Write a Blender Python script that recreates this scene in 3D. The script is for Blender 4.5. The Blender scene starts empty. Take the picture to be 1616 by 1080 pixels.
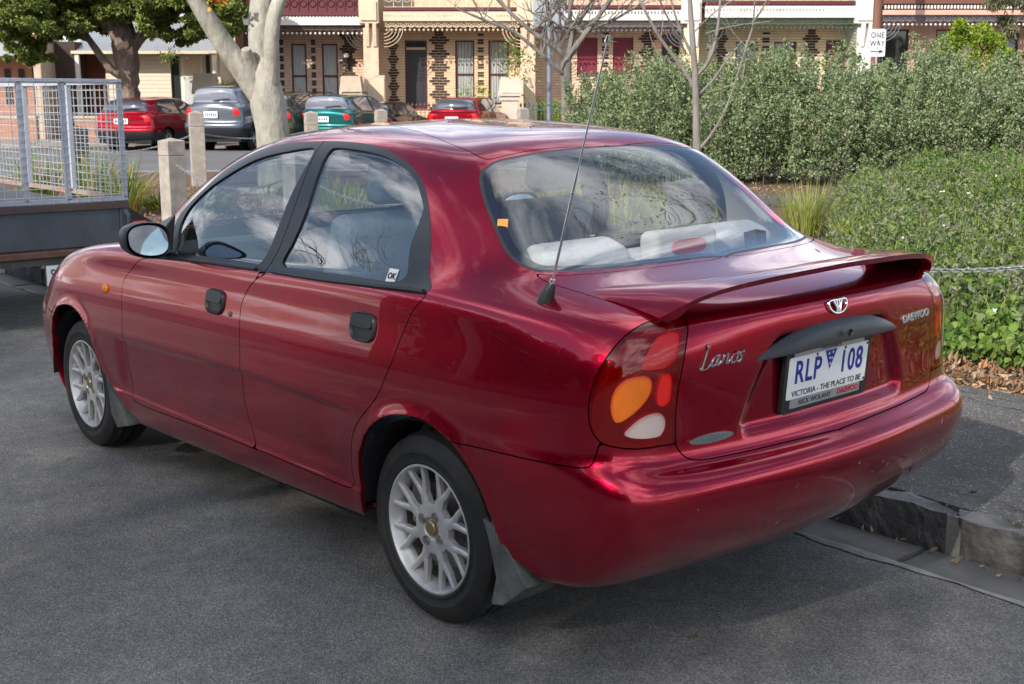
import bpy, math, random
import numpy as np
random.seed(7); rng = np.random.default_rng(7)
C = bpy.context.scene.collection
sc = bpy.context.scene
# ------------------------------------------------------------------ camera, sky, sun, exposure
cam = bpy.data.cameras.new('camera'); camo = bpy.data.objects.new('camera', cam); C.objects.link(camo)
cam.sensor_width = 36; cam.lens = 36 * 1951.27 / 1616; cam.clip_start = .05; cam.clip_end = 1500
camo.location = (-2.775, 2.871, 1.523)
camo.rotation_euler = (math.pi / 2 - .193, 0, -.713 - math.pi / 2)
sc.camera = camo
cam.dof.use_dof = True; cam.dof.focus_distance = 4.3; cam.dof.aperture_fstop = 15.0
SUN_AZ = math.radians(103)      # direction towards the sun, angle from +x
SUN_EL = math.radians(31)
w = bpy.data.worlds.new('World'); sc.world = w; w.use_nodes = True
nt = w.node_tree; nt.nodes.clear()
wo = nt.nodes.new('ShaderNodeOutputWorld'); bg = nt.nodes.new('ShaderNodeBackground'); bg.inputs[1].default_value = .13
sky = nt.nodes.new('ShaderNodeTexSky'); sky.sky_type = 'NISHITA'; sky.sun_disc = False
sky.sun_elevation = SUN_EL; sky.sun_rotation = math.pi / 2 - SUN_AZ
sky.air_density = 1.0; sky.dust_density = 1.2; sky.ozone_density = 1.5
tc = nt.nodes.new('ShaderNodeTexCoord'); sep = nt.nodes.new('ShaderNodeSeparateXYZ')
nt.links.new(tc.outputs['Generated'], sep.inputs[0])
mx = nt.nodes.new('ShaderNodeMath'); mx.operation = 'MAXIMUM'; mx.inputs[1].default_value = 0
nt.links.new(sep.outputs[2], mx.inputs[0])
ad = nt.nodes.new('ShaderNodeMath'); ad.operation = 'ADD'; ad.inputs[1].default_value = .22; nt.links.new(mx.outputs[0], ad.inputs[0])
dx = nt.nodes.new('ShaderNodeMath'); dx.operation = 'DIVIDE'; dy = nt.nodes.new('ShaderNodeMath'); dy.operation = 'DIVIDE'
nt.links.new(sep.outputs[0], dx.inputs[0]); nt.links.new(ad.outputs[0], dx.inputs[1])
nt.links.new(sep.outputs[1], dy.inputs[0]); nt.links.new(ad.outputs[0], dy.inputs[1])
cb = nt.nodes.new('ShaderNodeCombineXYZ'); nt.links.new(dx.outputs[0], cb.inputs[0]); nt.links.new(dy.outputs[0], cb.inputs[1])
nz = nt.nodes.new('ShaderNodeTexNoise'); nz.inputs['Scale'].default_value = 1.3; nz.inputs['Detail'].default_value = 8
nz.inputs['Roughness'].default_value = .62; nz.inputs['Distortion'].default_value = .35
nt.links.new(cb.outputs[0], nz.inputs['Vector'])
rp = nt.nodes.new('ShaderNodeValToRGB'); rp.color_ramp.elements[0].position = .48; rp.color_ramp.elements[1].position = .62
nt.links.new(nz.outputs['Fac'], rp.inputs[0])
mixc = nt.nodes.new('ShaderNodeMix'); mixc.data_type = 'RGBA'
mixc.inputs[7].default_value = (12.5, 12.8, 13.4, 1)
nt.links.new(rp.outputs[0], mixc.inputs[0]); nt.links.new(sky.outputs[0], mixc.inputs[6])
nt.links.new(mixc.outputs[2], bg.inputs[0]); nt.links.new(bg.outputs[0], wo.inputs[0])
sl = bpy.data.lights.new('sun', 'SUN'); sl.energy = 4.2; sl.angle = math.radians(.53); sl.color = (1, .94, .86)
so = bpy.data.objects.new('sun', sl); C.objects.link(so)
so.rotation_euler = (math.pi / 2 - SUN_EL, 0, SUN_AZ + math.pi / 2)
so.location = (0, 0, 30)
vs = sc.view_settings; vs.view_transform = 'Standard'; vs.look = 'None'; vs.exposure = 0.5; vs.gamma = 1; vs.use_curve_mapping = False
sc.render.engine = 'CYCLES'; sc.cycles.max_bounces = 8; sc.cycles.transparent_max_bounces = 16
sc.cycles.caustics_reflective = False; sc.cycles.caustics_refractive = False
# street frame of the houses: D away from the camera, RT to its right
CAMXY = np.array([-2.775, 2.871]); YAW = -.713
D2 = np.array([math.cos(YAW), math.sin(YAW)]); R2 = np.array([math.sin(YAW), -math.cos(YAW)])
HOUSE_ROT = math.atan2(R2[1], R2[0])
def W(lat, dep, z=0.):                       # street frame -> world
    p = CAMXY + D2 * dep + R2 * lat
    return np.array([p[0], p[1], z])
# ------------------------------------------------------------------ helpers
def tag(o, label=None, cat=None, group=None, kind=None):
    if label: o['label'] = label
    if cat: o['category'] = cat
    if group: o['group'] = group
    if kind: o['kind'] = kind
    return o
def empty(name, loc=(0, 0, 0), rz=0, label=None, cat=None, group=None):
    o = bpy.data.objects.new(name, None); C.objects.link(o); o.location = loc; o.rotation_euler = (0, 0, rz); o.empty_display_size = .2
    return tag(o, label, cat, group)
def link(name, me, parent=None):
    o = bpy.data.objects.new(name, me); C.objects.link(o)
    if parent is not None: o.parent = parent
    return o
def copy_tree(o, parent=None):
    c = o.copy(); C.objects.link(c); c.parent = parent
    for ch in list(o.children): copy_tree(ch, c)
    return c
def rotm(a, b, c):
    ca, sa, cb_, sb, cc, sc_ = math.cos(a), math.sin(a), math.cos(b), math.sin(b), math.cos(c), math.sin(c)
    X = np.array([[1, 0, 0], [0, ca, -sa], [0, sa, ca]]); Y = np.array([[cb_, 0, sb], [0, 1, 0], [-sb, 0, cb_]]); Z = np.array([[cc, -sc_, 0], [sc_, cc, 0], [0, 0, 1]])
    return Z @ Y @ X
class MB:
    def __init__(s): s.v = []; s.f = []; s.m = []; s.n = 0
    def add(s, v, f, m=0):
        v = np.asarray(v, float); s.v.append(v); s.f += [tuple(int(i) + s.n for i in q) for q in f]; s.m += [m] * len(f); s.n += len(v)
    def box(s, c, d, r=(0, 0, 0), m=0):
        h = np.array(d, float) / 2
        v = np.array([[x, y, z] for x in (-1, 1) for y in (-1, 1) for z in (-1, 1)]) * h
        if any(r): v = v @ rotm(*r).T
        s.add(v + np.array(c, float), [(0, 1, 3, 2), (4, 6, 7, 5), (0, 4, 5, 1), (2, 3, 7, 6), (0, 2, 6, 4), (1, 5, 7, 3)], m)
    def bb(s, x0, x1, y0, y1, z0, z1, m=0): s.box(((x0 + x1) / 2, (y0 + y1) / 2, (z0 + z1) / 2), (x1 - x0, y1 - y0, z1 - z0), m=m)
    def tube(s, pts, rad, n=8, m=0, cap=True):
        pts = np.asarray(pts, float); k = len(pts)
        rad = np.full(k, rad, float) if np.isscalar(rad) else np.asarray(rad, float)
        t = np.gradient(pts, axis=0); t /= np.linalg.norm(t, axis=1, keepdims=True) + 1e-12
        ref = np.array([0, 0, 1.]) if abs(t[0][2]) < .9 else np.array([1., 0, 0])
        a = np.cross(t[0], ref); a /= np.linalg.norm(a); V = []
        ang = np.arange(n) * 2 * math.pi / n
        for i in range(k):
            a = a - t[i] * (a @ t[i]); a /= np.linalg.norm(a) + 1e-12; b = np.cross(t[i], a)
            V.append(pts[i] + rad[i] * (np.cos(ang)[:, None] * a + np.sin(ang)[:, None] * b))
        F = [(i * n + j, i * n + (j + 1) % n, (i + 1) * n + (j + 1) % n, (i + 1) * n + j) for i in range(k - 1) for j in range(n)]
        if cap: F += [tuple(range(n))[::-1], tuple((k - 1) * n + j for j in range(n))]
        s.add(np.concatenate(V), F, m)
    def lathe(s, prof, n=48, axis='y', c=(0, 0, 0), m=0, closed=False):
        prof = np.asarray(prof, float); a = np.arange(n) * 2 * math.pi / n; k = len(prof)
        V = []
        for r, h in prof:
            p = {'y': np.stack([r * np.cos(a), np.full(n, h), r * np.sin(a)], 1), 'z': np.stack([r * np.cos(a), r * np.sin(a), np.full(n, h)], 1), 'x': np.stack([np.full(n, h), r * np.cos(a), r * np.sin(a)], 1)}[axis]
            V.append(p + np.array(c, float))
        F = [(i * n + j, i * n + (j + 1) % n, ((i + 1) % k) * n + (j + 1) % n, ((i + 1) % k) * n + j) for i in range(k if closed else k - 1) for j in range(n)]
        s.add(np.concatenate(V), F, m)
    def prism(s, poly, a, b, axis='y', m=0):       # poly in the other two axes, extruded from a to b
        n = len(poly); V = []
        for h in (a, b):
            for p, q in poly: V.append({'y': (p, h, q), 'x': (h, p, q), 'z': (p, q, h)}[axis])
        F = [tuple(range(n)), tuple(range(2 * n - 1, n - 1, -1))] + [(i, i + n, (i + 1) % n + n, (i + 1) % n) for i in range(n)]
        s.add(V, F, m)
    def build(s, name, mat, parent=None, smooth=False, bevel=0, loc=None):
        me = bpy.data.meshes.new(name)
        me.from_pydata(np.concatenate(s.v).tolist() if s.v else [], [], s.f); 
        for q in (mat if isinstance(mat, (list, tuple)) else [mat]): me.materials.append(q)
        if len(me.materials) > 1: me.polygons.foreach_set('material_index', s.m)
        if smooth: 
            me.polygons.foreach_set('use_smooth', [True] * len(me.polygons)); me.set_sharp_from_angle(angle=math.radians(38))
        me.update()
        o = link(name, me, parent)
        if loc is not None: o.location = loc
        if bevel:
            b = o.modifiers.new('bevel', 'BEVEL'); b.width = bevel; b.segments = 2; b.limit_method = 'ANGLE'; b.angle_limit = .7
        return o
def raw_mesh(name, V, F, mats, parent=None, smooth=False, mi=None):   # fast for big numpy soups; F (n,k)
    me = bpy.data.meshes.new(name); V = np.asarray(V, np.float32); F = np.asarray(F, np.int32); n, k = F.shape
    me.vertices.add(len(V)); me.vertices.foreach_set('co', V.ravel())
    me.loops.add(n * k); me.loops.foreach_set('vertex_index', F.ravel())
    me.polygons.add(n); me.polygons.foreach_set('loop_start', np.arange(0, n * k, k, dtype=np.int32)); 
    for q in (mats if isinstance(mats, (list, tuple)) else [mats]): me.materials.append(q)
    if mi is not None: me.polygons.foreach_set('material_index', np.asarray(mi, np.int32))
    me.polygons.foreach_set('use_smooth', [smooth] * n)
    me.update(calc_edges=True); me.validate()
    return link(name, me, parent)
def text(name, s, size, loc, rot, mat, parent, sx=1., ext=.0006, shear=0, align='CENTER', off=0, sp=1.):
    cu = bpy.data.curves.new(name, 'FONT'); cu.body = s; cu.size = size; cu.extrude = ext; cu.align_x = align; cu.align_y = 'CENTER'; cu.shear = shear; cu.offset = off; cu.space_character = sp
    cu.materials.append(mat); cu.resolution_u = 6
    o = bpy.data.objects.new(name, cu); C.objects.link(o); o.parent = parent; o.location = loc; o.rotation_euler = rot; o.scale = (sx, 1, 1)
    return o
# ------------------------------------------------------------------ materials
def mat(name, col, rough=.6, metal=0, coat=0, var=0, vscale=8, bump=0, bscale=60, spec=.5, var2=None, detail=6, coord='Object', trans=0, coatr=.03, sheen=0, stretch=None):
    m = bpy.data.materials.new(name); m.use_nodes = True; t = m.node_tree; p = t.nodes['Principled BSDF']
    p.inputs['Base Color'].default_value = (*col, 1); p.inputs['Roughness'].default_value = rough; p.inputs['Metallic'].default_value = metal
    p.inputs['Coat Weight'].default_value = coat; p.inputs['Coat Roughness'].default_value = coatr; p.inputs['Specular IOR Level'].default_value = spec
    if sheen: p.inputs['Sheen Weight'].default_value = sheen
    if var or var2 or bump:
        tc = t.nodes.new('ShaderNodeTexCoord'); src = tc.outputs[coord]
        if stretch:
            mp = t.nodes.new('ShaderNodeMapping'); mp.inputs['Scale'].default_value = stretch; t.links.new(src, mp.inputs[0]); src = mp.outputs[0]
    if var or var2:
        n = t.nodes.new('ShaderNodeTexNoise'); n.inputs['Scale'].default_value = vscale; n.inputs['Detail'].default_value = detail; n.inputs['Roughness'].default_value = .65
        t.links.new(src, n.inputs['Vector'])
        r = t.nodes.new('ShaderNodeValToRGB'); r.color_ramp.elements[0].position = .3; r.color_ramp.elements[1].position = .7
        c2 = var2 if var2 else tuple(min(1, c * (1 + var)) for c in col)
        r.color_ramp.elements[0].color = (*[c * (1 - var) for c in col], 1) if not var2 else (*col, 1); r.color_ramp.elements[1].color = (*c2, 1)
        t.links.new(n.outputs['Fac'], r.inputs[0]); t.links.new(r.outputs[0], p.inputs['Base Color'])
    if bump:
        n2 = t.nodes.new('ShaderNodeTexNoise'); n2.inputs['Scale'].default_value = bscale; n2.inputs['Detail'].default_value = 4
        t.links.new(src, n2.inputs['Vector'])
        b = t.nodes.new('ShaderNodeBump'); b.inputs['Strength'].default_value = 1; b.inputs['Distance'].default_value = bump
        t.links.new(n2.outputs['Fac'], b.inputs['Height']); t.links.new(b.outputs[0], p.inputs['Normal'])
    return m
def leafmat(name, cols, rough=.55, trans=.25, tcol=None):
    m = bpy.data.materials.new(name); m.use_nodes = True; t = m.node_tree; p = t.nodes['Principled BSDF']; out = t.nodes['Material Output']
    g = t.nodes.new('ShaderNodeNewGeometry'); r = t.nodes.new('ShaderNodeValToRGB'); e = r.color_ramp.elements
    while len(e) < len(cols): e.new(.5)
    for i, c in enumerate(cols): e[i].position = i / (len(cols) - 1); e[i].color = (*c, 1)
    t.links.new(g.outputs['Random Per Island'], r.inputs[0]); t.links.new(r.outputs[0], p.inputs['Base Color'])
    p.inputs['Roughness'].default_value = rough; p.inputs['Specular IOR Level'].default_value = .35
    tr = t.nodes.new('ShaderNodeBsdfTranslucent'); mixs = t.nodes.new('ShaderNodeMixShader'); mixs.inputs[0].default_value = trans
    t.links.new(r.outputs[0], tr.inputs[0]); t.links.new(p.outputs[0], mixs.inputs[1]); t.links.new(tr.outputs[0], mixs.inputs[2]); t.links.new(mixs.outputs[0], out.inputs[0])
    return m
def glassmat(name, tint=(.75, .82, .8), refl=1.0, rough=0., ior=1.5, boost=1.0):
    m = bpy.data.materials.new(name); m.use_nodes = True; t = m.node_tree; t.nodes.remove(t.nodes['Principled BSDF']); out = t.nodes['Material Output']
    tb = t.nodes.new('ShaderNodeBsdfTransparent'); tb.inputs[0].default_value = (*tint, 1)
    gb = t.nodes.new('ShaderNodeBsdfGlossy'); gb.inputs['Roughness'].default_value = rough; gb.inputs[0].default_value = (refl, refl, refl, 1)
    fr = t.nodes.new('ShaderNodeLayerWeight'); fr.inputs[0].default_value = .5      # Schlick from the facing ratio, same from both sides
    pw = t.nodes.new('ShaderNodeMath'); pw.operation = 'POWER'; pw.inputs[1].default_value = 4.2; t.links.new(fr.outputs['Facing'], pw.inputs[0])
    mu = t.nodes.new('ShaderNodeMath'); mu.operation = 'MULTIPLY_ADD'; mu.inputs[1].default_value = .95; mu.inputs[2].default_value = .043 * boost; mu.use_clamp = True
    t.links.new(pw.outputs[0], mu.inputs[0])
    mi = t.nodes.new('ShaderNodeMixShader'); t.links.new(mu.outputs[0], mi.inputs[0]); t.links.new(tb.outputs[0], mi.inputs[1]); t.links.new(gb.outputs[0], mi.inputs[2]); t.links.new(mi.outputs[0], out.inputs[0])
    return m
M = {}
def paint(name, col, metal=.55, rough=.35, flake=.12):
    m = mat(name, col, rough=rough, metal=metal, coat=1.0, coatr=.02); m.node_tree.nodes['Principled BSDF'].inputs['Specular IOR Level'].default_value = 0
    t = m.node_tree; p = t.nodes['Principled BSDF']
    tc = t.nodes.new('ShaderNodeTexCoord'); v = t.nodes.new('ShaderNodeTexVoronoi'); v.inputs['Scale'].default_value = 900
    t.links.new(tc.outputs['Object'], v.inputs['Vector'])
    h = t.nodes.new('ShaderNodeHueSaturation'); h.inputs['Color'].default_value = (*col, 1)
    mr = t.nodes.new('ShaderNodeMapRange'); mr.inputs[3].default_value = 1 - flake; mr.inputs[4].default_value = 1 + flake
    sx = t.nodes.new('ShaderNodeSeparateColor'); t.links.new(v.outputs['Color'], sx.inputs[0]); t.links.new(sx.outputs[0], mr.inputs[0]); t.links.new(mr.outputs[0], h.inputs['Value'])
    dn = t.nodes.new('ShaderNodeTexNoise'); dn.inputs['Scale'].default_value = 5; dn.inputs['Detail'].default_value = 12; dn.inputs['Roughness'].default_value = .75; t.links.new(tc.outputs['Object'], dn.inputs['Vector'])
    dr = t.nodes.new('ShaderNodeMapRange'); dr.inputs[1].default_value = .5; dr.inputs[2].default_value = .78; dr.inputs[3].default_value = 0; dr.inputs[4].default_value = .10; t.links.new(dn.outputs['Fac'], dr.inputs[0])
    dm = t.nodes.new('ShaderNodeMix'); dm.data_type = 'RGBA'; dm.inputs[7].default_value = (.22, .19, .16, 1); t.links.new(dr.outputs[0], dm.inputs[0]); t.links.new(h.outputs[0], dm.inputs[6]); t.links.new(dm.outputs[2], p.inputs['Base Color'])   # thin road film
    n = t.nodes.new('ShaderNodeTexNoise'); n.inputs['Scale'].default_value = 3.5; n.inputs['Detail'].default_value = 8; t.links.new(tc.outputs['Object'], n.inputs['Vector'])
    r = t.nodes.new('ShaderNodeMapRange'); r.inputs[1].default_value = .4; r.inputs[2].default_value = .75; r.inputs[3].default_value = .002; r.inputs[4].default_value = .018
    t.links.new(n.outputs['Fac'], r.inputs[0]); t.links.new(r.outputs[0], p.inputs['Coat Roughness'])
    return m
M['paint'] = paint('red_paint', (.41, .0003, .023), metal=.88, rough=.26)
M['blackp'] = mat('black_plastic', (.022, .023, .025), rough=.42, bump=.0003, bscale=500, var=.25, vscale=30)
M['greyp'] = mat('grey_plastic', (.022, .025, .030), rough=.36, bump=.0002, bscale=600)
M['rubber'] = mat('rubber', (.02, .02, .02), rough=.6)
M['tyre'] = mat('tyre_rubber', (.020, .0195, .019), rough=.72, var=.35, vscale=14, bump=.0006, bscale=160)
M['alloy'] = mat('alloy', (.66, .65, .64), rough=.42, metal=.55, var=.14, vscale=25)
M['steel'] = mat('dull_steel', (.32, .30, .28), rough=.5, metal=.8, var=.4, vscale=20)
M['rust'] = mat('rusty_brown', (.10, .045, .028), rough=.85, var2=(.19, .10, .07), vscale=12, bump=.002, bscale=60)
M['chrome'] = mat('bright_metal', (.72, .72, .73), rough=.12, metal=1)
M['gold'] = mat('brass', (.42, .33, .16), rough=.35, metal=.8)
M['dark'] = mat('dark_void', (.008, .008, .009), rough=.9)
M['flap'] = mat('dusty_rubber', (.09, .092, .088), rough=.8, var=.45, vscale=16, bump=.001, bscale=40)
M['lensred'] = mat('lens_dark_red', (.42, .006, .02), rough=.12, coat=1)
M['lensred2'] = mat('lens_red', (.55, .002, .005), rough=.4, bump=.0006, bscale=120)
M['lensred3'] = mat('lens_bright_red', (.95, .012, .008), rough=.4, bump=.0006, bscale=220)
M['amber'] = mat('lens_amber', (.95, .24, .008), rough=.35, bump=.0014, bscale=300)
M['clear'] = mat('lens_clear', (.72, .72, .70), rough=.3, bump=.0014, bscale=300)
M['sideglass'] = glassmat('side_glass', (.70, .77, .78), boost=3.7)
M['rearglass'] = glassmat('rear_glass', (.80, .81, .79), boost=2.4)
M['lenscover'] = glassmat('lamp_cover_clear', (1, .90, .86), boost=.7)
M['lenscoverred'] = glassmat('lamp_cover_red', (.62, .008, .025), boost=1.1)
M['trim'] = mat('grey_trim', (.5, .51, .53), rough=.8)
M['fabric'] = mat('grey_fabric', (.50, .52, .56), rough=.95, var=.1, vscale=60, bump=.001, bscale=200)
M['dtrim'] = mat('dark_trim', (.06, .062, .068), rough=.75)
M['mirror'] = mat('mirror_glass', (.85, .87, .88), rough=.02, metal=1)
M['white'] = mat('white_enamel', (.86, .86, .84), rough=.35, var=.03, vscale=10)
M['blue'] = mat('blue_enamel', (.015, .03, .28), rough=.4)
M['ink'] = mat('black_ink', (.02, .02, .022), rough=.5)
M['redink'] = mat('red_ink', (.5, .01, .02), rough=.5)
M['silverp'] = mat('silver_print', (.55, .56, .58), rough=.3, metal=.6)
# ------------------------------------------------------------------ the red sedan: control net, surface, cuts
# ---- car body control net: rows (bottom -> roof), columns (front centre -> rear centre), left half, y>=0
TX=[3.32,3.31,3.26,3.12,2.82,2.45,2.10,1.60,1.05,.50,.05,-.30,-.60,-.792,-.828,-.862,-.872]
TY=[0,.27,.54,.775,.828,.832,.834,.836,.838,.838,.836,.835,.828,.795,.50,.25,0]
def lowrow(Y,F,R,zf,zs0,zs1,zr,rc=0):
    """Y half width, F front x, R rear x; z front, z side at front, z side at rear, z rear; rc: extra corner tuck"""
    out=[]
    for i,(x,y) in enumerate(zip(TX,TY)):
        if x>1.5: x=1.5+(x-1.5)*(F-1.5)/(3.32-1.5)
        elif x<.5: x=.5+(x-.5)*(R-.5)/(-.87-.5)
        y=y*Y/.838
        if i==13: x+=rc; y-=rc
        if i in(12,): y-=rc*.4
        if i in(14,): x+=rc*.5
        if i<=2: z=zf
        elif i==3: z=zf*.6+zs0*.4
        elif i<=12: z=zs0+(zs1-zs0)*(i-4)/8.
        elif i==13: z=zs1*.5+zr*.5
        else: z=zr
        out.append((x,y,z))
    return out
ROWS=[
 lowrow(.70,2.95,-.56,.20,.19,.25,.30),
 lowrow(.785,3.12,-.675,.19,.175,.262,.262,.012),
 lowrow(.810,3.19,-.735,.22,.20,.278,.280,.010),
 lowrow(.820,3.25,-.815,.30,.27,.325,.345,.01),
 lowrow(.834,3.30,-.88,.40,.38,.41,.43),
 lowrow(.840,3.32,-.912,.49,.48,.50,.515),
 lowrow(.842,3.31,-.912,.56,.56,.575,.575),
 lowrow(.840,3.27,-.885,.62,.60,.625,.603,.005),
 lowrow(.835,3.23,-.838,.655,.64,.655,.618,.008),
 lowrow(.829,3.20,-.832,.685,.70,.72,.70,.0),
 lowrow(.815,3.16,-.838,.71,.765,.815,.82,.0),
 lowrow(.797,3.11,-.834,.73,.83,.90,.905,-.01),
]
def R(*p): return list(p)
ROWS+=[
 R((3.080,0.000,0.775),(3.060,0.240,0.775),(3.020,0.470,0.780),(2.920,0.680,0.800),(2.700,0.765,0.855),(2.380,0.790,0.905),(2.020,0.790,0.930),(1.550,0.787,0.940),(1.050,0.786,0.953),(0.520,0.786,0.968),(0.080,0.785,0.975),(-0.280,0.780,0.972),(-0.550,0.765,0.965),(-0.740,0.700,0.968),(-0.790,0.460,0.966),(-0.825,0.240,0.966),(-0.835,0.000,0.968)),
 R((2.940,0.000,0.825),(2.930,0.230,0.825),(2.880,0.450,0.835),(2.790,0.620,0.855),(2.590,0.710,0.893),(2.300,0.745,0.930),(1.960,0.755,0.950),(1.520,0.765,0.960),(1.040,0.768,0.972),(0.530,0.768,0.986),(0.100,0.764,0.995),(-0.240,0.752,0.997),(-0.510,0.725,0.993),(-0.700,0.655,0.994),(-0.760,0.440,0.994),(-0.800,0.230,0.998),(-0.812,0.000,1.000)),
 R((2.620,0.000,0.915),(2.610,0.220,0.913),(2.560,0.410,0.912),(2.460,0.560,0.913),(2.320,0.650,0.928),(2.120,0.700,0.949),(1.880,0.725,0.965),(1.500,0.757,0.988),(1.030,0.760,1.000),(0.540,0.758,1.013),(0.120,0.750,1.022),(-0.180,0.730,1.020),(-0.400,0.690,1.017),(-0.530,0.610,1.023),(-0.580,0.430,1.035),(-0.620,0.230,1.040),(-0.632,0.000,1.042)),
 R((2.360,0.000,0.965),(2.340,0.220,0.962),(2.290,0.400,0.956),(2.190,0.540,0.952),(2.080,0.620,0.957),(1.960,0.680,0.972),(1.800,0.722,0.993),(1.450,0.745,1.020),(1.010,0.749,1.035),(0.550,0.747,1.045),(0.150,0.737,1.050),(-0.080,0.715,1.048),(-0.200,0.675,1.045),(-0.275,0.610,1.052),(-0.320,0.440,1.058),(-0.342,0.230,1.060),(-0.350,0.000,1.060)),
 R((2.190,0.000,1.055),(2.170,0.210,1.053),(2.120,0.390,1.049),(2.040,0.520,1.047),(1.940,0.610,1.050),(1.835,0.668,1.065),(1.690,0.700,1.085),(1.390,0.716,1.105),(0.990,0.721,1.115),(0.560,0.720,1.120),(0.200,0.708,1.120),(0.000,0.685,1.115),(-0.110,0.645,1.115),(-0.180,0.590,1.130),(-0.215,0.430,1.148),(-0.232,0.225,1.152),(-0.240,0.000,1.152)),
 R((1.945,0.000,1.190),(1.925,0.200,1.188),(1.885,0.370,1.184),(1.815,0.500,1.182),(1.735,0.580,1.185),(1.635,0.637,1.195),(1.510,0.665,1.205),(1.270,0.676,1.215),(0.960,0.680,1.220),(0.580,0.677,1.222),(0.260,0.662,1.222),(0.090,0.638,1.215),(-0.010,0.603,1.210),(-0.070,0.552,1.228),(-0.095,0.410,1.252),(-0.108,0.215,1.260),(-0.113,0.000,1.262)),
 R((1.730,0.000,1.295),(1.715,0.190,1.294),(1.680,0.355,1.290),(1.620,0.475,1.287),(1.540,0.550,1.285),(1.450,0.600,1.286),(1.350,0.624,1.290),(1.170,0.634,1.298),(0.920,0.636,1.303),(0.600,0.630,1.305),(0.320,0.613,1.303),(0.170,0.590,1.296),(0.080,0.557,1.290),(0.030,0.512,1.302),(0.010,0.390,1.325),(0.000,0.205,1.336),(-0.003,0.000,1.338)),
 R((1.570,0.000,1.357),(1.555,0.180,1.356),(1.525,0.340,1.351),(1.470,0.455,1.345),(1.400,0.525,1.340),(1.320,0.568,1.340),(1.240,0.588,1.346),(1.090,0.597,1.356),(0.890,0.598,1.362),(0.610,0.590,1.364),(0.370,0.571,1.358),(0.230,0.545,1.348),(0.145,0.515,1.340),(0.100,0.475,1.347),(0.085,0.370,1.367),(0.078,0.195,1.378),(0.075,0.000,1.380)),
 R((1.400,0.000,1.400),(1.390,0.170,1.399),(1.360,0.320,1.394),(1.315,0.425,1.388),(1.255,0.488,1.384),(1.195,0.527,1.384),(1.130,0.545,1.388),(1.020,0.552,1.397),(0.870,0.552,1.402),(0.630,0.544,1.402),(0.420,0.525,1.395),(0.300,0.498,1.384),(0.225,0.466,1.376),(0.185,0.428,1.381),(0.170,0.335,1.397),(0.163,0.180,1.406),(0.160,0.000,1.408)),
 R((1.200,0.000,1.431),(1.195,0.130,1.430),(1.175,0.250,1.427),(1.140,0.335,1.422),(1.100,0.385,1.419),(1.060,0.415,1.418),(1.020,0.430,1.421),(0.960,0.436,1.427),(0.860,0.436,1.430),(0.680,0.430,1.428),(0.530,0.415,1.421),(0.440,0.393,1.412),(0.385,0.365,1.406),(0.355,0.330,1.409),(0.345,0.255,1.419),(0.340,0.140,1.425),(0.338,0.000,1.427)),
 R((0.950,0.000,1.443),(0.950,0.070,1.443),(0.945,0.125,1.442),(0.935,0.170,1.441),(0.925,0.195,1.440),(0.910,0.210,1.440),(0.900,0.215,1.441),(0.870,0.218,1.442),(0.830,0.218,1.443),(0.780,0.216,1.442),(0.740,0.210,1.440),(0.715,0.200,1.438),(0.700,0.185,1.437),(0.690,0.165,1.437),(0.685,0.120,1.439),(0.680,0.070,1.440),(0.680,0.000,1.440)),
]
def sstep(a,b,x):
    t=np.clip((x-a)/(b-a),0,1); return t*t*(3-2*t)
def build_surface(su=14,sv=12):
    C=np.array(ROWS,float)            # rows, cols, 3
    nr,nc,_=C.shape
    m=np.array([1,-1,1.])
    C=np.concatenate([C[:,1:2]*m,C,C[:,-2:-1]*m],1)   # mirrored neighbours at the centre line
    top=C[-1:].copy(); 
    C=np.concatenate([2*C[:1]-C[1:2],C],0)
    # closing rows: flat cap over the roof's middle
    cap=C[-1:].copy(); cen=np.array([.82,0,1.446])
    cap1=cen+(C[-1:]-cen)*.02; 
    C=np.concatenate([C,cap1,cen+(C[-1:]-cen)*-.9*1.0],0)
    def basis(n,s):
        k=np.arange(n*s+1); i=np.minimum(k//s,n-1); t=k/s-i
        B=np.stack([(1-t)**3,3*t**3-6*t**2+4,-3*t**3+3*t**2+3*t+1,t**3],1)/6
        return i,B,k/s
    iu,Bu,U=basis(nc-1,su); iv,Bv,V=basis(nr,sv)
    T=sum(Bv[:,k,None,None]*C[iv+k] for k in range(4))
    S=sum(Bu[None,:,k,None]*T[:,iu+k] for k in range(4))
    S[:,0,1]=0; S[:,-1,1]=0
    UV=np.stack(np.meshgrid(U,V),-1)
    return S,UV
def normals(S):
    G=np.concatenate([S[:,1:2]*[1,-1,1],S,S[:,-2:-1]*[1,-1,1]],1)
    du=G[:,2:]-G[:,:-2]
    dv=np.empty_like(S); dv[1:-1]=S[2:]-S[:-2]; dv[0]=S[1]-S[0]; dv[-1]=S[-1]-S[-2]
    N=np.cross(du,dv); 
    N/=np.linalg.norm(N,axis=-1,keepdims=True)+1e-12
    return N
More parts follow.
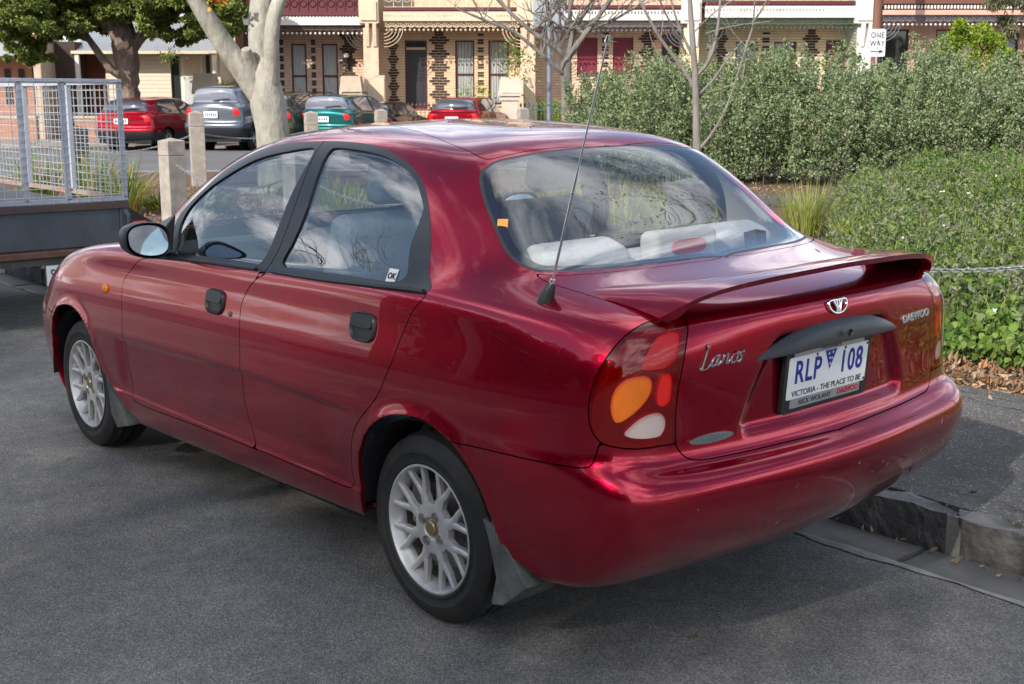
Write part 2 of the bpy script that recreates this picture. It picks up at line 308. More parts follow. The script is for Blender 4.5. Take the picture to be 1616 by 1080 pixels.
FT = {
 'arch_r': [(9.507,2.114),(9.490,3.349),(9.473,4.152),(9.508,4.926),(9.585,5.653),(9.725,6.465),(9.899,7.152),(10.128,7.591),(10.353,7.550),(10.507,7.109),(10.654,6.558),(10.799,5.856),(10.956,5.075),(11.123,4.207),(11.389,3.121),(11.862,2.431)],
 'arch_f': [(3.857,3.650),(4.030,4.672),(4.161,6.491),(4.219,7.385),(4.425,7.884),(4.697,7.981),(4.996,7.463),(5.337,6.018),(5.525,4.677),(5.688,3.993),(5.929,3.334),(6.079,2.773)],
 'door_f': [(6.350,11.754),(6.184,11.152),(6.030,10.456),(6.068,9.460),(6.132,8.301),(6.204,6.200),(6.225,4.746),(6.270,4.012),(6.330,3.306),(7.359,3.335),(8.060,3.357),(8.201,3.349),(8.192,3.600),(8.135,4.187),(8.091,4.939),(8.080,5.439),(8.081,6.814),(8.068,8.497),(8.037,9.853),(8.035,10.637),(8.110,11.338),(8.189,11.738),(8.278,12.199)],
 'door_r_extra': [(8.34,3.366),(8.623,3.335),(9.003,3.302),(9.365,3.315),(9.371,4.126),(9.384,4.866),(9.443,5.665),(9.571,6.680),(9.758,8.361),(9.818,9.032),(9.889,9.725),(9.955,10.538),(10.055,11.358),(10.230,12.554)],
 'belt_low': [(6.391,11.858),(6.735,11.971),(7.590,12.172),(8.278,12.199),(8.940,12.176),(9.573,12.328),(10.230,12.554)],
 'frame': [(6.391,11.858),(5.608,15.365),(5.695,16.276),(5.710,17.018),(5.423,17.890),(5.790,18.895),(6.938,19.422),(7.966,19.566),(8.479,19.609),(9.193,19.507),(9.686,19.176),(10.146,18.575),(10.470,17.965),(10.623,17.326),(10.641,16.609),(10.570,15.803),(10.377,14.514),(10.230,12.554)],
 'bsplit': [(8.155,19.496),(8.358,16.579),(8.285,12.230)],
 'glass_f': [(6.910,12.599),(6.571,14.469),(6.001,16.197),(5.985,16.871),(6.182,17.535),(6.603,18.335),(7.405,18.815),(8.098,19.030),(8.220,16.531),(8.148,12.849),(7.770,13.031),(7.363,12.932)],
 'glass_r': [(8.487,19.068),(9.050,19.072),(9.594,18.836),(10.066,18.335),(10.357,17.795),(10.490,17.184),(10.510,16.880),(10.187,15.730),(9.890,13.210),(9.209,13.104),(8.472,13.076),(8.556,16.558)],
 'lamp': [(13.385,12.664),(13.617,12.572),(13.655,12.262),(13.661,11.565),(13.662,10.778),(13.643,10.261),(13.635,9.793),(13.641,9.309),(13.655,8.912),(13.655,8.627),(13.498,8.605),(13.228,8.575),(13.006,8.615),(12.762,8.730),(12.602,9.067),(12.525,9.582),(12.529,10.063),(12.589,10.640),(12.715,11.259),(12.885,11.928),(13.092,12.446),(13.266,12.642)],
 'boot': [(12.748,14.939),(12.667,14.684),(12.753,14.293),(12.913,13.749),(13.140,13.149),(13.287,12.680),(13.341,12.642),(13.623,12.621),(13.655,12.262),(13.661,11.565),(13.662,10.778),(13.643,10.261),(13.635,9.793),(13.641,9.309),(13.657,8.816),(13.678,8.515),(13.725,8.241),(13.793,7.978),(13.887,7.825),(14.086,7.781),(14.974,7.781),(15.302,7.764),(15.563,7.731)],
 'bump_r': [(10.624,6.623),(11.012,6.773),(11.727,7.007),(12.413,7.422),(12.599,7.872),(12.696,8.493),(12.722,8.657)],
 'rglass': [(13.908,18.725),(13.450,18.743),(13.053,18.636),(12.547,18.201),(12.393,17.387),(12.423,16.569),(12.466,15.802),(12.605,15.311),(12.860,15.020),(13.319,14.922),(14.096,14.817),(14.863,14.799),(15.353,14.791),(15.645,14.778)],
 'rglass_top': [(14.799,18.759),(15.463,18.769),(15.891,18.773)],
 'channel': [(13.053,18.636),(12.351,19.718),(10.961,20.632),(9.594,21.144),(8.633,21.309)],
 'garn': [(14.686,10.662),(14.902,11.172),(15.338,11.493),(15.748,11.545),(15.631,10.647),(15.070,10.646)],
 'amber': [(13.328,10.281),(13.273,10.467),(13.178,10.521),(13.011,10.475),(12.902,10.311),(12.837,10.063),(12.822,9.709),(12.878,9.405),(12.944,9.298),(13.020,9.348),(13.160,9.544),(13.274,9.784),(13.332,10.037)],
 'white': [(13.035,9.027),(13.120,9.244),(13.239,9.437),(13.398,9.519),(13.491,9.449),(13.545,9.265),(13.542,9.032),(13.497,8.880),(13.355,8.842),(13.152,8.891)],
 'redhi': [(13.315,11.861),(13.482,12.010),(13.568,11.840),(13.594,11.305),(13.576,10.909),(13.514,10.698),(13.409,10.637),(13.167,10.706),(13.194,11.131),(13.240,11.528)],
 'redlo': [(13.418,10.465),(13.506,10.499),(13.557,10.393),(13.576,10.037),(13.574,9.735),(13.528,9.603),(13.434,9.668),(13.393,9.866),(13.392,10.098)],
 'indic': [(5.493,9.978),(5.647,10.068),(5.773,9.832),(5.746,9.585),(5.652,9.392),(5.524,9.515),(5.467,9.726)],
 'handle_f': [(7.686,10.405)],
 'handle_r': [(9.493,10.683)],
 'ant': [(11.994,13.619)],
 'script': [(13.803,10.812),(14.431,10.790)],
 'badge': [(13.763,8.671),(14.024,8.673),(14.307,8.648)],
}
# ------------------------------------------------------------------ the setting: road, gutter, kerb, path, garden bed, cross street
def asphalt(name, base, speck, vs_=235, bump=.0045, patch=.3, rough=.82):
    m = bpy.data.materials.new(name); m.use_nodes = True; t = m.node_tree; p = t.nodes['Principled BSDF']; p.inputs['Roughness'].default_value = rough; p.inputs['Specular IOR Level'].default_value = .4
    tc = t.nodes.new('ShaderNodeTexCoord')
    v = t.nodes.new('ShaderNodeTexVoronoi'); v.inputs['Scale'].default_value = vs_; t.links.new(tc.outputs['Object'], v.inputs['Vector'])
    sc_ = t.nodes.new('ShaderNodeSeparateColor'); t.links.new(v.outputs['Color'], sc_.inputs[0])
    r = t.nodes.new('ShaderNodeValToRGB'); e = r.color_ramp.elements
    e[0].position = 0; e[0].color = (*[c * .5 for c in base], 1); e[1].position = .45; e[1].color = (*base, 1)
    for pos, c in ((.8, [c * 1.25 for c in base]), (.97, [c * 1.6 for c in base]), (.985, speck)): q = e.new(pos); q.color = (*c, 1)
    t.links.new(sc_.outputs[0], r.inputs[0])
    n = t.nodes.new('ShaderNodeTexNoise'); n.inputs['Scale'].default_value = .9; n.inputs['Detail'].default_value = 7; t.links.new(tc.outputs['Object'], n.inputs['Vector'])
    mr = t.nodes.new('ShaderNodeMapRange'); mr.inputs[1].default_value = .3; mr.inputs[2].default_value = .7; mr.inputs[3].default_value = 1 - patch; mr.inputs[4].default_value = 1 + patch; t.links.new(n.outputs['Fac'], mr.inputs[0])
    n3 = t.nodes.new('ShaderNodeTexNoise'); n3.inputs['Scale'].default_value = 11; n3.inputs['Detail'].default_value = 6; t.links.new(tc.outputs['Object'], n3.inputs['Vector'])
    mr3 = t.nodes.new('ShaderNodeMapRange'); mr3.inputs[1].default_value = .3; mr3.inputs[2].default_value = .7; mr3.inputs[3].default_value = .86; mr3.inputs[4].default_value = 1.14; t.links.new(n3.outputs['Fac'], mr3.inputs[0])
    mu = t.nodes.new('ShaderNodeMath'); mu.operation = 'MULTIPLY'; t.links.new(mr.outputs[0], mu.inputs[0]); t.links.new(mr3.outputs[0], mu.inputs[1])
    h = t.nodes.new('ShaderNodeHueSaturation'); st = t.nodes.new('ShaderNodeTexNoise'); st.inputs['Scale'].default_value = .55; st.inputs['Detail'].default_value = 9; st.inputs['Roughness'].default_value = .7; t.links.new(tc.outputs['Object'], st.inputs['Vector'])
    sr = t.nodes.new('ShaderNodeMapRange'); sr.inputs[1].default_value = .60; sr.inputs[2].default_value = .68; sr.inputs[3].default_value = 1; sr.inputs[4].default_value = .80; t.links.new(st.outputs['Fac'], sr.inputs[0])
    m2 = t.nodes.new('ShaderNodeMath'); m2.operation = 'MULTIPLY'; t.links.new(mu.outputs[0], m2.inputs[0]); t.links.new(sr.outputs[0], m2.inputs[1]); mu = m2
    t.links.new(r.outputs[0], h.inputs['Color']); t.links.new(mu.outputs[0], h.inputs['Value']); t.links.new(h.outputs[0], p.inputs['Base Color'])
    n2 = t.nodes.new('ShaderNodeTexNoise'); n2.inputs['Scale'].default_value = 75; n2.inputs['Detail'].default_value = 3; t.links.new(tc.outputs['Object'], n2.inputs['Vector'])
    ad_ = t.nodes.new('ShaderNodeMath'); ad_.operation = 'ADD'; t.links.new(v.outputs['Distance'], ad_.inputs[0]); t.links.new(n2.outputs['Fac'], ad_.inputs[1])
    b = t.nodes.new('ShaderNodeBump'); b.inputs['Distance'].default_value = bump; b.inputs['Strength'].default_value = 1; t.links.new(ad_.outputs[0], b.inputs['Height']); t.links.new(b.outputs[0], p.inputs['Normal'])
    return m
M['asphalt'] = asphalt('asphalt', (.215, .204, .188), (.42, .41, .38))
M['pathasph'] = asphalt('path_asphalt', (.098, .093, .086), (.45, .42, .36), vs_=200, bump=.004, patch=.4)
M['farasph'] = mat('far_asphalt', (.135, .133, .138), rough=.85, var=.18, vscale=.6)
M['bluestone'] = mat('bluestone', (.055, .056, .058), rough=.75, var2=(.20, .19, .18), vscale=9, bump=.016, bscale=26)
M['slab'] = mat('gutter_stone', (.085, .085, .084), rough=.8, var2=(.16, .155, .148), vscale=5, bump=.004, bscale=30)
M['concrete'] = mat('concrete', (.27, .26, .24), rough=.9, var=.3, vscale=14, bump=.003, bscale=60)
M['mulch'] = mat('mulch', (.05, .028, .018), rough=.95, var2=(.20, .125, .085), vscale=30, bump=.02, bscale=45)
def sheet(name, poly, z_, m, kind='structure'):
    b = MB(); b.add([(p[0], p[1], z_) for p in poly], [tuple(range(len(poly)))]); return tag(b.build(name, m), kind=kind)
XC = 17.4                                          # where the cross street begins
sheet('ground', [(-500, -500), (500, -500), (500, 500), (-500, 500)], -.06, M['farasph'])
sheet('road', [(-80, -.657), (XC + .0, -.657), (XC, 11), (-80, 11)], 0, M['asphalt'])
LANE = .15                                         # the far side of the cross street lies a little higher
b = MB(); ps = []
for la in (-70, 70): ps += [tuple(W(la, 26.5, -.004)), tuple(W(la, 33, LANE)), tuple(W(la, 37, LANE))]
b.add(ps, [(0, 3, 4, 1), (1, 4, 5, 2)]); b.add([tuple(W(-70, 15, -.004)), tuple(W(-70, 26.5, -.004)), tuple(W(70, 26.5, -.004)), tuple(W(70, 15, -.004))], [(0, 1, 2, 3)]); tag(b.build('cross_street', M['farasph']), kind='structure')
def rough_block(x0, x1, y0, y1, z0, z1, nx=6, amp=.006, topslope=0, seed=0):
    """a stone with hand-dressed, uneven faces and worn top edge"""
    r = np.random.default_rng(seed); ny, nz = 3, 3; V, F = [], []
    X = np.linspace(x0, x1, nx); Yp = np.linspace(y0, y1, ny); Z = np.linspace(z0, z1, nz)
    ids = {}
    for i in range(nx):
        for j in range(ny):
            for k in range(nz):
                if 0 < i < nx - 1 and 0 < j < ny - 1 and 0 < k < nz - 1: continue
                ids[i, j, k] = len(V); e = (i in (0, nx - 1)) + (j in (0, ny - 1)) + (k == nz - 1)
                p = np.array([X[i], Yp[j], Z[k] + topslope * (Yp[j] - y0)])
                cen_ = np.array([(x0 + x1) / 2, (y0 + y1) / 2, (z0 + z1) / 2])
                p += r.normal(0, amp, 3) * [1, 1, .5 if k == nz - 1 else 1]
                if e >= 2: p += (cen_ - p) * np.array([.012, .05, .05]) * r.uniform(.4, 1.4)
                V.append(p)
    def quad(a, b, c, d): F.append((ids[a], ids[b], ids[c], ids[d]))
    for i in range(nx - 1):
        for j in range(ny - 1): quad((i, j, nz - 1), (i + 1, j, nz - 1), (i + 1, j + 1, nz - 1), (i, j + 1, nz - 1))
        for k in range(nz - 1): quad((i, 0, k), (i + 1, 0, k), (i + 1, 0, k + 1), (i, 0, k + 1)); quad((i, ny - 1, k), (i, ny - 1, k + 1), (i + 1, ny - 1, k + 1), (i + 1, ny - 1, k))
    for j in range(ny - 1):
        for k in range(nz - 1): quad((0, j, k), (0, j, k + 1), (0, j + 1, k + 1), (0, j + 1, k)); quad((nx - 1, j, k), (nx - 1, j + 1, k), (nx - 1, j + 1, k + 1), (nx - 1, j, k + 1))
    return V, F
def stone(name, parent, *a, m='bluestone', **k):
    V, F = rough_block(*a, **k); b = MB(); b.add(V, F); return b.build(name, M[m], parent, smooth=True)
b = MB(); b.bb(-80, XC, -.93, -.655, -.2, -.034); b.bb(-80, XC, -1.04, -.96, -.2, .05); gut = b.build('gutter_bed', M['concrete']); tag(gut, kind='structure')
kerb = empty('kerb'); tag(kerb, kind='structure'); gutter = empty('gutter'); tag(gutter, kind='structure')
rr = random.Random(4); xx = -3.0; k = 0
edges = [-.705 - .012]
xs = [-3.2, -2.45, -1.62, -.705, .05, .78, 1.5, 2.2, 3.0, 3.8, 4.6, 5.3, 6.1, 6.9, 7.7, 8.6, 9.5, 10.4]
for a, c in zip(xs[:-1], xs[1:]): stone('kerb_stone', kerb, a + .006, c - .006, -1.045, -.925, -.12, .128, seed=int(a * 100) + 900, amp=.012, nx=11)
gs = [-3.4, -2.3, -1.42, -.62, .13, .9, 1.8, 2.6, 3.5, 4.3, 5.2, 6.0, 6.9, 7.8, 8.8, 9.8]
for a, c in zip(gs[:-1], gs[1:]): stone('gutter_stone', gutter, a + .007, c - .007, -.915, -.70, -.12, -.012, seed=int(a * 100) + 2900, amp=.003, topslope=0, m='slab')
b = MB()
for a in np.arange(10.4, 17.0, .8): V, F = rough_block(a + .006, a + .794, -1.045, -.925, -.12, .128, seed=int(a * 7)); b.add(V, F)
for a in np.arange(-20, -3.2, .8): V, F = rough_block(a + .006, a + .794, -1.045, -.925, -.12, .128, seed=int(a * 7) + 500); b.add(V, F)
tag(b.build('kerb_run', M['bluestone'], smooth=True), kind='structure')
# pale mortar strip along the road edge, broken where it has worn
b = MB(); x_ = -4.0; V = []
n_ = 260
for i in range(n_ + 1):
    xx = -4 + 14 * i / n_; w1 = .012 * math.sin(xx * 9.1) + .006 * math.sin(xx * 31) + rng.normal(0, .0025); w2 = .010 * math.sin(xx * 7.3 + 2) + rng.normal(0, .0025)
    V += [(xx, -.642 + w1, .004), (xx, -.655 + .3 * w1, .007), (xx, -.692 + w2, -.002), (xx, -.705 + w2, -.03)]
b.add(V, [(4 * i + j, 4 * i + 4 + j, 4 * i + 5 + j, 4 * i + 1 + j) for i in range(n_) for j in range(3)]); tag(b.build('mortar_edge', M['concrete'], smooth=True), kind='structure')
# mortar joint between two kerb stones
b = MB(); b.box((-.705, -.928, .03), (.055, .012, .19)); o = b.build('kerb_joint', M['concrete'], kerb, bevel=.004)
# footpath: a slab whose kerb-side edge is ragged
b = MB(); n_ = 400; V = []
for i in range(n_ + 1):
    xx = -20 + (XC + 19.6) * i / n_; e1 = -1.0 + .010 * math.sin(xx * 5.3) + .006 * math.sin(xx * 17) + rng.normal(0, .003); e2 = -2.72 + .03 * math.sin(xx * 2.1) + rng.normal(0, .008)
    V += [(xx, e1, .10), (xx, e1 - .006, .134), (xx, -1.9, .137), (xx, e2 + .05, .136), (xx, e2, .142), (xx, e2 - .02, .10)]
b.add(V, [(6 * i + j, 6 * i + 1 + j, 6 * i + 7 + j, 6 * i + 6 + j) for i in range(n_) for j in range(5)]); tag(b.build('footpath', M['pathasph'], smooth=True), kind='structure')
def cracks():
    b = MB(); r = random.Random(9)
    for (xa, ya, xb, yb_) in ((-.6, -2.45, 2.2, -2.55), (-.3, -2.62, 1.2, -2.50), (-1.2, -1.12, .5, -1.08)):
        P_ = []; n = 46
        for i in range(n + 1):
            t = i / n; P_.append((xa + (xb - xa) * t + r.uniform(-.01, .01), ya + (yb_ - ya) * t + .03 * math.sin(t * 14) + r.uniform(-.02, .02)))
        V = []
        for i, p in enumerate(P_): w_ = .001 + .0022 * r.random(); V += [(p[0], p[1] - w_, .1395), (p[0], p[1] + w_, .1395)]
        b.add(V, [(2 * i, 2 * i + 1, 2 * i + 3, 2 * i + 2) for i in range(n)])
    tag(b.build('path_cracks', M['dark']), kind='stuff')
cracks()
b = MB(); gp = [(-20, -2.70), (XC - .2, -2.70), (20.4, -4.0), tuple(W(-9, 24.6)[:2]), tuple(W(4, 26.2)[:2]), tuple(W(18, 27)[:2]), (-6, -50), (-20, -50)]
b.prism(gp, -.05, .125, 'z'); tag(b.build('garden_bed', M['mulch']), kind='structure')
# pale kerb of the cross street
b = MB()
for (p, q) in ((tuple(W(-9, 24.6)[:2]), tuple(W(4, 26.2)[:2])), (tuple(W(4, 26.2)[:2]), tuple(W(18, 27)[:2])), ((20.4, -4.0), tuple(W(-9, 24.6)[:2]))):
    d = np.array(q, float) - p; L = np.linalg.norm(d); b.box(((p[0] + q[0]) / 2 + .1, (p[1] + q[1]) / 2, .06), (L, .28, .15), (0, 0, math.atan2(d[1], d[0])))
tag(b.build('far_kerb', M['concrete']), kind='structure')
c_ = [W(-60, 36.6), W(60, 36.6), W(60, 120), W(-60, 120)]
b = MB(); b.prism([(p[0], p[1]) for p in c_], -.05, .22, 'z'); tag(b.build('house_footpath', mat('pale_paving', (.25, .23, .2), rough=.9, var=.25, vscale=3)), kind='structure')
sheet('garden_path', [tuple(W(-1, 17.3)[:2]), tuple(W(-1, 19.6)[:2]), tuple(W(12, 17.4)[:2]), tuple(W(12, 15.2)[:2])], .131, M['pathasph'])
# low brown verge by the parked cars
b = MB(); v_ = [W(-13.5, 35.6), W(-9.7, 35.6), W(-9.4, 36.7), W(-13.8, 36.7)]; b.prism([(p[0], p[1]) for p in v_], 0, .20, 'z'); tag(b.build('verge', M['mulch']), kind='structure')
def catmull(P, closed=True, n=5):
    P = np.array(P, float); k = len(P); out = []
    for i in range(k if closed else k - 1):
        if closed: a, b, c, d = P[(i - 1) % k], P[i], P[(i + 1) % k], P[(i + 2) % k]
        else: a, b, c, d = P[max(i - 1, 0)], P[i], P[i + 1], P[min(i + 2, k - 1)]
        la, lb, lc = [np.linalg.norm(q) for q in (b - a, c - b, d - c)]
        m1 = (c - a) * .5 * min(1, 2 * lb / (la + lb + 1e-9)); m2 = (d - b) * .5 * min(1, 2 * lb / (lc + lb + 1e-9))
        for j in range(n):
            t = j / n; out.append((2*t**3-3*t**2+1)*b + (t**3-2*t**2+t)*m1 + (-2*t**3+3*t**2)*c + (t**3-t**2)*m2)
    if not closed: out.append(P[-1])
    return np.array(out)
def inside(poly, Q):
    x, y = Q[:, 0], Q[:, 1]; r = np.zeros(len(Q), bool); n = len(poly)
    m = (x >= poly[:, 0].min()) & (x <= poly[:, 0].max()) & (y >= poly[:, 1].min()) & (y <= poly[:, 1].max())
    idx = np.where(m)[0]; xx, yy = x[idx], y[idx]; c = np.zeros(len(idx), bool)
    for i in range(n):
        (x1, y1), (x2, y2) = poly[i], poly[(i + 1) % n]
        if y1 == y2: continue
        k = ((y1 > yy) != (y2 > yy)); c ^= k & (xx < (x2 - x1) * (yy - y1) / (y2 - y1) + x1)
    r[idx] = c; return r
def seg_dist(A, P):                     # distance of points A to the open 3-d polyline P
    out = np.full(len(A), .06); lo, hi = P.min(0) - .06, P.max(0) + .06
    idx = np.where(((A >= lo) & (A <= hi)).all(1))[0]
    if not len(idx): return out
    B = A[idx]; d = np.full(len(B), .06)
    for p, q in zip(P[:-1], P[1:]):
        v = q - p; L = v @ v
        if L < 1e-12: continue
        t = np.clip(((B - p) @ v) / L, 0, 1); d = np.minimum(d, np.linalg.norm(B - p - t[:, None] * v, axis=1))
    out[idx] = d; return out
class Soup:
    """triangle soup with per-vertex position, normal, uv and a dict of scalar fields; cut() splits it along a field's zero"""
    def __init__(s, P, N, U, T): s.P, s.N, s.U, s.T, s.F = P, N, U, T, {}
    def cut(s, f, eps=2e-4):
        f = np.where(np.abs(f) < eps, 0, f); T = s.T; ft = f[T]
        cr = (ft.max(1) > 0) & (ft.min(1) < 0); keep = T[~cr]; new = []; cache = {}
        A, B_, Wt = [], [], []; base = len(s.P)
        def ev(a, b):
            k = (a, b) if a < b else (b, a)
            if k not in cache:
                cache[k] = base + len(A); t = f[k[0]] / (f[k[0]] - f[k[1]]); A.append(k[0]); B_.append(k[1]); Wt.append(t)
            return cache[k]
        for tri in T[cr]:
            a, b, c = [int(q) for q in tri]; fa, fb, fc = f[a], f[b], f[c]
            if fa == 0 or fb == 0 or fc == 0:
                while f[a] != 0: a, b, c = b, c, a
                m = ev(b, c); new += [(a, b, m), (a, m, c)]
            else:
                while not ((f[a] > 0) != (f[b] > 0) and (f[a] > 0) != (f[c] > 0)): a, b, c = b, c, a
                m, n = ev(a, b), ev(a, c); new += [(a, m, n), (m, b, c), (m, c, n)]
        if A:
            A, B_, Wt = np.array(A), np.array(B_), np.array(Wt)
            def L(X):
                w_ = Wt if X.ndim == 1 else Wt[:, None]
                return np.concatenate([X, X[A] * (1 - w_) + X[B_] * w_])
            s.P, s.N, s.U = L(s.P), L(s.N), L(s.U); s.F = {k: L(v) for k, v in s.F.items()}
            s.N /= np.linalg.norm(s.N, axis=1, keepdims=True)
            s.T = np.concatenate([keep, np.array(new, int)]) if new else keep
            return np.concatenate([f, np.zeros(len(A))])
        return f
def surf_eval(S, su, sv):
    def ev(Q):
        Q = np.atleast_2d(Q); u = np.clip(Q[:, 0] * su, 0, S.shape[1] - 1.001); v = np.clip(Q[:, 1] * sv, 0, S.shape[0] - 1.001)
        i, j = v.astype(int), u.astype(int); a, b = (v - i)[:, None], (u - j)[:, None]
        return (S[i, j]*(1-a)*(1-b) + S[i+1, j]*a*(1-b) + S[i, j+1]*(1-a)*b + S[i+1, j+1]*a*b)
    return ev
def soup_from(S, N, UV):
    nr, nc = S.shape[:2]; idx = np.arange(nr * nc).reshape(nr, nc)
    a, b, c, d = idx[:-1, :-1].ravel(), idx[:-1, 1:].ravel(), idx[1:, 1:].ravel(), idx[1:, :-1].ravel()
    return Soup(S.reshape(-1, 3).copy(), N.reshape(-1, 3).copy(), UV.reshape(-1, 2).copy(), np.concatenate([np.stack([a, b, c], 1), np.stack([a, c, d], 1)]))
def emit(name, P, N, T, mats, parent, mi=None, rim=None, rimmat=0, loc=None, offs=0., mirror='L', center_weld=True):
    """mesh from soup pieces; mirror: 'L' left only, 'R' mirrored only, 'B' both halves joined"""
    used, inv = np.unique(T, return_inverse=True); P, N, T = P[used] + N[used] * offs, N[used], inv.reshape(T.shape)
    V, NN, FF, MI = [], [], [], []
    mi = np.zeros(len(T), int) if mi is None else mi
    Vh, Nh, Fh, Mh = [P], [N], [T], [mi]; n0 = len(P)
    if rim:
        E = np.concatenate([T[:, [0, 1]], T[:, [1, 2]], T[:, [2, 0]]]); key = np.sort(E, 1); _, ix, cnt = np.unique(key, axis=0, return_index=True, return_counts=True)
        E = E[ix[cnt == 1]]
        E = E[~((np.abs(P[E[:, 0], 1]) < 1e-5) & (np.abs(P[E[:, 1], 1]) < 1e-5))]
        a, b = E[:, 0], E[:, 1]; ev = P[b] - P[a]; nn = np.cross(ev, N[a]); nn /= np.linalg.norm(nn, axis=1, keepdims=True) + 1e-9
        k = len(a); R_ = np.concatenate([P[a], P[b], P[b] - N[b] * rim, P[a] - N[a] * rim]); q = np.arange(k)
        Vh.append(R_); Nh.append(np.concatenate([nn] * 4))
        Fh.append(np.concatenate([np.stack([q + k, q, q + 3 * k], 1), np.stack([q + k, q + 3 * k, q + 2 * k], 1)]) + n0)
        Mh.append(np.full(2 * k, rimmat))
    V, NN, FF, MI = np.concatenate(Vh), np.concatenate(Nh), np.concatenate(Fh), np.concatenate(Mh)
    if mirror in 'RB':
        mV, mN, mF = V * [1, -1, 1], NN * [1, -1, 1], FF[:, ::-1]
        if mirror == 'R': V, NN, FF = mV, mN, mF
        else: FF = np.concatenate([FF, mF + len(V)]); V = np.concatenate([V, mV]); NN = np.concatenate([NN, mN]); MI = np.concatenate([MI, MI])
    o = raw_mesh(name, V, FF, mats, parent, smooth=True, mi=MI)
    if len(o.data.vertices) == len(V): o.data.normals_split_custom_set_from_vertices(NN.tolist())
    if loc is not None: o.location = loc
    return o
# ---- displaced fine surface
SU, SV = 14, 12
S, UV = build_surface(SU, SV)
ev0 = surf_eval(S, SU, SV)
def poly3(uv, closed=False, n=5): return ev0(catmull(uv, closed, n))
N = normals(S)
x, y, z = S[..., 0], S[..., 1], S[..., 2]
zup = np.interp(x, [.44, 1.0, 1.97], [.607, .611, .577]); zlo = np.interp(x, [.44, 1.0, 1.97], [.578, .583, .557])
side = sstep(2.06, 1.99, x) * sstep(.26, .50, x) * (y > .5)
S[..., 1] += .006 * sstep(.352, .336, z) * sstep(.22, .3, z) * sstep(2.2, 2.1, x) * sstep(.22, .3, x) * (y > .5)
S[..., 1] -= .011 * side * (1 - sstep(zlo, zup, z)) * sstep(.34, .42, z)
yb = np.interp(z, [.655, .69, .75, .80, .86, .93], [.375, .385, .36, .335, .30, .24])
S[..., 0] += .022 * (x < -.6) * sstep(0, .045, yb - y) * sstep(.650, .682, z) * (1 - sstep(.88, .92, z))
for k in ('arch_r', 'arch_f'):
    d = seg_dist(S.reshape(-1, 3), ev0(catmull(FT[k], False, 5))).reshape(x.shape)
    S[..., 1] += .007 * np.clip(1 - d / .055, 0, 1) ** 2 * (y > .5)
    # flare
S[:, 0, 1] = 0; S[:, -1, 1] = 0
N = normals(S); N[:, 0, 1] = 0; N[:, -1, 1] = 0; N /= np.linalg.norm(N, axis=-1, keepdims=True)
ev1 = surf_eval(S, SU, SV); evN = surf_eval(N, SU, SV)
def pt(uv, off=0., side_=1):                       # point on the car's skin, car coordinates
    p, n = ev1(np.array(uv))[0], evN(np.array(uv))[0]; n = n / np.linalg.norm(n); m = np.array([1, side_, 1.])
    return (p + n * off) * m, n * m
G = .0019
F_ = FT
arch_r = F_['arch_r'] + [(12.0, -1), (9.45, -1)]
arch_f = F_['arch_f'] + [(6.2, -1), (3.75, -1), (3.76, 2.6)]
frame = F_['frame'] + F_['belt_low'][-2:0:-1]
frame[1:2] = [(6.15, 15.0)]
door_f = F_['door_f'] + F_['belt_low'][2:0:-1]
bsh = [p for p in F_['door_f'][11:]]             # bottom rear corner up to the belt
door_r = F_['belt_low'][-2:3:-1] + bsh[::-1] + F_['door_r_extra']
bs = F_['bsplit']; front_half = [(bs[0][0] - .02, 21)] + bs + [(8.29, 11.5), (5, 11.5), (5, 21)]
lamp = F_['lamp']
rg = F_['rglass'] + [(16.7, 14.76), (16.7, 18.775)] + F_['rglass_top'][::-1]
wind = [(-.6, 15.25), (3, 15.25), (4.2, 15.35), (4.9, 15.7), (4.75, 17), (4.5, 18.2), (3.9, 18.7), (-.6, 18.75)]
boot = F_['boot'] + [(16.7, 7.72), (16.7, 14.66), (15.66, 14.66), (15.37, 14.67), (14.87, 14.68), (14.1, 14.70), (13.35, 14.78), (12.95, 14.86)]
bump_r = [(10.45, 6.55)] + F_['bump_r'] + [(13.0, 8.9), (13.5, 8.85), (14, 8.6), (16.7, 8.5), (16.7, -1), (10.45, -1)]
bump_f = [(4.35, 6.55), (3.9, 6.6), (3.6, 7.2), (3.0, 8.4), (-.6, 8.4), (-.6, -1), (4.35, -1)]
head = [(1.2, 8.6), (2.4, 8.6), (3.0, 8.9), (3.1, 9.6), (2.9, 10.4), (2.3, 10.9), (1.5, 10.8), (1.1, 9.8)]
grille = [(-.6, 8.9), (.85, 8.9), (.9, 10.1), (-.6, 10.2)]
hood = [(-.6, 11.5), (1, 11.5), (2.5, 11.6), (3.3, 12.2), (4.0, 13.2), (4.4, 14.2), (4.4, 15.0), (3, 15.0), (-.6, 15.0)]
roof = [(-.6, 18.95), (3.9, 18.9), (4.4, 19.4), (4.9, 20.3), (6.3, 20.95), (7.6, 21.25), (8.63, 21.31), (9.59, 21.14), (10.96, 20.63), (12.35, 19.72), (13.0, 18.95), (13.8, 18.92), (14.8, 18.93), (16.7, 18.94), (16.7, 40), (-.6, 40)]
def mk(soup, name, uvpoly, closed=True, n=5):
    poly = catmull(uvpoly, True, n); soup_polys[name] = poly
    ok = (poly[:, 1] > -.4) & (poly[:, 1] < 30) & (poly[:, 0] > -.3) & (poly[:, 0] < 16.4)
    P3 = ev1(poly); 
    d = np.full(len(soup.P), .06)
    seg = []
    for i in range(len(poly) + 1):
        j = i % len(poly)
        if ok[j] and i < len(poly) + 1: seg.append(P3[j])
        else:
            if len(seg) > 1: d = np.minimum(d, seg_dist(soup.P, np.array(seg)))
            seg = []
        if i == len(poly) and len(seg) > 1: d = np.minimum(d, seg_dist(soup.P, np.array(seg)))
    f = np.where(inside(poly, soup.U), -d, d)
    soup.F[name] = soup.cut(f)
soup_polys = {}
so_ = soup_from(S, N, UV)
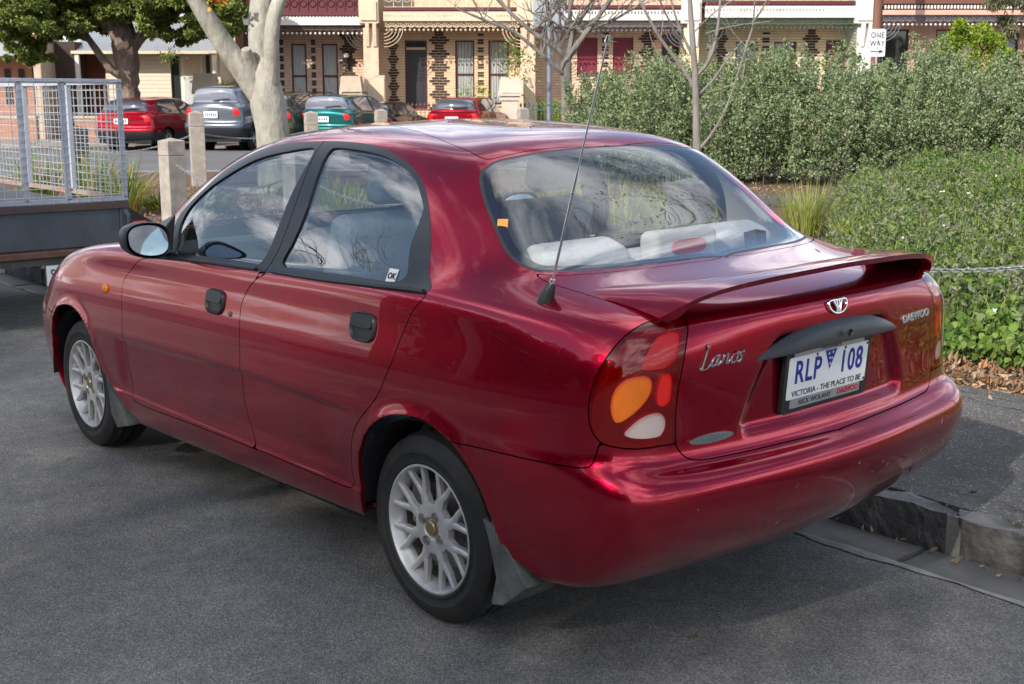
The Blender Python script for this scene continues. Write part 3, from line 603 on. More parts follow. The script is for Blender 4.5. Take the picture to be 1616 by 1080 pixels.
ORDER = [('arch_r', arch_r), ('arch_f', arch_f), ('rglass', rg), ('wind', wind), ('lamp', lamp), ('boot', boot), ('bump_r', bump_r), ('bump_f', bump_f), ('frame', frame), ('door_f', door_f), ('door_r', door_r),
         ('head', head), ('grille', grille), ('hood', hood), ('roof', roof), ('fhalf', front_half), ('glass_f', F_['glass_f']), ('glass_r', F_['glass_r']), ('amber', F_['amber']), ('white', F_['white']), ('redhi', F_['redhi']), ('redlo', F_['redlo'])]
for nm, pl in ORDER: mk(so_, nm, pl)
FF = so_.F
neg = lambda k: FF[k] < -1e-6
# gap field: distance to the shut lines that really are gaps, each only where it is a visible line
far = .06
def masked(k, m): return np.where(m, np.abs(FF[k]), far)
inl, inb, inf_ = FF['lamp'] < 0, FF['boot'] < 0, FF['frame'] < -1e-6
gap = np.minimum.reduce([masked('lamp', np.ones(len(so_.P), bool)), masked('boot', ~inl), masked('bump_r', ~(inl | inb) & (so_.U[:, 0] > 9)), masked('bump_f', so_.U[:, 0] < 5),
                         masked('door_f', ~inf_), masked('door_r', ~inf_), masked('head', so_.U[:, 0] < 5), masked('hood', so_.U[:, 0] < 5), masked('roof', so_.U[:, 1] > 18.5), masked('fhalf', inf_ & (so_.U[:, 0] > 7.5) & (so_.U[:, 0] < 9))])
so_.F['gap'] = gap
g = so_.cut(gap - G); FF = so_.F; FF['gap'] = g + G
for key, off in (('rglass', .010), ('rglass', .034), ('wind', .012), ('wind', .04)):
    nm = key + str(off)
    q = so_.cut(FF[key] + off); FF = so_.F; FF[nm] = q
T = so_.T; gm = (FF['gap'][T] <= G + 2e-5).all(1); T = T[~gm]
cen = lambda k: FF[k][T].mean(1) < 0
lab = np.full(len(T), 'body        ')
for nm in ('roof', 'hood', 'grille', 'bump_f', 'head', 'bump_r', 'door_r', 'door_f', 'boot'): lab[cen(nm)] = nm
fr = cen('frame'); lab[fr & ~cen('fhalf')] = 'frame_r'; lab[fr & cen('fhalf')] = 'frame_f'
lab[cen('glass_f') & cen('fhalf')] = 'glass_f'; lab[cen('glass_r') & ~cen('fhalf')] = 'glass_r'
lab[cen('rglass')] = 'rg_gasket'; lab[cen('rglass0.01')] = 'rg_frit'; lab[cen('rglass0.034')] = 'rg_glass'
lab[cen('wind')] = 'ws_gasket'; lab[cen('wind0.012')] = 'ws_frit'; lab[cen('wind0.04')] = 'ws_glass'
l = cen('lamp'); lab[l] = 'lamp'
for nm in ('amber', 'white', 'redhi', 'redlo'): lab[l & cen(nm)] = nm
hole = cen('arch_r') | cen('arch_f'); T, lab = T[~hole], lab[~hole]
lab = np.char.strip(lab)
CARLOC = (0, -.8, 0)
car = empty('parked_sedan', (0, .8, 0), 0, 'dark red four-door sedan with boot spoiler and tall aerial, nearest car, parked at the kerb', 'car')
car.rotation_euler = (math.radians(-.8), 0, 0)
def piece(name, labs, mats, parent=None, mirror='B', rim=.014, rimmat=0, offs=0., midx=None):
    labs = labs if isinstance(labs, (list, tuple)) else [labs]
    m = np.isin(lab, labs); mi = None
    if midx: mi = np.array([midx[q] for q in lab[m]])
    return emit(name, so_.P, so_.N, T[m], mats, parent or car, mi=mi, rim=rim, rimmat=rimmat, loc=CARLOC if parent is None else None, offs=offs, mirror=mirror)
body = piece('body', 'body', M['paint'])
piece('roof', 'roof', M['paint'])
piece('bonnet', 'hood', M['paint'])
tr_lid = piece('boot_lid', 'boot', M['paint'])
rb = piece('rear_bumper', 'bump_r', M['paint'], rim=.03)
piece('front_bumper', 'bump_f', M['paint'], rim=.03)
piece('grille', 'grille', M['blackp'])
for sd in 'LR':
    d1 = piece('front_door', 'door_f', M['paint'], mirror=sd); d2 = piece('rear_door', 'door_r', M['paint'], mirror=sd)
    if sd == 'L': DF, DR = d1, d2
    piece('window_frame', 'frame_f', M['greyp'], d1, mirror=sd, rim=.012, offs=.001); piece('window_frame', 'frame_r', M['greyp'], d2, mirror=sd, rim=.012, offs=.001)
    piece('window_glass', 'glass_f', M['sideglass'], d1, mirror=sd, rim=None, offs=-.005); piece('window_glass', 'glass_r', M['sideglass'], d2, mirror=sd, rim=None, offs=-.005)
    tl = piece('tail_lamp', ['lamp', 'amber', 'white', 'redhi', 'redlo'], M['lensred'], mirror=sd, rim=None, offs=-.0132)
    piece('lens_cover', ['lamp', 'amber', 'white', 'redhi', 'redlo'], [M['lenscoverred'], M['lenscover'], M['lensred']], tl, mirror=sd, rim=.03, rimmat=2, midx={'lamp': 0, 'amber': 1, 'white': 1, 'redhi': 1, 'redlo': 1})
    for a, b in (('amber', 'amber'), ('white', 'clear'), ('redhi', 'lensred2'), ('redlo', 'lensred3')):
        piece('reflector', a, M[b], tl, mirror=sd, rim=.012, offs=-.0085)
    piece('headlamp', 'head', M['clear'], mirror=sd)
rgl = piece('rear_window', ['rg_glass', 'rg_frit', 'rg_gasket'], [M['rearglass'], M['dark'], M['blackp']], rim=None, midx={'rg_glass': 0, 'rg_frit': 1, 'rg_gasket': 2}, offs=.001)
piece('windscreen', ['ws_glass', 'ws_frit', 'ws_gasket'], [M['rearglass'], M['dark'], M['blackp']], rim=None, midx={'ws_glass': 0, 'ws_frit': 1, 'ws_gasket': 2}, offs=.001)
# frit must look glossy: a coat on it
M['dark2'] = mat('window_border', (.012, .013, .02), rough=.12, coat=1)
rgl.data.materials[1] = M['dark2']
# near-black shell added behind the gaps to stand for shade, grey trim behind the pillars
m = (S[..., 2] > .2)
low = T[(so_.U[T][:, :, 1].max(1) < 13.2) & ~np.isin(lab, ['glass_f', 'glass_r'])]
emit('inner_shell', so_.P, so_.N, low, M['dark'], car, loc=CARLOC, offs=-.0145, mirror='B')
hi = (so_.U[T][:, :, 1].mean(1) > 12.4) & (so_.U[T][:, :, 1].mean(1) < 60) & np.isin(lab, ['body', 'roof', 'frame_f', 'frame_r']) & (so_.P[T][:, :, 2].mean(1) > .97)
emit('pillar_trim', so_.P, so_.N, T[hi], M['trim'], car, loc=CARLOC, offs=-.022, mirror='B')
# wheel wells
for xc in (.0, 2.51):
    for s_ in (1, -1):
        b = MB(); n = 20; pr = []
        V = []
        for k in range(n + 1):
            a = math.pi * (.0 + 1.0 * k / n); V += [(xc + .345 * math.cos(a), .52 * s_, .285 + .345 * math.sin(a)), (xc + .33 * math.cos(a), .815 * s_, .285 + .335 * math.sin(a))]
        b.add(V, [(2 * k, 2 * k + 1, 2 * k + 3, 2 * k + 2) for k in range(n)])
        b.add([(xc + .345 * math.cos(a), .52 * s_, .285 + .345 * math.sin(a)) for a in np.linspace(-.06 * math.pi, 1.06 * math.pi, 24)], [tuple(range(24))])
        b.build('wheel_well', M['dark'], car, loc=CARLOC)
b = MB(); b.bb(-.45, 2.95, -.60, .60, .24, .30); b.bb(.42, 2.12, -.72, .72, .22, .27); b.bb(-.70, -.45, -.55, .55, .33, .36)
pass
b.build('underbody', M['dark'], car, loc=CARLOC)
b = MB(); b.tube([(-.60, .30, .30), (-.64, .22, .262), (-.655, .16, .266), (-.64, .10, .30)], .010, 8); pass
b.build('exhaust_pipe', M['steel'], car, loc=CARLOC, smooth=True)
# ---- wheels
def wheel(parent, c, s_, loc=CARLOC, detail=True, rimmat='alloy'):
    h = empty('wheel', (c[0], c[1], c[2])); h.parent = parent
    h.location = np.array(c) + np.array(loc)
    if s_ < 0: h.rotation_euler = (0, 0, math.pi)
    R_ = .2885; b = MB(); n = 96
    prof = [(.192, -.165), (.205, -.178), (.235, -.186), (.262, -.184), (.278, -.172), (.2855, -.155), (R_, -.13), (R_, -.118), (.2795, -.116), (.2795, -.110), (R_, -.108), (R_ + .0005, -.065), (.2795, -.063), (.2795, -.056), (R_, -.054), (R_, -.052)]
    outer = [(r, -.104 - (h_ + .104) ) for r, h_ in prof][::-1]
    full = [(.192, .012), (.200, .020), (.206, .0205), (.208, .0175), (.228, .0195), (.231, .0215), (.250, .0195), (.253, .0175), (.266, .014), (.278, .002), (.2845, -.010), (R_, -.026), (R_, -.042), (.2740, -.0435), (.2740, -.052), (R_, -.0535), (R_, -.086), (.2740, -.0875), (.2740, -.096), (R_, -.0975), (R_, -.130), (.2845, -.148), (.270, -.164), (.235, -.168), (.20, -.16)]
    b.lathe([(r, q) for r, q in full], n=n)
    V = b.v[0].reshape(len(full), n, 3)
    if detail:                                    # shoulder sipes: every third rib of the outer shoulder cut in
        for j in range(0, n, 2):
            for i in (10, 11, 12):
                V[i, j, 0] *= .965; V[i, j, 2] *= .965
    b.v[0] = V.reshape(-1, 3)
    t = b.build('tyre', M['tyre'], h, smooth=True)
    b = MB()
    b.lathe([(.197, .012), (.1955, .017), (.190, .018), (.186, .012), (.1845, 0), (.178, -.012), (.172, -.03), (.168, -.10), (.17, -.15)], n=72)
    # eight Y spokes
    for k in range(8):
        a0 = k * math.pi / 4 + math.pi / 8
        def pp(r, a, hh): return np.array([r * math.cos(a), hh, r * math.sin(a)])
        def bar(ra, aa, wa, ha, rb_, ab, wb, hb, th=.022):
            pa, pb = pp(ra, aa, ha), pp(rb_, ab, hb); d = pb - pa; d[1] = 0; d /= np.linalg.norm(d); q = np.array([-d[2], 0, d[0]])
            v = []
            for p, w_, dep in ((pa, wa, th), (pb, wb, th)):
                v += [p + q * w_ * .5 - [0, .004, 0], p + q * w_ * .18, p - q * w_ * .18, p - q * w_ * .5 - [0, .004, 0], p - q * w_ * .5 - [0, dep, 0], p + q * w_ * .5 - [0, dep, 0]]
            b.add(v, [(i, (i + 1) % 6, (i + 1) % 6 + 6, i + 6) for i in range(6)] + [(0, 1, 2, 3, 4, 5), (6, 7, 8, 9, 10, 11)])
        bar(.055, a0, .040, .004, .112, a0, .028, .003)
        for s2 in (1, -1):
            bar(.098, a0, .023, .0033, .145, a0 + s2 * .150, .0175, .004, .02)
            bar(.141, a0 + s2 * .146, .0185, .004, .187, a0 + s2 * .196, .015, .010, .018)
    b.lathe([(.0, -.004), (.030, -.004), (.036, .004), (.055, .0055), (.078, .001), (.080, -.02), (.0, -.02)], n=40)
    b.build('rim', M[rimmat], h, smooth=True)
    b = MB(); b.lathe([(0, .008), (.020, .008), (.023, .005), (.023, -.003)], n=28); b.build('hub_cap', M['gold'], h, smooth=True)
    if detail:
        for k in range(4):
            a = k * math.pi / 2 + .5; b = MB(); b.lathe([(0, -.0005), (.0075, -.0005), (.009, -.003), (.009, -.012)], n=6, c=(.046 * math.cos(a), .0075, .046 * math.sin(a))); b.lathe([(.0105, .0075), (.0145, .0085), (.0155, .004)], n=16, c=(.046 * math.cos(a), 0, .046 * math.sin(a))); b.build('wheel_nut', M['steel'], h)
    b = MB(); b.lathe([(0, -.055), (.128, -.055), (.128, -.07), (0, -.07)], n=40); b.box((.10, -.05, .05), (.07, .04, .14)); b.lathe([(.17, -.03), (.17, -.15), (0, -.15)], n=40)
    b.build('brake_disc', M['steel'], h)
    return h
WZ = .2865
for c, s_ in (((0, .778, WZ), 1), ((2.515, .776, WZ), 1), ((0, -.778, WZ), -1), ((2.515, -.776, WZ), -1)): wheel(car, c, s_)
# mud flaps
for s_ in (1, -1):
    for pts in ([(-.290, .405), (-.312, .36), (-.345, .25), (-.322, .163), (-.372, .176), (-.474, .258), (-.43, .30), (-.36, .385)], [(2.22, .40), (2.16, .33), (2.07, .265), (2.03, .195), (2.14, .165), (2.19, .22)]):
        b = MB(); q = [(p[0], p[1]) for p in pts]
        V = []; 
        n = len(q)
        for yy, sh in ((.66 * s_, 0), (.80 * s_, 0), (.823 * s_, .012)):
            V += [(p[0] + sh * .2, yy, p[1] + (0 if sh == 0 else 0)) for p in q]
        b.add(V, [tuple(range(n)), tuple(range(3 * n - 1, 2 * n - 1, -1))] + [(i + k * n, i + (k + 1) * n, (i + 1) % n + (k + 1) * n, (i + 1) % n + k * n) for k in range(2) for i in range(n)])
        b.build('mud_flap', M['flap'], car, loc=CARLOC, bevel=.004)
# door handles: a cup in the skin with a flap
def handle(uv, parent, s_):
    p, n = pt(uv, 0, s_)
    def ell(a, b_, e, k=28): return [(a * np.sign(math.cos(t)) * abs(math.cos(t)) ** e, b_ * np.sign(math.sin(t)) * abs(math.sin(t)) ** e) for t in np.linspace(0, 2 * math.pi, k + 1)[:-1]]
    b = MB(); tz = np.array([0, -n[2] * s_, n[1] * s_]); tz /= np.linalg.norm(tz); tx = np.array([1., 0, 0]); tx -= n * (tx @ n); tx /= np.linalg.norm(tx)
    def ring(a, b_, off, e=.62): return [p + tx * u + tz * v + n * off for u, v in ell(a, b_, e)]
    R_ = [ring(.066, .0475, -.004), ring(.064, .046, .006), ring(.060, .0425, .0095), ring(.056, .039, .006), ring(.052, .035, .0012)]
    k = 28; b.add(np.concatenate(R_), [(i * k + j, i * k + (j + 1) % k, (i + 1) * k + (j + 1) % k, (i + 1) * k + j) for i in range(4) for j in range(k)] + [tuple(4 * k + j for j in range(k))])
    b.build('door_handle', M['blackp'], parent, smooth=True)
    b = MB(); rr = [ring(.057, .021, q, .5) for q in (.0, .009, .0115)]
    for r_ in rr:
        for i in range(k): r_[i] = r_[i] + tz * .0185
    b.add(np.concatenate(rr), [(i * k + j, i * k + (j + 1) % k, (i + 1) * k + (j + 1) % k, (i + 1) * k + j) for i in range(2) for j in range(k)] + [tuple(2 * k + j for j in range(k))])
    b.build('handle_flap', M['greyp'], parent, smooth=True)
handle(F_['handle_f'][0], DF, 1); handle(F_['handle_r'][0], DR, 1)
# key lock on the front handle
p, n = pt((F_['handle_f'][0][0] + .22, F_['handle_f'][0][1] - .42), .004); b = MB(); b.lathe([(0, .0), (.009, 0), (.010, -.004)], n=16, c=(0, 0, 0)); o = b.build('key_lock', M['steel'], DF, smooth=True); o.location = p
# side indicator
p, n = pt(np.mean(F_['indic'], 0), .0); b = MB(); b.lathe([(0, .013), (.012, .011), (.018, .005), (.020, -.004)], n=20); o = b.build('side_indicator', M['amber'], car, smooth=True); o.location = p + np.array(CARLOC); o.scale = (1.15, 1, 1.1)
# belt moulding ledge
for s_, D_ in ((1, DF),):
    pass
for key, a, bnd in (('mould', 0, 0),):
    blo = catmull(F_['belt_low'], False, 6)
    half = [i for i, q in enumerate(blo) if q[0] <= 8.26]; rest = [i for i, q in enumerate(blo) if q[0] >= 8.3]
    for idx, par in ((half, DF), (rest, DR)):
        b = MB(); pts = []
        for i in idx:
            p, n = pt((blo[i][0], blo[i][1] + .10), .004); pts.append(p)
        b.tube(pts, .0075, 6); b.build('belt_moulding', M['blackp'], par, smooth=True)
# door mirror
def mirror(s_):
    mm = empty('door_mirror', (0, 0, 0)); mm.parent = car; mm.location = CARLOC
    cx, cy, cz = 1.555, .905 * s_, 1.020
    b = MB(); rings = []; k = 32
    for xx, sc_ in ((-.030, .93), (-.036, 1.0), (-.02, 1.03), (.01, 1.01), (.05, .90), (.085, .68), (.105, .38), (.112, .08)):
        r_ = []
        for t in np.linspace(0, 2 * math.pi, k + 1)[:-1]:
            cc, ss = math.cos(t), math.sin(t); a_ = .096 * sc_ * np.sign(cc) * abs(cc) ** .72; c_ = .066 * sc_ * np.sign(ss) * abs(ss) ** .72
            c_ *= 1.0 - .10 * (a_ * s_ > 0) * abs(a_) / .09
            r_.append((cx + xx - a_ * s_ * .22, cy + a_, cz + c_ + a_ * s_ * .10 + (1 - sc_) * -.01))
        rings += r_
    b.add(rings, [(i * k + j, (i + 1) * k + j, (i + 1) * k + (j + 1) % k, i * k + (j + 1) % k) for i in range(7) for j in range(k)] + [tuple(7 * k + j for j in range(k))])
    b.build('mirror_shell', M['blackp'], mm, smooth=True)
    b = MB(); r_ = []
    for t in np.linspace(0, 2 * math.pi, k + 1)[:-1]:
        cc, ss = math.cos(t), math.sin(t); a_ = .084 * np.sign(cc) * abs(cc) ** .75; c_ = .055 * np.sign(ss) * abs(ss) ** .75
        c_ *= 1.0 - .10 * (a_ * s_ > 0) * abs(a_) / .09
        r_.append((cx - .034 - a_ * s_ * .22, cy + a_, cz + c_ + a_ * s_ * .10)); r_[-1] = (r_[-1][0] + c_ * .16, r_[-1][1], r_[-1][2])
    b.add(r_, [tuple(range(k))]); b.build('mirror_glass', M['mirror'], mm)
    b = MB(); k2 = 14
    b.add([(1.70, .776 * s_, .935), (1.86, .785 * s_, .925), (1.75, .745 * s_, 1.06), (1.655, .725 * s_, 1.10), (1.62, .765 * s_, .965),
           (1.66, .835 * s_, .952), (1.60, .835 * s_, .955), (1.61, .83 * s_, 1.015), (1.66, .825 * s_, 1.01), (1.585, .845 * s_, .985)],
          [(0, 1, 2, 3, 4), (0, 5, 8, 2, 1), (0, 4, 6, 5), (4, 3, 7, 6), (3, 2, 8, 7), (5, 6, 7, 8)])
    b.build('mirror_stalk', M['blackp'], mm, bevel=.006, smooth=True)
mirror(1); mirror(-1)
# aerial
p, n = pt(F_['ant'][0], 0); aer = empty('aerial', (0, 0, 0)); aer.parent = car; aer.location = p + np.array(CARLOC)
tipd = np.array([-.603, .66, 1.675]) - p
b = MB(); b.tube([np.array([.012, 0, -.01]), np.array([.004, 0, .012]), tipd * .065, tipd * .07], [.024, .021, .011, .009], 16); b.build('aerial_base', M['blackp'], aer, smooth=True)
b = MB(); b.tube([tipd * .06, tipd * .5], .0034, 8); b.tube([tipd * .07, tipd * .085], .0075, 8); b.tube([tipd * .5, tipd * .985], .0024, 8); b.tube([tipd * .42, tipd * .425], .0055, 8)
b.tube([tipd * .975, tipd * .985], .0075, 8); b.tube([tipd * .985, tipd], [.0065, .0055], 8); b.build('mast', M['chrome'], aer, smooth=True)
# boot furniture: garnish, plate, badges, spoiler
def bootpt(y_, z_, off=0):                       # skin point on the rear face by (y, z)
    k = np.argmin((np.abs(S[..., 1] - abs(y_)) * 1.0 + np.abs(S[..., 2] - z_) + (S[..., 0] > -.6) * 9 + (UV[..., 1] > 13.2) * 9).ravel())
    i, j = divmod(k, S.shape[1]); best = UV[i, j].copy()
    for _ in range(12):
        e = ev1(best)[0]; du = (ev1(best + [.02, 0])[0] - e) / .02; dv = (ev1(best + [0, .02])[0] - e) / .02
        A = np.array([[du[1], dv[1]], [du[2], dv[2]]]); r_ = np.array([abs(y_) - e[1], z_ - e[2]])
        try: best = best + np.clip(np.linalg.solve(A, r_), -.5, .5) * .8
        except Exception: break
        best = np.clip(best, [9, 1], [16, 15])
    p, n = ev1(best)[0], evN(best)[0]; n = n / np.linalg.norm(n); sg = 1 if y_ >= 0 else -1
    return (p + n * off) * [1, sg, 1], n * [1, sg, 1]
ns_ = 40; b = MB(); V = []
ys = np.linspace(.335, -.335, ns_ + 1); topc = lambda yy: .925 - .072 * (abs(yy) / .335) ** 2.6; botc = lambda yy: .862 - .012 * (abs(yy) / .335) ** 2
for yy in ys:
    zt, zb = topc(yy), botc(yy)
    xb = bootpt(yy, .93)[0][0]
    xt = bootpt(yy, min(zt, .93), 0)[0][0]; d = max(zt - zb, .003)
    for f, o in ((1, -.002), (.93, .009), (.7, .018), (.35, .023), (.06, .024), (0, .021), (0, -.02)):
        V.append((xb - o * min(1, d / .05), yy, zb + d * f))
q = 7; b.add(V, [(i * q + j, i * q + j + 1, (i + 1) * q + j + 1, (i + 1) * q + j) for i in range(ns_) for j in range(q - 1)])
b.build('boot_handle', M['greyp'], tr_lid, smooth=True)
b = MB(); b.lathe([(0, .003), (.008, .003), (.010, -.004)], n=16, axis='x'); o = b.build('key_lock', M['ink'], tr_lid); o.location = (-.868, -.01, .89)
PX, PZ, PT, PY = -.824, .772, .085, .022
pl = empty('number_plate', (PX, PY, PZ)); pl.parent = car; pl.location = np.array((PX, PY, PZ)) + np.array(CARLOC); pl.rotation_euler = (0, 0, 0)
# local plate frame: X' to the right as read from behind (car -y), Y' up, Z' to the rear
pl.rotation_euler = (math.pi / 2 + PT, 0, -math.pi / 2)
def rrect(w_, h_, r_, z0, z1, b, m=0, cx=0, cy=0):
    P_ = []
    for sx_, sy_, a0 in ((1, 1, 0), (-1, 1, 90), (-1, -1, 180), (1, -1, 270)):
        for t in range(5):
            a = math.radians(a0 + t * 22.5); P_.append((cx + sx_ * (w_ / 2 - r_) + r_ * math.cos(a), cy + sy_ * (h_ / 2 - r_) + r_ * math.sin(a)))
    b.prism(P_, z0, z1, 'z', m)
b = MB(); rrect(.392, .186, .012, -.012, .0, b, cy=.006); b.build('plate_holder', M['blackp'], pl)
b = MB(); rrect(.364, .118, .006, .0005, .002, b, cy=.012); b.build('plate', M['white'], pl)
b = MB(); rrect(.322, .021, .003, .0005, .0028, b, cy=.082, cx=-.004); b.build('dealer_strip', M['silverp'], pl)
b = MB(); rrect(.322, .026, .003, .0005, .0028, b, cy=-.0605, cx=-.002); b.build('dealer_strip', M['silverp'], pl)
text('plate_number', 'RLP', .088, (-.096, .024, .0022), (0, 0, 0), M['blue'], pl, sx=.78, ext=.0008, off=.0016, sp=1.12)
text('plate_number', '108', .088, (.104, .024, .0022), (0, 0, 0), M['blue'], pl, sx=.78, ext=.0008, off=.0016, sp=1.12)
b = MB(); b.prism([(-.024, .070), (.030, .070), (.003, .014)], .0022, .0028, 'z'); b.build('plate_triangle', M['blue'], pl)
b = MB()
for sx_, sy_ in ((-.006, .060), (.012, .062), (-.001, .047), (.009, .045), (.003, .030)):
    P_ = []
    for k in range(10): rr = .0052 if k % 2 == 0 else .0022; a = math.pi / 2 + k * math.pi / 5; P_.append((sx_ + rr * math.cos(a), sy_ + rr * math.sin(a)))
    b.prism(P_, .0028, .0032, 'z')
b.build('plate_stars', M['white'], pl)
text('plate_slogan', 'VICTORIA - THE PLACE TO BE', .023, (0, -.0335, .0022), (0, 0, 0), M['ink'], pl, sx=1.04, off=.0002)
text('dealer_name', 'WERRIBEE', .0185, (0, .082, .003), (0, 0, 0), M['ink'], pl, sx=1.15)
text('dealer_name', 'RICK WOLANY', .0195, (-.052, -.0605, .003), (0, 0, 0), M['ink'], pl, sx=1.1)
text('dealer_name', 'DAEWOO', .021, (.102, -.0605, .003), (0, 0, 0), M['redink'], pl, sx=1.05, off=.0006)
b = MB()
for sx_, sy_ in ((-.06, .066), (.07, .066), (.176, .064), (.176, -.040)): b.lathe([(0, .0035), (.004, .003), (.0045, .002)], n=10, axis='z', c=(sx_, sy_, 0))
b.build('plate_bolts', M['ink'], pl)
def onboot(name, y_, z_, roll=0):
    p, n = bootpt(y_, z_, .002); e = empty(name, p); e.parent = car; e.location = p + np.array(CARLOC)
    zt = math.atan2(n[2], -n[0]); e.rotation_euler = (math.pi / 2 - zt, roll, math.atan2(n[1], n[0]) + math.pi / 2); return e
# handwritten model script (ribbon strokes)
e = onboot('script_badge', .437, .880)
def stroke(b, pts, w_=.0042, n=8):
    P_ = catmull(pts, False, n); V = []
    t = np.gradient(P_, axis=0); t /= np.linalg.norm(t, axis=1, keepdims=True) + 1e-9
    for p, d in zip(P_, t):
        q = np.array([.55, .83]); ww = w_ * (.55 + .55 * abs(d[0] * q[1] - d[1] * q[0])); nrm = np.array([-d[1], d[0]])
        V += [(p[0] + nrm[0] * ww / 2, p[1] + nrm[1] * ww / 2, 0), (p[0] + nrm[0] * ww / 5, p[1] + nrm[1] * ww / 5, .003), (p[0] - nrm[0] * ww / 5, p[1] - nrm[1] * ww / 5, .003), (p[0] - nrm[0] * ww / 2, p[1] - nrm[1] * ww / 2, 0)]
    k = len(P_); b.add(V, [(i * 4 + j, i * 4 + j + 1, i * 4 + j + 5, i * 4 + j + 4) for i in range(k - 1) for j in range(3)] + [(0, 1, 2, 3), (4 * k - 4, 4 * k - 3, 4 * k - 2, 4 * k - 1)])
b = MB(); sl_ = lambda x_, y_: (x_ + y_ * .42, y_)
L_ = [[(-.088, .030), (-.096, .034), (-.094, .024), (-.093, .0), (-.094, -.022), (-.100, -.020), (-.094, -.024), (-.075, -.022), (-.066, -.012)],
      [(-.046, .004), (-.056, .006), (-.064, -.006), (-.060, -.019), (-.049, -.016), (-.044, .006), (-.045, -.012), (-.039, -.019), (-.032, -.010)],
      [(-.028, .006), (-.027, -.018), (-.027, -.004), (-.018, .007), (-.012, .002), (-.012, -.014), (-.006, -.018), (.000, -.010)],
      [(.018, .006), (.007, .002), (.004, -.010), (.012, -.019), (.023, -.013), (.024, -.001), (.017, .006), (.030, .003)],
      [(.034, .006), (.035, -.018), (.035, -.004), (.044, .007), (.050, .001), (.050, -.013), (.056, -.018)] ,
      [(.090, .004), (.083, .008), (.077, .003), (.084, -.006), (.086, -.014), (.079, -.019), (.070, -.016)]]
# letters L-a-n-o-s : swap the 4th/5th so that the word reads L a n o s
L_ = [L_[0], L_[1], L_[2], L_[3], [(x_ - .046, y_) for x_, y_ in L_[5]]]
for s_ in L_: stroke(b, [sl_((x_ + .02) * .98, y_) for x_, y_ in s_], .0068)
b.build('script_letters', M['chrome'], e, smooth=False)
e = onboot('maker_badge', -.445, .872)
text('badge_letters', 'DAEWOO', .030, (0, 0, .001), (0, 0, 0), M['silverp'], e, sx=1.28, ext=.0014, off=.0016, sp=1.0)
e = onboot('series_badge', .478, .672)
b = MB(); b.prism([(.076 * math.cos(t), .0125 * math.sin(t)) for t in np.linspace(0, 2 * math.pi, 33)[:-1]], 0, .002, 'z'); b.build('badge_rim', M['chrome'], e)
b = MB(); b.prism([(.073 * math.cos(t), .0105 * math.sin(t)) for t in np.linspace(0, 2 * math.pi, 33)[:-1]], .002, .0026, 'z'); b.build('badge_face', mat('badge_grey', (.20, .23, .23), rough=.3, metal=.5), e)
text('badge_letters', 'Limited', .0155, (0, .0, .0027), (0, 0, 0), M['chrome'], e, sx=1.5, ext=.0004, shear=.3)
e = onboot('maker_emblem', -.008, .958)
b = MB()
tA = np.linspace(math.pi * 1.0, 2 * math.pi, 15)
ring = [(.050 * math.cos(t), .034 * math.sin(t) + .012) for t in tA]
outl = [(-.050, .012), (-.046, .021), (-.030, .023), (0, .0225), (.030, .023), (.046, .021), (.050, .012)] + ring[::-1][1:-1]
b.tube([(x_, y_, .003) for x_, y_ in catmull(outl, True, 3)] + [(outl[0][0], outl[0][1], .003)], .0034, 6)
for dx_ in (-.015, -.005, .005, .015):
    b.tube([(dx_ * .5, -.019, .003), (dx_ * .75, 0, .004), (dx_ * 1.5, .021, .003)], [.003, .0032, .004], 6)
b.build('emblem_ring', M['chrome'], e, smooth=True).scale = (.82, .82, 1)
# old scuffs in the bumper's paint
b = MB(); rs_ = random.Random(12)
for k in range(16):
    y0 = rs_.uniform(-.6, .62); z0 = rs_.uniform(.40, .585); p0, n0 = bootpt(y0, z0, .0003); dz = rs_.uniform(-.02, .02); dy = rs_.uniform(-.012, .012)
    p1, n1 = bootpt(y0 + dy, z0 + dz, .0003); pm, nm = bootpt(y0 + dy * .5, z0 + dz * .5, .0003)
    b.tube([p0, pm, p1], [.0002, .0009, .0002], 3, cap=False)
b.build('scuff_marks', mat('scuff', (.45, .25, .25), rough=.7), rb)['kind'] = 'stuff'
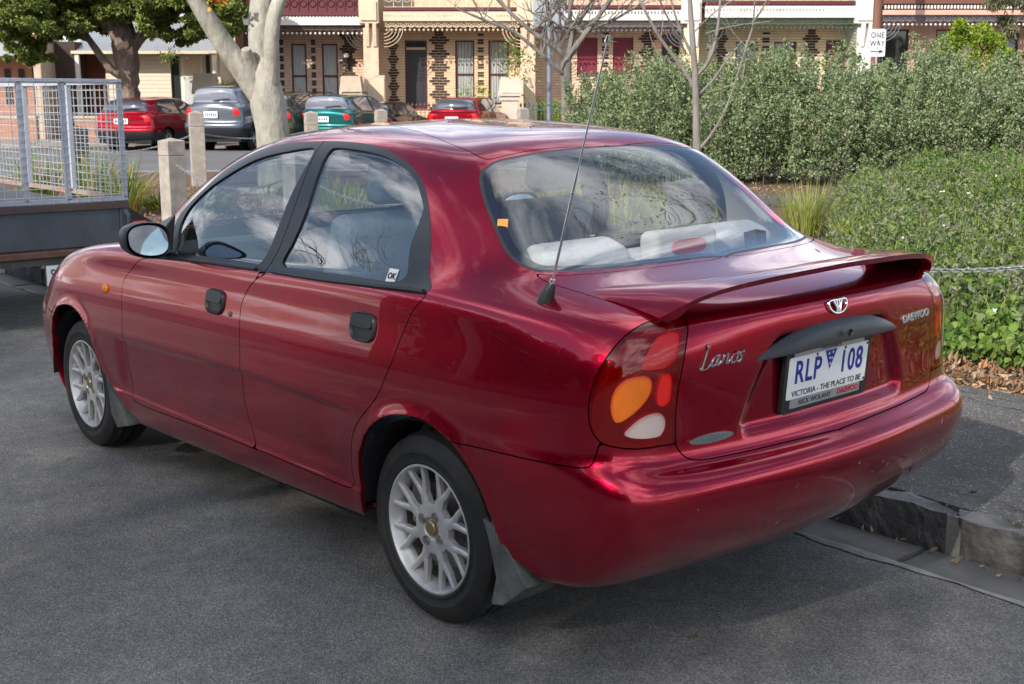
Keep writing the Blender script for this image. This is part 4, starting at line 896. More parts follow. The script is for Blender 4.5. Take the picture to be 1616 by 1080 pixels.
# spoiler
spl = empty('boot_spoiler', (0, 0, 0)); spl.parent = car; spl.location = CARLOC
TEl = [(.612, -.735, .992), (.590, -.765, 1.012), (.55, -.792, 1.036), (.48, -.815, 1.056), (.38, -.835, 1.069), (.25, -.850, 1.077), (.12, -.858, 1.081), (0, -.860, 1.083)]
LEl = [(.612, -.50, 1.018), (.592, -.478, 1.028), (.55, -.50, 1.038), (.50, -.56, 1.046), (.42, -.65, 1.056), (.30, -.712, 1.065), (.15, -.738, 1.071), (0, -.744, 1.073)]
def mir(Lr): Lr = [np.array(q) for q in Lr]; return np.array(Lr + [q * [-1, 1, 1] for q in Lr[:-1][::-1]])
te, le = catmull(mir(TEl), False, 5), catmull(mir(LEl), False, 5); nn_ = len(te); prof = []
V = []
for a, c in zip(le, te):
    yy = c[0]; base = np.interp(abs(a[0]), [0, .3, .58, .64], [1.048, 1.045, 1.020, 1.005])
    ends = sstep(.545, .60, abs(yy))
    A_ = np.array([a[1], a[0], a[2]]); C_ = np.array([c[1], c[0], c[2]])
    lift = .004 + .016 * (1 - ends)
    thick = .017
    zdeck = lambda xx, y__: bootdeck(xx, y__)
    row = []
    for f in (0, .12, .35, .6, .85, 1.0):
        p = A_ * (1 - f) + C_ * f; p = p + [0, 0, .006 * math.sin(math.pi * f)]
        row.append(p)
    und = []
    for f in (1.0, .96, .75, .5, .25, 0):
        p = A_ * (1 - f) + C_ * f
        zlow = p[2] - thick * (.85 if f > .9 else 1) ; zf = .93 if abs(yy) > .53 else zlow
        zf = zlow * (1 - ends) + min(zlow, .985) * ends
        und.append(np.array([p[0] + (.008 if f == 1.0 else 0), p[1], zf]))
    V += row + und
q = 12; b = MB(); b.add(V, [(i * q + j, i * q + (j + 1) % q, (i + 1) * q + (j + 1) % q, (i + 1) * q + j) for i in range(nn_ - 1) for j in range(q)] + [tuple(range(q)), tuple((nn_ - 1) * q + j for j in range(q))])
b.build('spoiler_wing', M['paint'], spl, smooth=True)
# ---- interior
def cushion(name, c, d, rad, rot=(0, 0, 0), mt='fabric', parent=car, puff=0):
    b = MB(); b.box((0, 0, 0), d); o = b.build(name, M[mt], parent); o.location = np.array(c) + np.array(CARLOC if parent is car else (0, 0, 0)); o.rotation_euler = rot
    bv = o.modifiers.new('bevel', 'BEVEL'); bv.width = rad; bv.segments = 5
    for p_ in o.data.polygons: p_.use_smooth = True
    return o
for s_ in (1, -1):
    st = empty('front_seat', (1.0, .36 * s_, .5)); st.parent = car; st.location = np.array((1.0, .36 * s_, .5)) + np.array(CARLOC)
    cushion('seat_base', (.18, 0, 0), (.5, .48, .16), .05, (0, -.1, 0), parent=st)
    cushion('backrest', (-.16, 0, .34), (.13, .47, .62), .055, (0, -.32, 0), parent=st)
    cushion('headrest', (-.30, 0, .755), (.09, .24, .17), .04, (0, -.25, 0), parent=st)
rs = empty('rear_seat', (.1, 0, .5)); rs.parent = car; rs.location = np.array((.1, 0, .5)) + np.array(CARLOC)
cushion('seat_base', (.2, 0, -.03), (.5, 1.25, .16), .05, parent=rs)
cushion('backrest', (-.10, 0, .27), (.14, 1.28, .60), .055, (0, -.42, 0), parent=rs)
for s_ in (1, -1): cushion('headrest', (-.255, .34 * s_, .545), (.15, .36, .12), .05, (0, -.30, 0), parent=rs)
b = MB(); b.add([(-.40, .60, 1.012), (-.44, 0, 1.018), (-.40, -.60, 1.012), (-.12, -.64, .985), (-.12, .64, .985)], [(0, 1, 2, 3, 4)]); b.build('parcel_shelf', M['trim'], car, loc=CARLOC)
bl = cushion('high_brake_lamp', (-.235, -.02, 1.075), (.08, .29, .10), .026, mt='trim')
b = MB(); b.prism([(.078 * np.sign(math.cos(t)) * abs(math.cos(t)) ** .6, .023 * np.sign(math.sin(t)) * abs(math.sin(t)) ** .7) for t in np.linspace(0, 2 * math.pi, 29)[:-1]], -.006, .0, 'x'); o = b.build('lens', mat('brake_lens', (.42, .008, .02), rough=.25, coat=1), bl); o.location = (-.0395, 0, .0)
b = MB()
b.box((-.33, .10, 1.03), (.05, .07, .05)); b.box((-.29, -.33, 1.05), (.05, .05, .09), (.2, .3, 0)); b.build('belt_anchor', M['dtrim'], car, loc=CARLOC)
b = MB(); b.bb(1.75, 2.15, -.66, .66, .55, .93); b.box((1.72, .36, .93), (.2, .36, .08)); b.bb(.45, 1.9, -.06, .06, .35, .55); b.bb(-.1, 1.9, -.66, .66, .25, .34); b.build('dashboard', M['dtrim'], car, loc=CARLOC, bevel=.02)
b = MB(); a = np.linspace(0, 2 * math.pi, 33); rx = -.42
pts = [(1.52 + .18 * math.cos(t) * math.sin(rx) * -1, -.36 + .185 * math.sin(t), .88 + .18 * math.cos(t) * math.cos(rx)) for t in a]
b.tube(pts, .014, 8, cap=False); b.tube([(1.52, -.53, .88), (1.55, -.36, .87), (1.52, -.19, .88)], .016, 6); b.box((1.56, -.36, .87), (.04, .14, .12), (0, .4, 0)); b.build('steering_wheel', M['dtrim'], car, loc=CARLOC, smooth=True)
b = MB(); b.box((1.36, 0, 1.30), (.03, .23, .065), (0, .1, 0)); b.tube([(1.37, 0, 1.31), (1.45, 0, 1.36)], .008, 6); rm = b.build('rear_view_mirror', M['dtrim'], car, loc=CARLOC, bevel=.012)
b = MB(); b.box((1.343, 0, 1.30), (.002, .21, .05), (0, .1, 0)); b.build('mirror_glass', M['mirror'], car, loc=CARLOC)
# window sticker
p, n = pt((9.82, 13.75), -.002); b = MB(); b.box((0, 0, 0), (.046, .001, .046)); o = b.build('window_sticker', M['white'], DR); o.location = p; o.rotation_euler = (math.atan2(n[2], n[1]), 0, 0)
text('sticker_letters', 'OK', .026, (p[0], p[1] + .0012, p[2]), (math.pi / 2 - math.atan2(n[2], n[1]), 0, math.pi), M['ink'], DR, off=.0008)
b = MB(); b.box((0, 0, 0), (.002, .03, .075), (0, .55, 0)); o = b.build('orange_sticker', M['amber'], rgl); o.location = pt((12.62, 16.35), -.004)[0]; o.rotation_euler = (0, 0, -.9)
# ------------------------------------------------------------------ leaves, blades, branches
def leaves(name, P, size, m, parent=None, up=.3, aspect=.5, jit=.35, ngon=False, dirs=None, seed=1, bend=.18):
    r = np.random.default_rng(seed); P = np.asarray(P, float); n = len(P)
    d = r.normal(size=(n, 3)); d[:, 2] += up; 
    if dirs is not None: d = d * .7 + dirs
    d /= np.linalg.norm(d, axis=1, keepdims=True); q = r.normal(size=(n, 3)); s_ = np.cross(d, q); s_ /= np.linalg.norm(s_, axis=1, keepdims=True); nn = np.cross(d, s_)
    L = (np.asarray(size) * (1 + jit * r.normal(size=n)).clip(.4, 1.9))[:, None]; w_ = L * aspect * .5
    if ngon:
        ks = [(0, 0), (.22, .85), (.6, 1.0), (.92, .55), (1.0, 0), (.92, -.55), (.6, -1.0), (.22, -.85)]
    else: ks = [(0, 0), (.42, 1.0), (1.0, 0), (.42, -1.0)]
    V = np.stack([P + d * L * a + s_ * w_ * c + nn * L * bend * (abs(c)) for a, c in ks], 1).reshape(-1, 3); k = len(ks)
    return raw_mesh(name, V, np.arange(n * k).reshape(n, k), m, parent)
def blades(name, base, H, lean, width, m, parent=None, seed=1, seg=4, droop=.55):
    """strap leaves / grass: base (n,3), H lengths, lean outward direction (n,2)"""
    r = np.random.default_rng(seed); n = len(base); V = []
    side_ = np.stack([-lean[:, 1], lean[:, 0], np.zeros(n)], 1); side_ /= np.linalg.norm(side_, axis=1, keepdims=True) + 1e-9
    tilt = np.linalg.norm(lean, axis=1, keepdims=True)
    for i in range(seg + 1):
        t = i / seg; out = lean * H[:, None] * (t + droop * t * t); zz = H * t * (1 - droop * t * tilt[:, 0] * .9)
        c = base + np.concatenate([out, zz[:, None]], 1); w_ = width * (1 - t) ** .6 * (.55 + .45 * min(1, t * 4)) if i < seg else width * 0
        V.append(c - side_ * np.reshape(w_, (-1, 1))); V.append(c + side_ * np.reshape(w_, (-1, 1)))
    V = np.stack(V, 1); k = 2 * (seg + 1); F = np.concatenate([np.stack([np.arange(n) * k + 2 * i, np.arange(n) * k + 2 * i + 1, np.arange(n) * k + 2 * i + 3, np.arange(n) * k + 2 * i + 2], 1) for i in range(seg)])
    return raw_mesh(name, V.reshape(-1, 3), F, m, parent)
M['hedgeleaf'] = leafmat('grey_green_leaf', [(.06, .105, .032), (.12, .18, .065), (.19, .26, .11), (.28, .33, .18), (.39, .39, .27)], trans=.2)
M['twig'] = mat('twig', (.13, .10, .07), rough=.9)
M['coverleaf'] = leafmat('cover_leaf', [(.035, .085, .014), (.075, .15, .024), (.13, .22, .036), (.22, .31, .06), (.16, .20, .08)], trans=.3)
M['coverleaf2'] = leafmat('cover_leaf_dull', [(.07, .10, .04), (.12, .15, .07), (.19, .21, .11), (.26, .25, .17)], trans=.2)
M['petal'] = mat('white_petal', (.75, .76, .72), rough=.7)
M['strap'] = leafmat('strap_leaf', [(.07, .14, .02), (.13, .22, .035), (.22, .30, .05), (.35, .33, .07), (.45, .17, .05)], trans=.3)
M['grass'] = leafmat('grass_blade', [(.16, .22, .04), (.26, .31, .06), (.36, .38, .10), (.42, .38, .17)], trans=.3)
M['ever'] = leafmat('evergreen_leaf', [(.04, .065, .014), (.10, .145, .026), (.20, .245, .045), (.32, .34, .075)], trans=.15)
M['bright'] = leafmat('bright_leaf', [(.09, .16, .015), (.18, .28, .025), (.28, .38, .04), (.36, .42, .06)], trans=.3)
M['olive'] = leafmat('olive_leaf', [(.05, .07, .03), (.11, .13, .06), (.18, .19, .10), (.22, .17, .10)], trans=.2)
M['darkleaf'] = leafmat('dark_leaf', [(.02, .035, .01), (.05, .075, .02), (.08, .11, .03)], trans=.1)
M['autumn'] = leafmat('autumn_leaf', [(.5, .12, .02), (.6, .25, .04), (.6, .42, .05), (.25, .3, .04)], trans=.35)
M['planebark'] = mat('pale_bark', (.19, .18, .14), rough=.8, var2=(.44, .42, .36), vscale=4.2, bump=.025, bscale=12, stretch=(1, 1, .45))
M['greybark'] = mat('grey_bark', (.14, .12, .105), rough=.9, var2=(.26, .235, .21), vscale=9, bump=.01, bscale=30, stretch=(1, 1, .3))
M['darkbark'] = mat('brown_bark', (.07, .05, .038), rough=.95, var2=(.24, .18, .14), vscale=9, bump=.03, bscale=16, stretch=(1, 1, .3))
M['litter'] = leafmat('dead_leaf', [(.10, .055, .03), (.19, .11, .06), (.30, .20, .12), (.42, .31, .21), (.36, .14, .05)], trans=.05, rough=.8)
def limb(b, pts, rad, n=8): b.tube(catmull([list(p) for p in pts], False, 4), np.interp(np.linspace(0, len(pts) - 1, 4 * (len(pts) - 1) + 1), np.arange(len(pts)), rad), n)
def twigs(b, p, d, L, r_, depth, rnd, n=5, spread=.55, tips=None, grav=0):
    p = np.array(p, float); d = np.array(d, float); d /= np.linalg.norm(d); q = [p]
    for i in range(4): d = d + np.array([rnd.gauss(0, .13) for _ in range(3)]) + [0, 0, .05 - grav]; d /= np.linalg.norm(d); q.append(q[-1] + d * L / 4)
    b.tube(q, np.linspace(r_, r_ * .55, 5), n, cap=False)
    if tips is not None: tips += q[1:]
    if depth:
        for k in range(rnd.choice((2, 3, 3))):
            e = d + np.array([rnd.gauss(0, spread) for _ in range(3)]) + [0, 0, .15]
            twigs(b, q[rnd.choice((2, 3, 4, 4))], e, L * rnd.uniform(.6, .82), r_ * .55, depth - 1, rnd, max(3, n - 1), spread, tips, grav)
# ------------------------------------------------------------------ leaf litter and groundcover beside the path
def ground_pts(n, x0, x1, y0, y1): return np.stack([rng.uniform(x0, x1, n), rng.uniform(y0, y1, n), np.full(n, .13)], 1)
P_ = np.concatenate([ground_pts(9000, -2.5, 3.5, -3.5, -2.72), ground_pts(5000, 3.5, 12, -6, -2.8), ground_pts(2500, 12, 17.2, -7, -2.8), ground_pts(1500, 8, 12, -14, -8)]); P_[:, 2] += rng.uniform(0, .035, len(P_))
tag(leaves('leaf_litter', P_, .045, M['litter'], up=0, aspect=.45, seed=5), kind='stuff')
P_ = np.concatenate([ground_pts(130, -2.5, 6, -2.65, -1.05), ground_pts(130, -1.5, 8, -.915, -.86) - [0, 0, .150], ground_pts(30, -1.5, 8, -.95, -.70) - [0, 0, .140]]); P_[:, 2] += .012
o = leaves('scattered_litter', P_, .028, M['litter'], up=0, aspect=.4, seed=6); tag(o, kind='stuff')
# crumbs of pale grit and a few dead leaves on the road
n = 1500; P_ = np.stack([rng.uniform(-2.6, 5, n), rng.uniform(-.6, 3.2, n), np.full(n, .004)], 1); tag(leaves('road_grit', P_, .007, M['concrete'], up=0, aspect=.8, seed=8), kind='stuff')
dl = [(235, 818), (270, 803), (80, 762), (1015, 987), (920, 1000), (165, 690), (1460, 868)]
for i, (xx, yy, s_) in enumerate(((1.23, 1.83, .05), (1.21, 1.62, .035), (2.35, 1.75, .04), (-.63, .28, .045), (-.47, .33, .02), (2.36, .95, .06), (-.75, -.83, .05))):
    o = leaves('fallen_leaf', [(xx, yy, .008 if yy > -.6 else .0)], s_, M['litter'], up=-.2, aspect=.45, seed=20 + i, bend=.3)
    tag(o, ['small curled brown leaf on the asphalt left of the sedan', 'smaller twisted leaf scrap on the asphalt left of the sedan', 'brown leaf on the road beside the front door of the sedan', 'thin orange leaf on the asphalt behind the rear bumper', 'tiny pale leaf scrap behind the rear wheel of the sedan', 'flat dark leaf lying by the front wheel of the sedan', 'reddish dead leaf lying in the stone gutter'][i], 'leaf')
# flowering groundcover: a mound that rises away from the path
def cov_h(x, y): 
    t = np.clip((-3.1 - y) / 6, 0, 1); left = (1.55 + (-3.2 - y) * .674) - x
    nz_ = .42 * np.sin(x * 3.1 + y) * np.sin(y * 2.3 + x) + .32 * np.sin(x * 5.1 + y) * np.sin(y * 4.3 + x) + .25 * np.sin(x * 11 + 2 * y) * np.sin(y * 9.1 - x * 3) + .12 * np.sin(x * 23) * np.sin(y * 19 + x)
    return (.08 + .20 * np.sqrt(t.clip(0)) + .26 * t * np.clip(left / 3.0, 0, 1)) * np.clip(left / .6, 0, 1) ** .6 * (1 + nz_)
def cov_pts(n, y0, y1, seed):
    r = np.random.default_rng(seed); y = r.uniform(y1, y0, n); xr = 1.6 + (-3.2 - y) * .674; x = xr - 4.6 * r.random(n) ** 1.0; h = cov_h(x, y); k = h > .02
    x, y, h = x[k], y[k], h[k]; return np.stack([x, y, .13 + h * (1 - .75 * r.random(len(x)) ** 2.2)], 1)
cv = empty('flowering_groundcover', (1, -5, .13)); tag(cv, kind='stuff')
leaves('leaf_mass', cov_pts(26000, -3.12, -4.6, 2) , .036, M['coverleaf'], up=.7, aspect=.85, ngon=True, seed=3).parent = cv
leaves('leaf_mass', cov_pts(60000, -4.2, -14, 4), .046, M['coverleaf'], up=.8, aspect=.5, seed=4).parent = cv
leaves('leaf_mass', cov_pts(20000, -4.8, -15, 12), .040, M['coverleaf2'], up=1.2, aspect=.35, seed=14).parent = cv
P_ = cov_pts(110, -3.3, -11, 9); P_[:, 2] = .14 + cov_h(P_[:, 0], P_[:, 1]) + rng.uniform(0, .05, len(P_))
V = np.repeat(P_, 5, axis=0) + rng.normal(0, .006, (len(P_) * 5, 3)); leaves('flowers', V, .02, M['petal'], up=1.4, aspect=.6, seed=11).parent = cv
P_ = cov_pts(4600, -3.4, -12, 19); P_[:, 2] = .10 + cov_h(P_[:, 0], P_[:, 1]) * .8; n = len(P_); r = np.random.default_rng(5); ln = r.normal(0, .25, (n, 2)); hh = r.uniform(.10, .26, n)
blades('stems', P_, hh, ln, np.full(n, .0036), M['grass'], parent=cv, seed=3, seg=3)
tipsP = P_ + np.stack([ln[:, 0] * hh * 1.4, ln[:, 1] * hh * 1.4, hh * .92], 1); leaves('leaf_mass', np.repeat(tipsP, 4, axis=0) + r.normal(0, .018, (4 * n, 3)), .038, M['coverleaf2'], up=.4, aspect=.5, seed=23).parent = cv
for ch in list(cv.children): ch.location = -np.array(cv.location)
# grass tufts and strap-leaved plants
def tuft(name, c, n, h, r_, m, label, cat, group=None, w_=.006, spread=.35, seed=1, droop=.5):
    r = np.random.default_rng(seed); a = r.uniform(0, 2 * math.pi, n); rad = r_ * np.sqrt(r.random(n)); base = np.stack([rad * np.cos(a), rad * np.sin(a), np.zeros(n)], 1)
    lean = np.stack([np.cos(a), np.sin(a)], 1) * (spread * (.25 + r.random(n)))[:, None] + r.normal(0, .06, (n, 2))
    o = blades(name, base, h * r.uniform(.55, 1.05, n), lean, np.full(n, w_), m, seed=seed, droop=droop); o.location = (c[0], c[1], .125); return tag(o, label, cat, group)
tuft('grass_tuft', W(3.05, 12.9), 330, .66, .20, M['grass'], 'tall yellow-green grass tuft beside the flowering groundcover, right of the rear window', 'grass', w_=.006, spread=.30, seed=3)
tuft('grass_tuft', W(3.30, 12.0), 200, .40, .20, M['grass'], 'shorter yellow-green grass tuft in front of the tall one, above the boot spoiler', 'grass', w_=.006, spread=.5, seed=4)
for i, (x_, y_, h_) in enumerate(((5.2, -5.1, .85), (4.5, -4.6, .8), (6.2, -5.6, .9), (3.9, -5.0, .75), (7.3, -4.9, .7), (8.6, -4.6, .6), (9.8, -5.2, .6), (5.7, -6.6, .8))):
    tuft('grass_tuft', (x_, y_), 260, h_, .22, M['grass'] if i % 2 else M['strap'], ['tall grass clump in the middle of the view through the rear window', 'tall strap-leaved clump at the right of the view through the rear window', 'tallest grass clump left of centre through the rear window', 'low clump right of centre through the rear window', 'grass clump hidden behind the sedan roof, nearest the rear pillar', 'shorter strap-leaved clump hidden behind the middle of the sedan roof', 'grass clump seen through the rear side window', 'strap-leaved clump standing furthest back in the bed beyond the rear window'][i], 'grass', w_=.008, spread=.35, seed=30 + i)
sp = [(-4.55, 16.0, .42, 'orange-tinged strap-leaved plant left of the nearer stone bollard'), (-4.1, 16.8, .36, 'low strap-leaved plant between the nearer bollard and the cage trailer'), (-3.75, 15.6, .38, 'strap-leaved plant just right of the nearer stone bollard'), (-3.5, 17.6, .34, 'strap-leaved plant at the foot of the farther stone bollard'),
      (-4.75, 15.2, .85, 'tall arching strap-leaved plant beside the end of the cage trailer'), (-5.25, 15.6, 1.0, 'tall strap-leaved plant seen through the trailer mesh, right of the wooden bollard'), (-6.1, 16.0, 1.0, 'tall strap-leaved plant seen through the trailer mesh, left of the wooden bollard'), (-2.9, 17.0, .36, 'small strap-leaved plant right of the nearer bollard near the car windscreen')]
for i, (la, de, h_, lb) in enumerate(sp): tuft('strap_plant', W(la, de), 150 if h_ < .5 else 130, h_, .17, M['strap'], lb, 'plant', w_=.013, spread=.62 if h_ < .5 else .34, seed=50 + i, droop=.8)
# ------------------------------------------------------------------ grey-green hedge
def hedge():
    h = empty('shrub_hedge', W(5, 21.5, .13), HOUSE_ROT, 'wide billowing grey-green hedge behind the garden bed, right half of the scene', 'hedge')
    r = np.random.default_rng(21); pts, tw, dirs = [], MB(), []
    n = 1050
    la = r.uniform(-3.9, 7.2, n); de = r.uniform(-1.0, 2.2, n)
    for i in range(n):
        l, d = la[i], de[i]; fr = 1.1 - .20 * l          # the front of the hedge comes nearer to the right
        L0 = l + 5
        px = 808 + L0 * 1951 / (21.5 + d - .2 * l)
        top = np.interp(px, [890, 915, 960, 1000, 1030, 1060, 1100, 1150, 1190, 1240, 1290, 1330, 1380, 1420, 1460, 1520, 1570, 1616, 1700], [1.35, 1.62, 1.85, 2.05, 2.16, 1.98, 1.96, 2.06, 2.12, 2.20, 2.20, 2.02, 1.92, 2.18, 2.12, 2.10, 2.06, 1.92, 1.8])
        edge = np.clip((d + 1.0) / 1.1, 0, 1) ** .5
        H = top * (.42 + .58 * edge) * (r.uniform(.80, 1.06) + .09 * math.sin(l * 2.9 + d) * math.sin(l * 1.3 + 1 - d * 2)) * min(1, (l + 4.15) / .5 if l < -3.6 else 1)
        if r.random() < .03: H += .22
        base = np.array([l, d - .2 * l, .0]); lean = np.array([r.normal(0, .12), -.35 * (1 - edge) + r.normal(0, .10)])
        m_ = int(46 + 84 * H / 2)
        t = 1 - r.random(m_) ** 1.25 * (.9); z_ = H * t
        rad = (.13 * (1.08 - t) ** .6 + .015) * r.uniform(.5, 1, m_); a = r.uniform(0, 6.283, m_)
        x_ = base[0] + lean[0] * z_ + rad * np.cos(a); y_ = base[1] + lean[1] * z_ * z_ + rad * np.sin(a)
        pts.append(np.stack([x_, y_, z_], 1))
        if i % 5 == 0: tw.tube([base, base + [lean[0] * H * .5, lean[1] * H * H * .25, H * .5], base + [lean[0] * H, lean[1] * H * H, H]], [.010, .007, .002], 3, cap=False)
    P_ = np.concatenate(pts); P_ = P_[r.random(len(P_)) < .44]; P_ = np.repeat(P_, 6, axis=0) + r.normal(0, .030, (len(P_) * 6, 3)); P_ = P_[P_[:, 2] > .02]
    leaves('leaf_mass', P_, .046, M['hedgeleaf'], parent=h, up=.55, aspect=.58, seed=6); tw.build('stems', M['twig'], h)
hedge()
# ------------------------------------------------------------------ trees
def pix(lat_px, row, dep):                          # a place in the street frame: lateral and height from depth
    la = (lat_px - 808) * dep / 1951 * .982; return np.array([la, 0, 1.523 + (159 - row) * dep / 1951 * (1.017 if row > 0 else 1.02)])
def tree_obj(name, la, de, label, cat='tree'): return empty(name, W(la, de, .13), HOUSE_ROT, label, cat)
# pale plane tree
t0 = tree_obj('plane_tree', (430 - 808) * 19 / 1951, 19, 'large tree with smooth pale mottled trunk forking into three limbs, behind the car bonnet'); o0 = np.array([(430 - 808) * 19 / 1951, 0, .13])
def px_l(pts, dep, dy=None): return [tuple(pix(p[0], p[1], dep) - o0 + [0, (dy[i] if dy else 0), 0]) for i, p in enumerate(pts)]
b = MB(); s_ = 19 / 1951
limb(b, px_l([(433, 330), (431, 250), (428, 200), (423, 165), (420, 135), (419, 112), (418, 95)], 19), [34 * s_, 27 * s_, 25.5 * s_, 27.5 * s_, 24 * s_, 17 * s_, 10 * s_], 24); b.build('trunk', M['planebark'], t0, smooth=True)
for P_, R_, dy in (([(417, 172), (398, 132), (372, 92), (347, 50), (330, 18), (310, -30), (285, -90), (260, -160)], [13, 18, 16.5, 14.5, 13, 12, 10, 8], [0, -.05, -.15, -.3, -.4, -.6, -.9, -1.2]),
               ([(421, 160), (414, 110), (413, 55), (417, 0), (420, -70), (415, -150)], [14, 17.5, 18.5, 18, 15, 11], [0, .05, .1, .2, .4, .6]),
               ([(430, 155), (434, 112), (437, 70), (443, 35), (457, 0), (475, -45), (500, -110)], [11, 12.5, 11.5, 11, 10.5, 9, 7], [0, -.15, -.25, -.25, -.2, 0, .3]),
               ([(412, 130), (402, 108), (398, 92), (397, 84)], [9, 10, 9, 7], [0, -.1, -.2, -.25])):
    b = MB(); limb(b, px_l(P_, 19, dy), [q * s_ for q in R_], 18); b.build('limb', M['planebark'], t0, smooth=True)
b = MB(); rd = random.Random(3); tips = []
for c_ in ((310, -30), (285, -90), (420, -70), (415, -150), (475, -45), (500, -110), (260, -160)):
    p = pix(*c_, 19) - o0
    for k in range(3): twigs(b, p, (rd.gauss(0, .5), rd.gauss(0, .5), .8), 1.5, .045, 3, rd, 5, .5, tips)
b.build('branches', M['greybark'], t0, smooth=True)
p = pix(352, 10, 19) - o0 + [0, -.3, 0]; P_ = p + rng.normal(0, 1, (110, 3)) * [.11, .1, .055]
leaves('autumn_leaves', P_, .075, M['autumn'], parent=t0, aspect=.9, seed=7, ngon=True)
tp = np.array(tips); tp = tp[rng.integers(0, len(tp), 50)] + rng.normal(0, .1, (50, 3)); leaves('autumn_leaves', tp, .09, M['autumn'], parent=t0, aspect=.9, seed=9, ngon=True)
# dark evergreen with a gnarled trunk
D_ = 38; o0 = np.array([(205 - 808) * D_ / 1951, 0, .13]); t0 = tree_obj('evergreen_tree', o0[0], D_, 'dense dark green tree with gnarled brown trunk in front of the cottages, top left')
b = MB(); s_ = D_ / 1951; limb(b, px_l([(212, 240), (208, 180), (206, 150), (204, 112), (202, 75), (196, 40), (190, 0), (200, -60)], D_), [q * s_ for q in (18, 15, 14, 16, 19, 17, 12, 6)], 14)
rd = random.Random(5)
V = b.v[0]; V += rng.normal(0, .035, V.shape); b.build('trunk', M['darkbark'], t0, smooth=True)
for P_, R_ in (([(196, 125), (178, 112), (165, 95), (148, 70), (135, 50), (120, 30)], [6, 6.5, 6, 5, 4.5, 3]), ([(205, 95), (222, 70), (250, 45), (290, 25), (330, 20)], [10, 9, 8, 6, 3]), ([(200, 70), (170, 40), (120, 10), (70, 0), (45, 20)], [9, 8, 6, 5, 3]), ([(148, 70), (120, 62), (95, 60), (75, 70)], [4, 3.5, 3, 2]), ([(130, 45), (105, 50), (85, 45)], [4, 4, 3])):
    b = MB(); limb(b, px_l(P_, D_, list(np.linspace(0, rd.uniform(-1, .6), len(P_)))), [q * s_ for q in R_], 8); b.build('limb', M['darkbark'], t0, smooth=True)
cl = [(33, 18, 17), (32, 45, 14), (42, 62, 14), (55, 80, 11), (68, 97, 9), (60, 20, 22), (90, 8, 24), (72, 42, 16), (125, 6, 22), (110, 22, 14), (150, 14, 20), (180, 10, 18), (205, 22, 22), (235, 14, 22), (190, 35, 12), (258, 30, 16), (275, 8, 22), (300, 22, 18), (250, 50, 10), (272, 60, 9), (330, 12, 22), (322, 45, 12), (300, 55, 12), (350, 38, 14), (368, 50, 14), (376, 25, 14), (285, 68, 9), (100, 50, 18), (122, 58, 12), (85, 35, 18), (142, 38, 14), (20, 30, 12), (160, 52, 8), (330, 62, 8), (58, 100, 6), (82, 58, 9), (240, -20, 30), (150, -25, 30), (70, -25, 28), (330, -25, 30), (200, -60, 36), (120, -65, 30), (280, -65, 30), (200, -110, 34)]
A_, B_ = [], []
for (x_, y_, r_) in cl:
    c0 = pix(x_, y_, D_) - o0; rr_ = r_ * s_
    for k in range(10):
        c = c0 + rng.normal(0, 1, 3) * [rr_ * .50, .9, rr_ * .40] + [0, -.4, 0]; m_ = int(900 * max(.5, r_ / 18) ** 1.5)
        v = rng.normal(size=(m_, 3)); v /= np.linalg.norm(v, axis=1, keepdims=True); A_.append(c + v * rr_ * .66 * (rng.random((m_, 1)) ** .4) * [1, 1, .72])
leaves('crown', np.concatenate(A_), .10, M['ever'], parent=t0, up=.5, aspect=.55, seed=8)
# bare street tree beside the hedge
D_ = 25; o0 = np.array([(895 - 808) * D_ / 1951, 0, .13]); t0 = tree_obj('bare_tree', o0[0], D_, 'small bare grey tree with spreading branches at the left end of the hedge'); s_ = D_ / 1951; rd = random.Random(8)
b = MB(); limb(b, px_l([(897, 300), (895, 200), (894, 150), (893, 105), (894, 95)], D_), [q * s_ for q in (11, 9, 8, 8.5, 6)], 12); b.build('trunk', M['greybark'], t0, smooth=True)
b = MB(); tips = []
for P_, R_ in (([(892, 122), (884, 116), (855, 92), (812, 60), (765, 42), (720, 25)], [4, 3.5, 3, 2.5, 2, 1]), ([(893, 100), (880, 84), (838, 57), (802, 27), (776, 0), (760, -40)], [5, 4.5, 3.5, 2.8, 2.2, 1.5]), ([(893, 100), (901, 62), (897, 32), (903, 0), (910, -60)], [5.5, 4, 3.3, 3, 2]), ([(895, 97), (921, 62), (948, 27), (966, -2), (985, -60)], [5.5, 4.2, 3.5, 3, 2]),
               ([(900, 75), (912, 45), (938, 2), (950, -40)], [3.5, 3, 2.4, 1.6]), ([(928, 55), (955, 45), (985, 30), (1015, 10), (1040, -20)], [2.8, 2.4, 2, 1.6, 1]), ([(889, 98), (879, 75), (868, 40), (860, 0), (855, -50)], [4.5, 4, 3, 2.5, 1.5])):
    dy = list(np.linspace(0, rd.uniform(-.9, .9), len(P_))); q = px_l(P_, D_, dy); limb(b, q, [k * s_ for k in R_], 7)
    for k in range(1, len(q)):
        for j in range(2): twigs(b, q[k], (rd.gauss(0, .6), rd.gauss(0, .5), .6), .9, R_[k] * s_ * .5, 2, rd, 4, .5, tips)
b.build('branches', M['greybark'], t0, smooth=True)
tp = np.array(tips); leaves('last_leaves', tp[rng.integers(0, len(tp), 60)], .07, M['bright'], parent=t0, aspect=.7, seed=9)
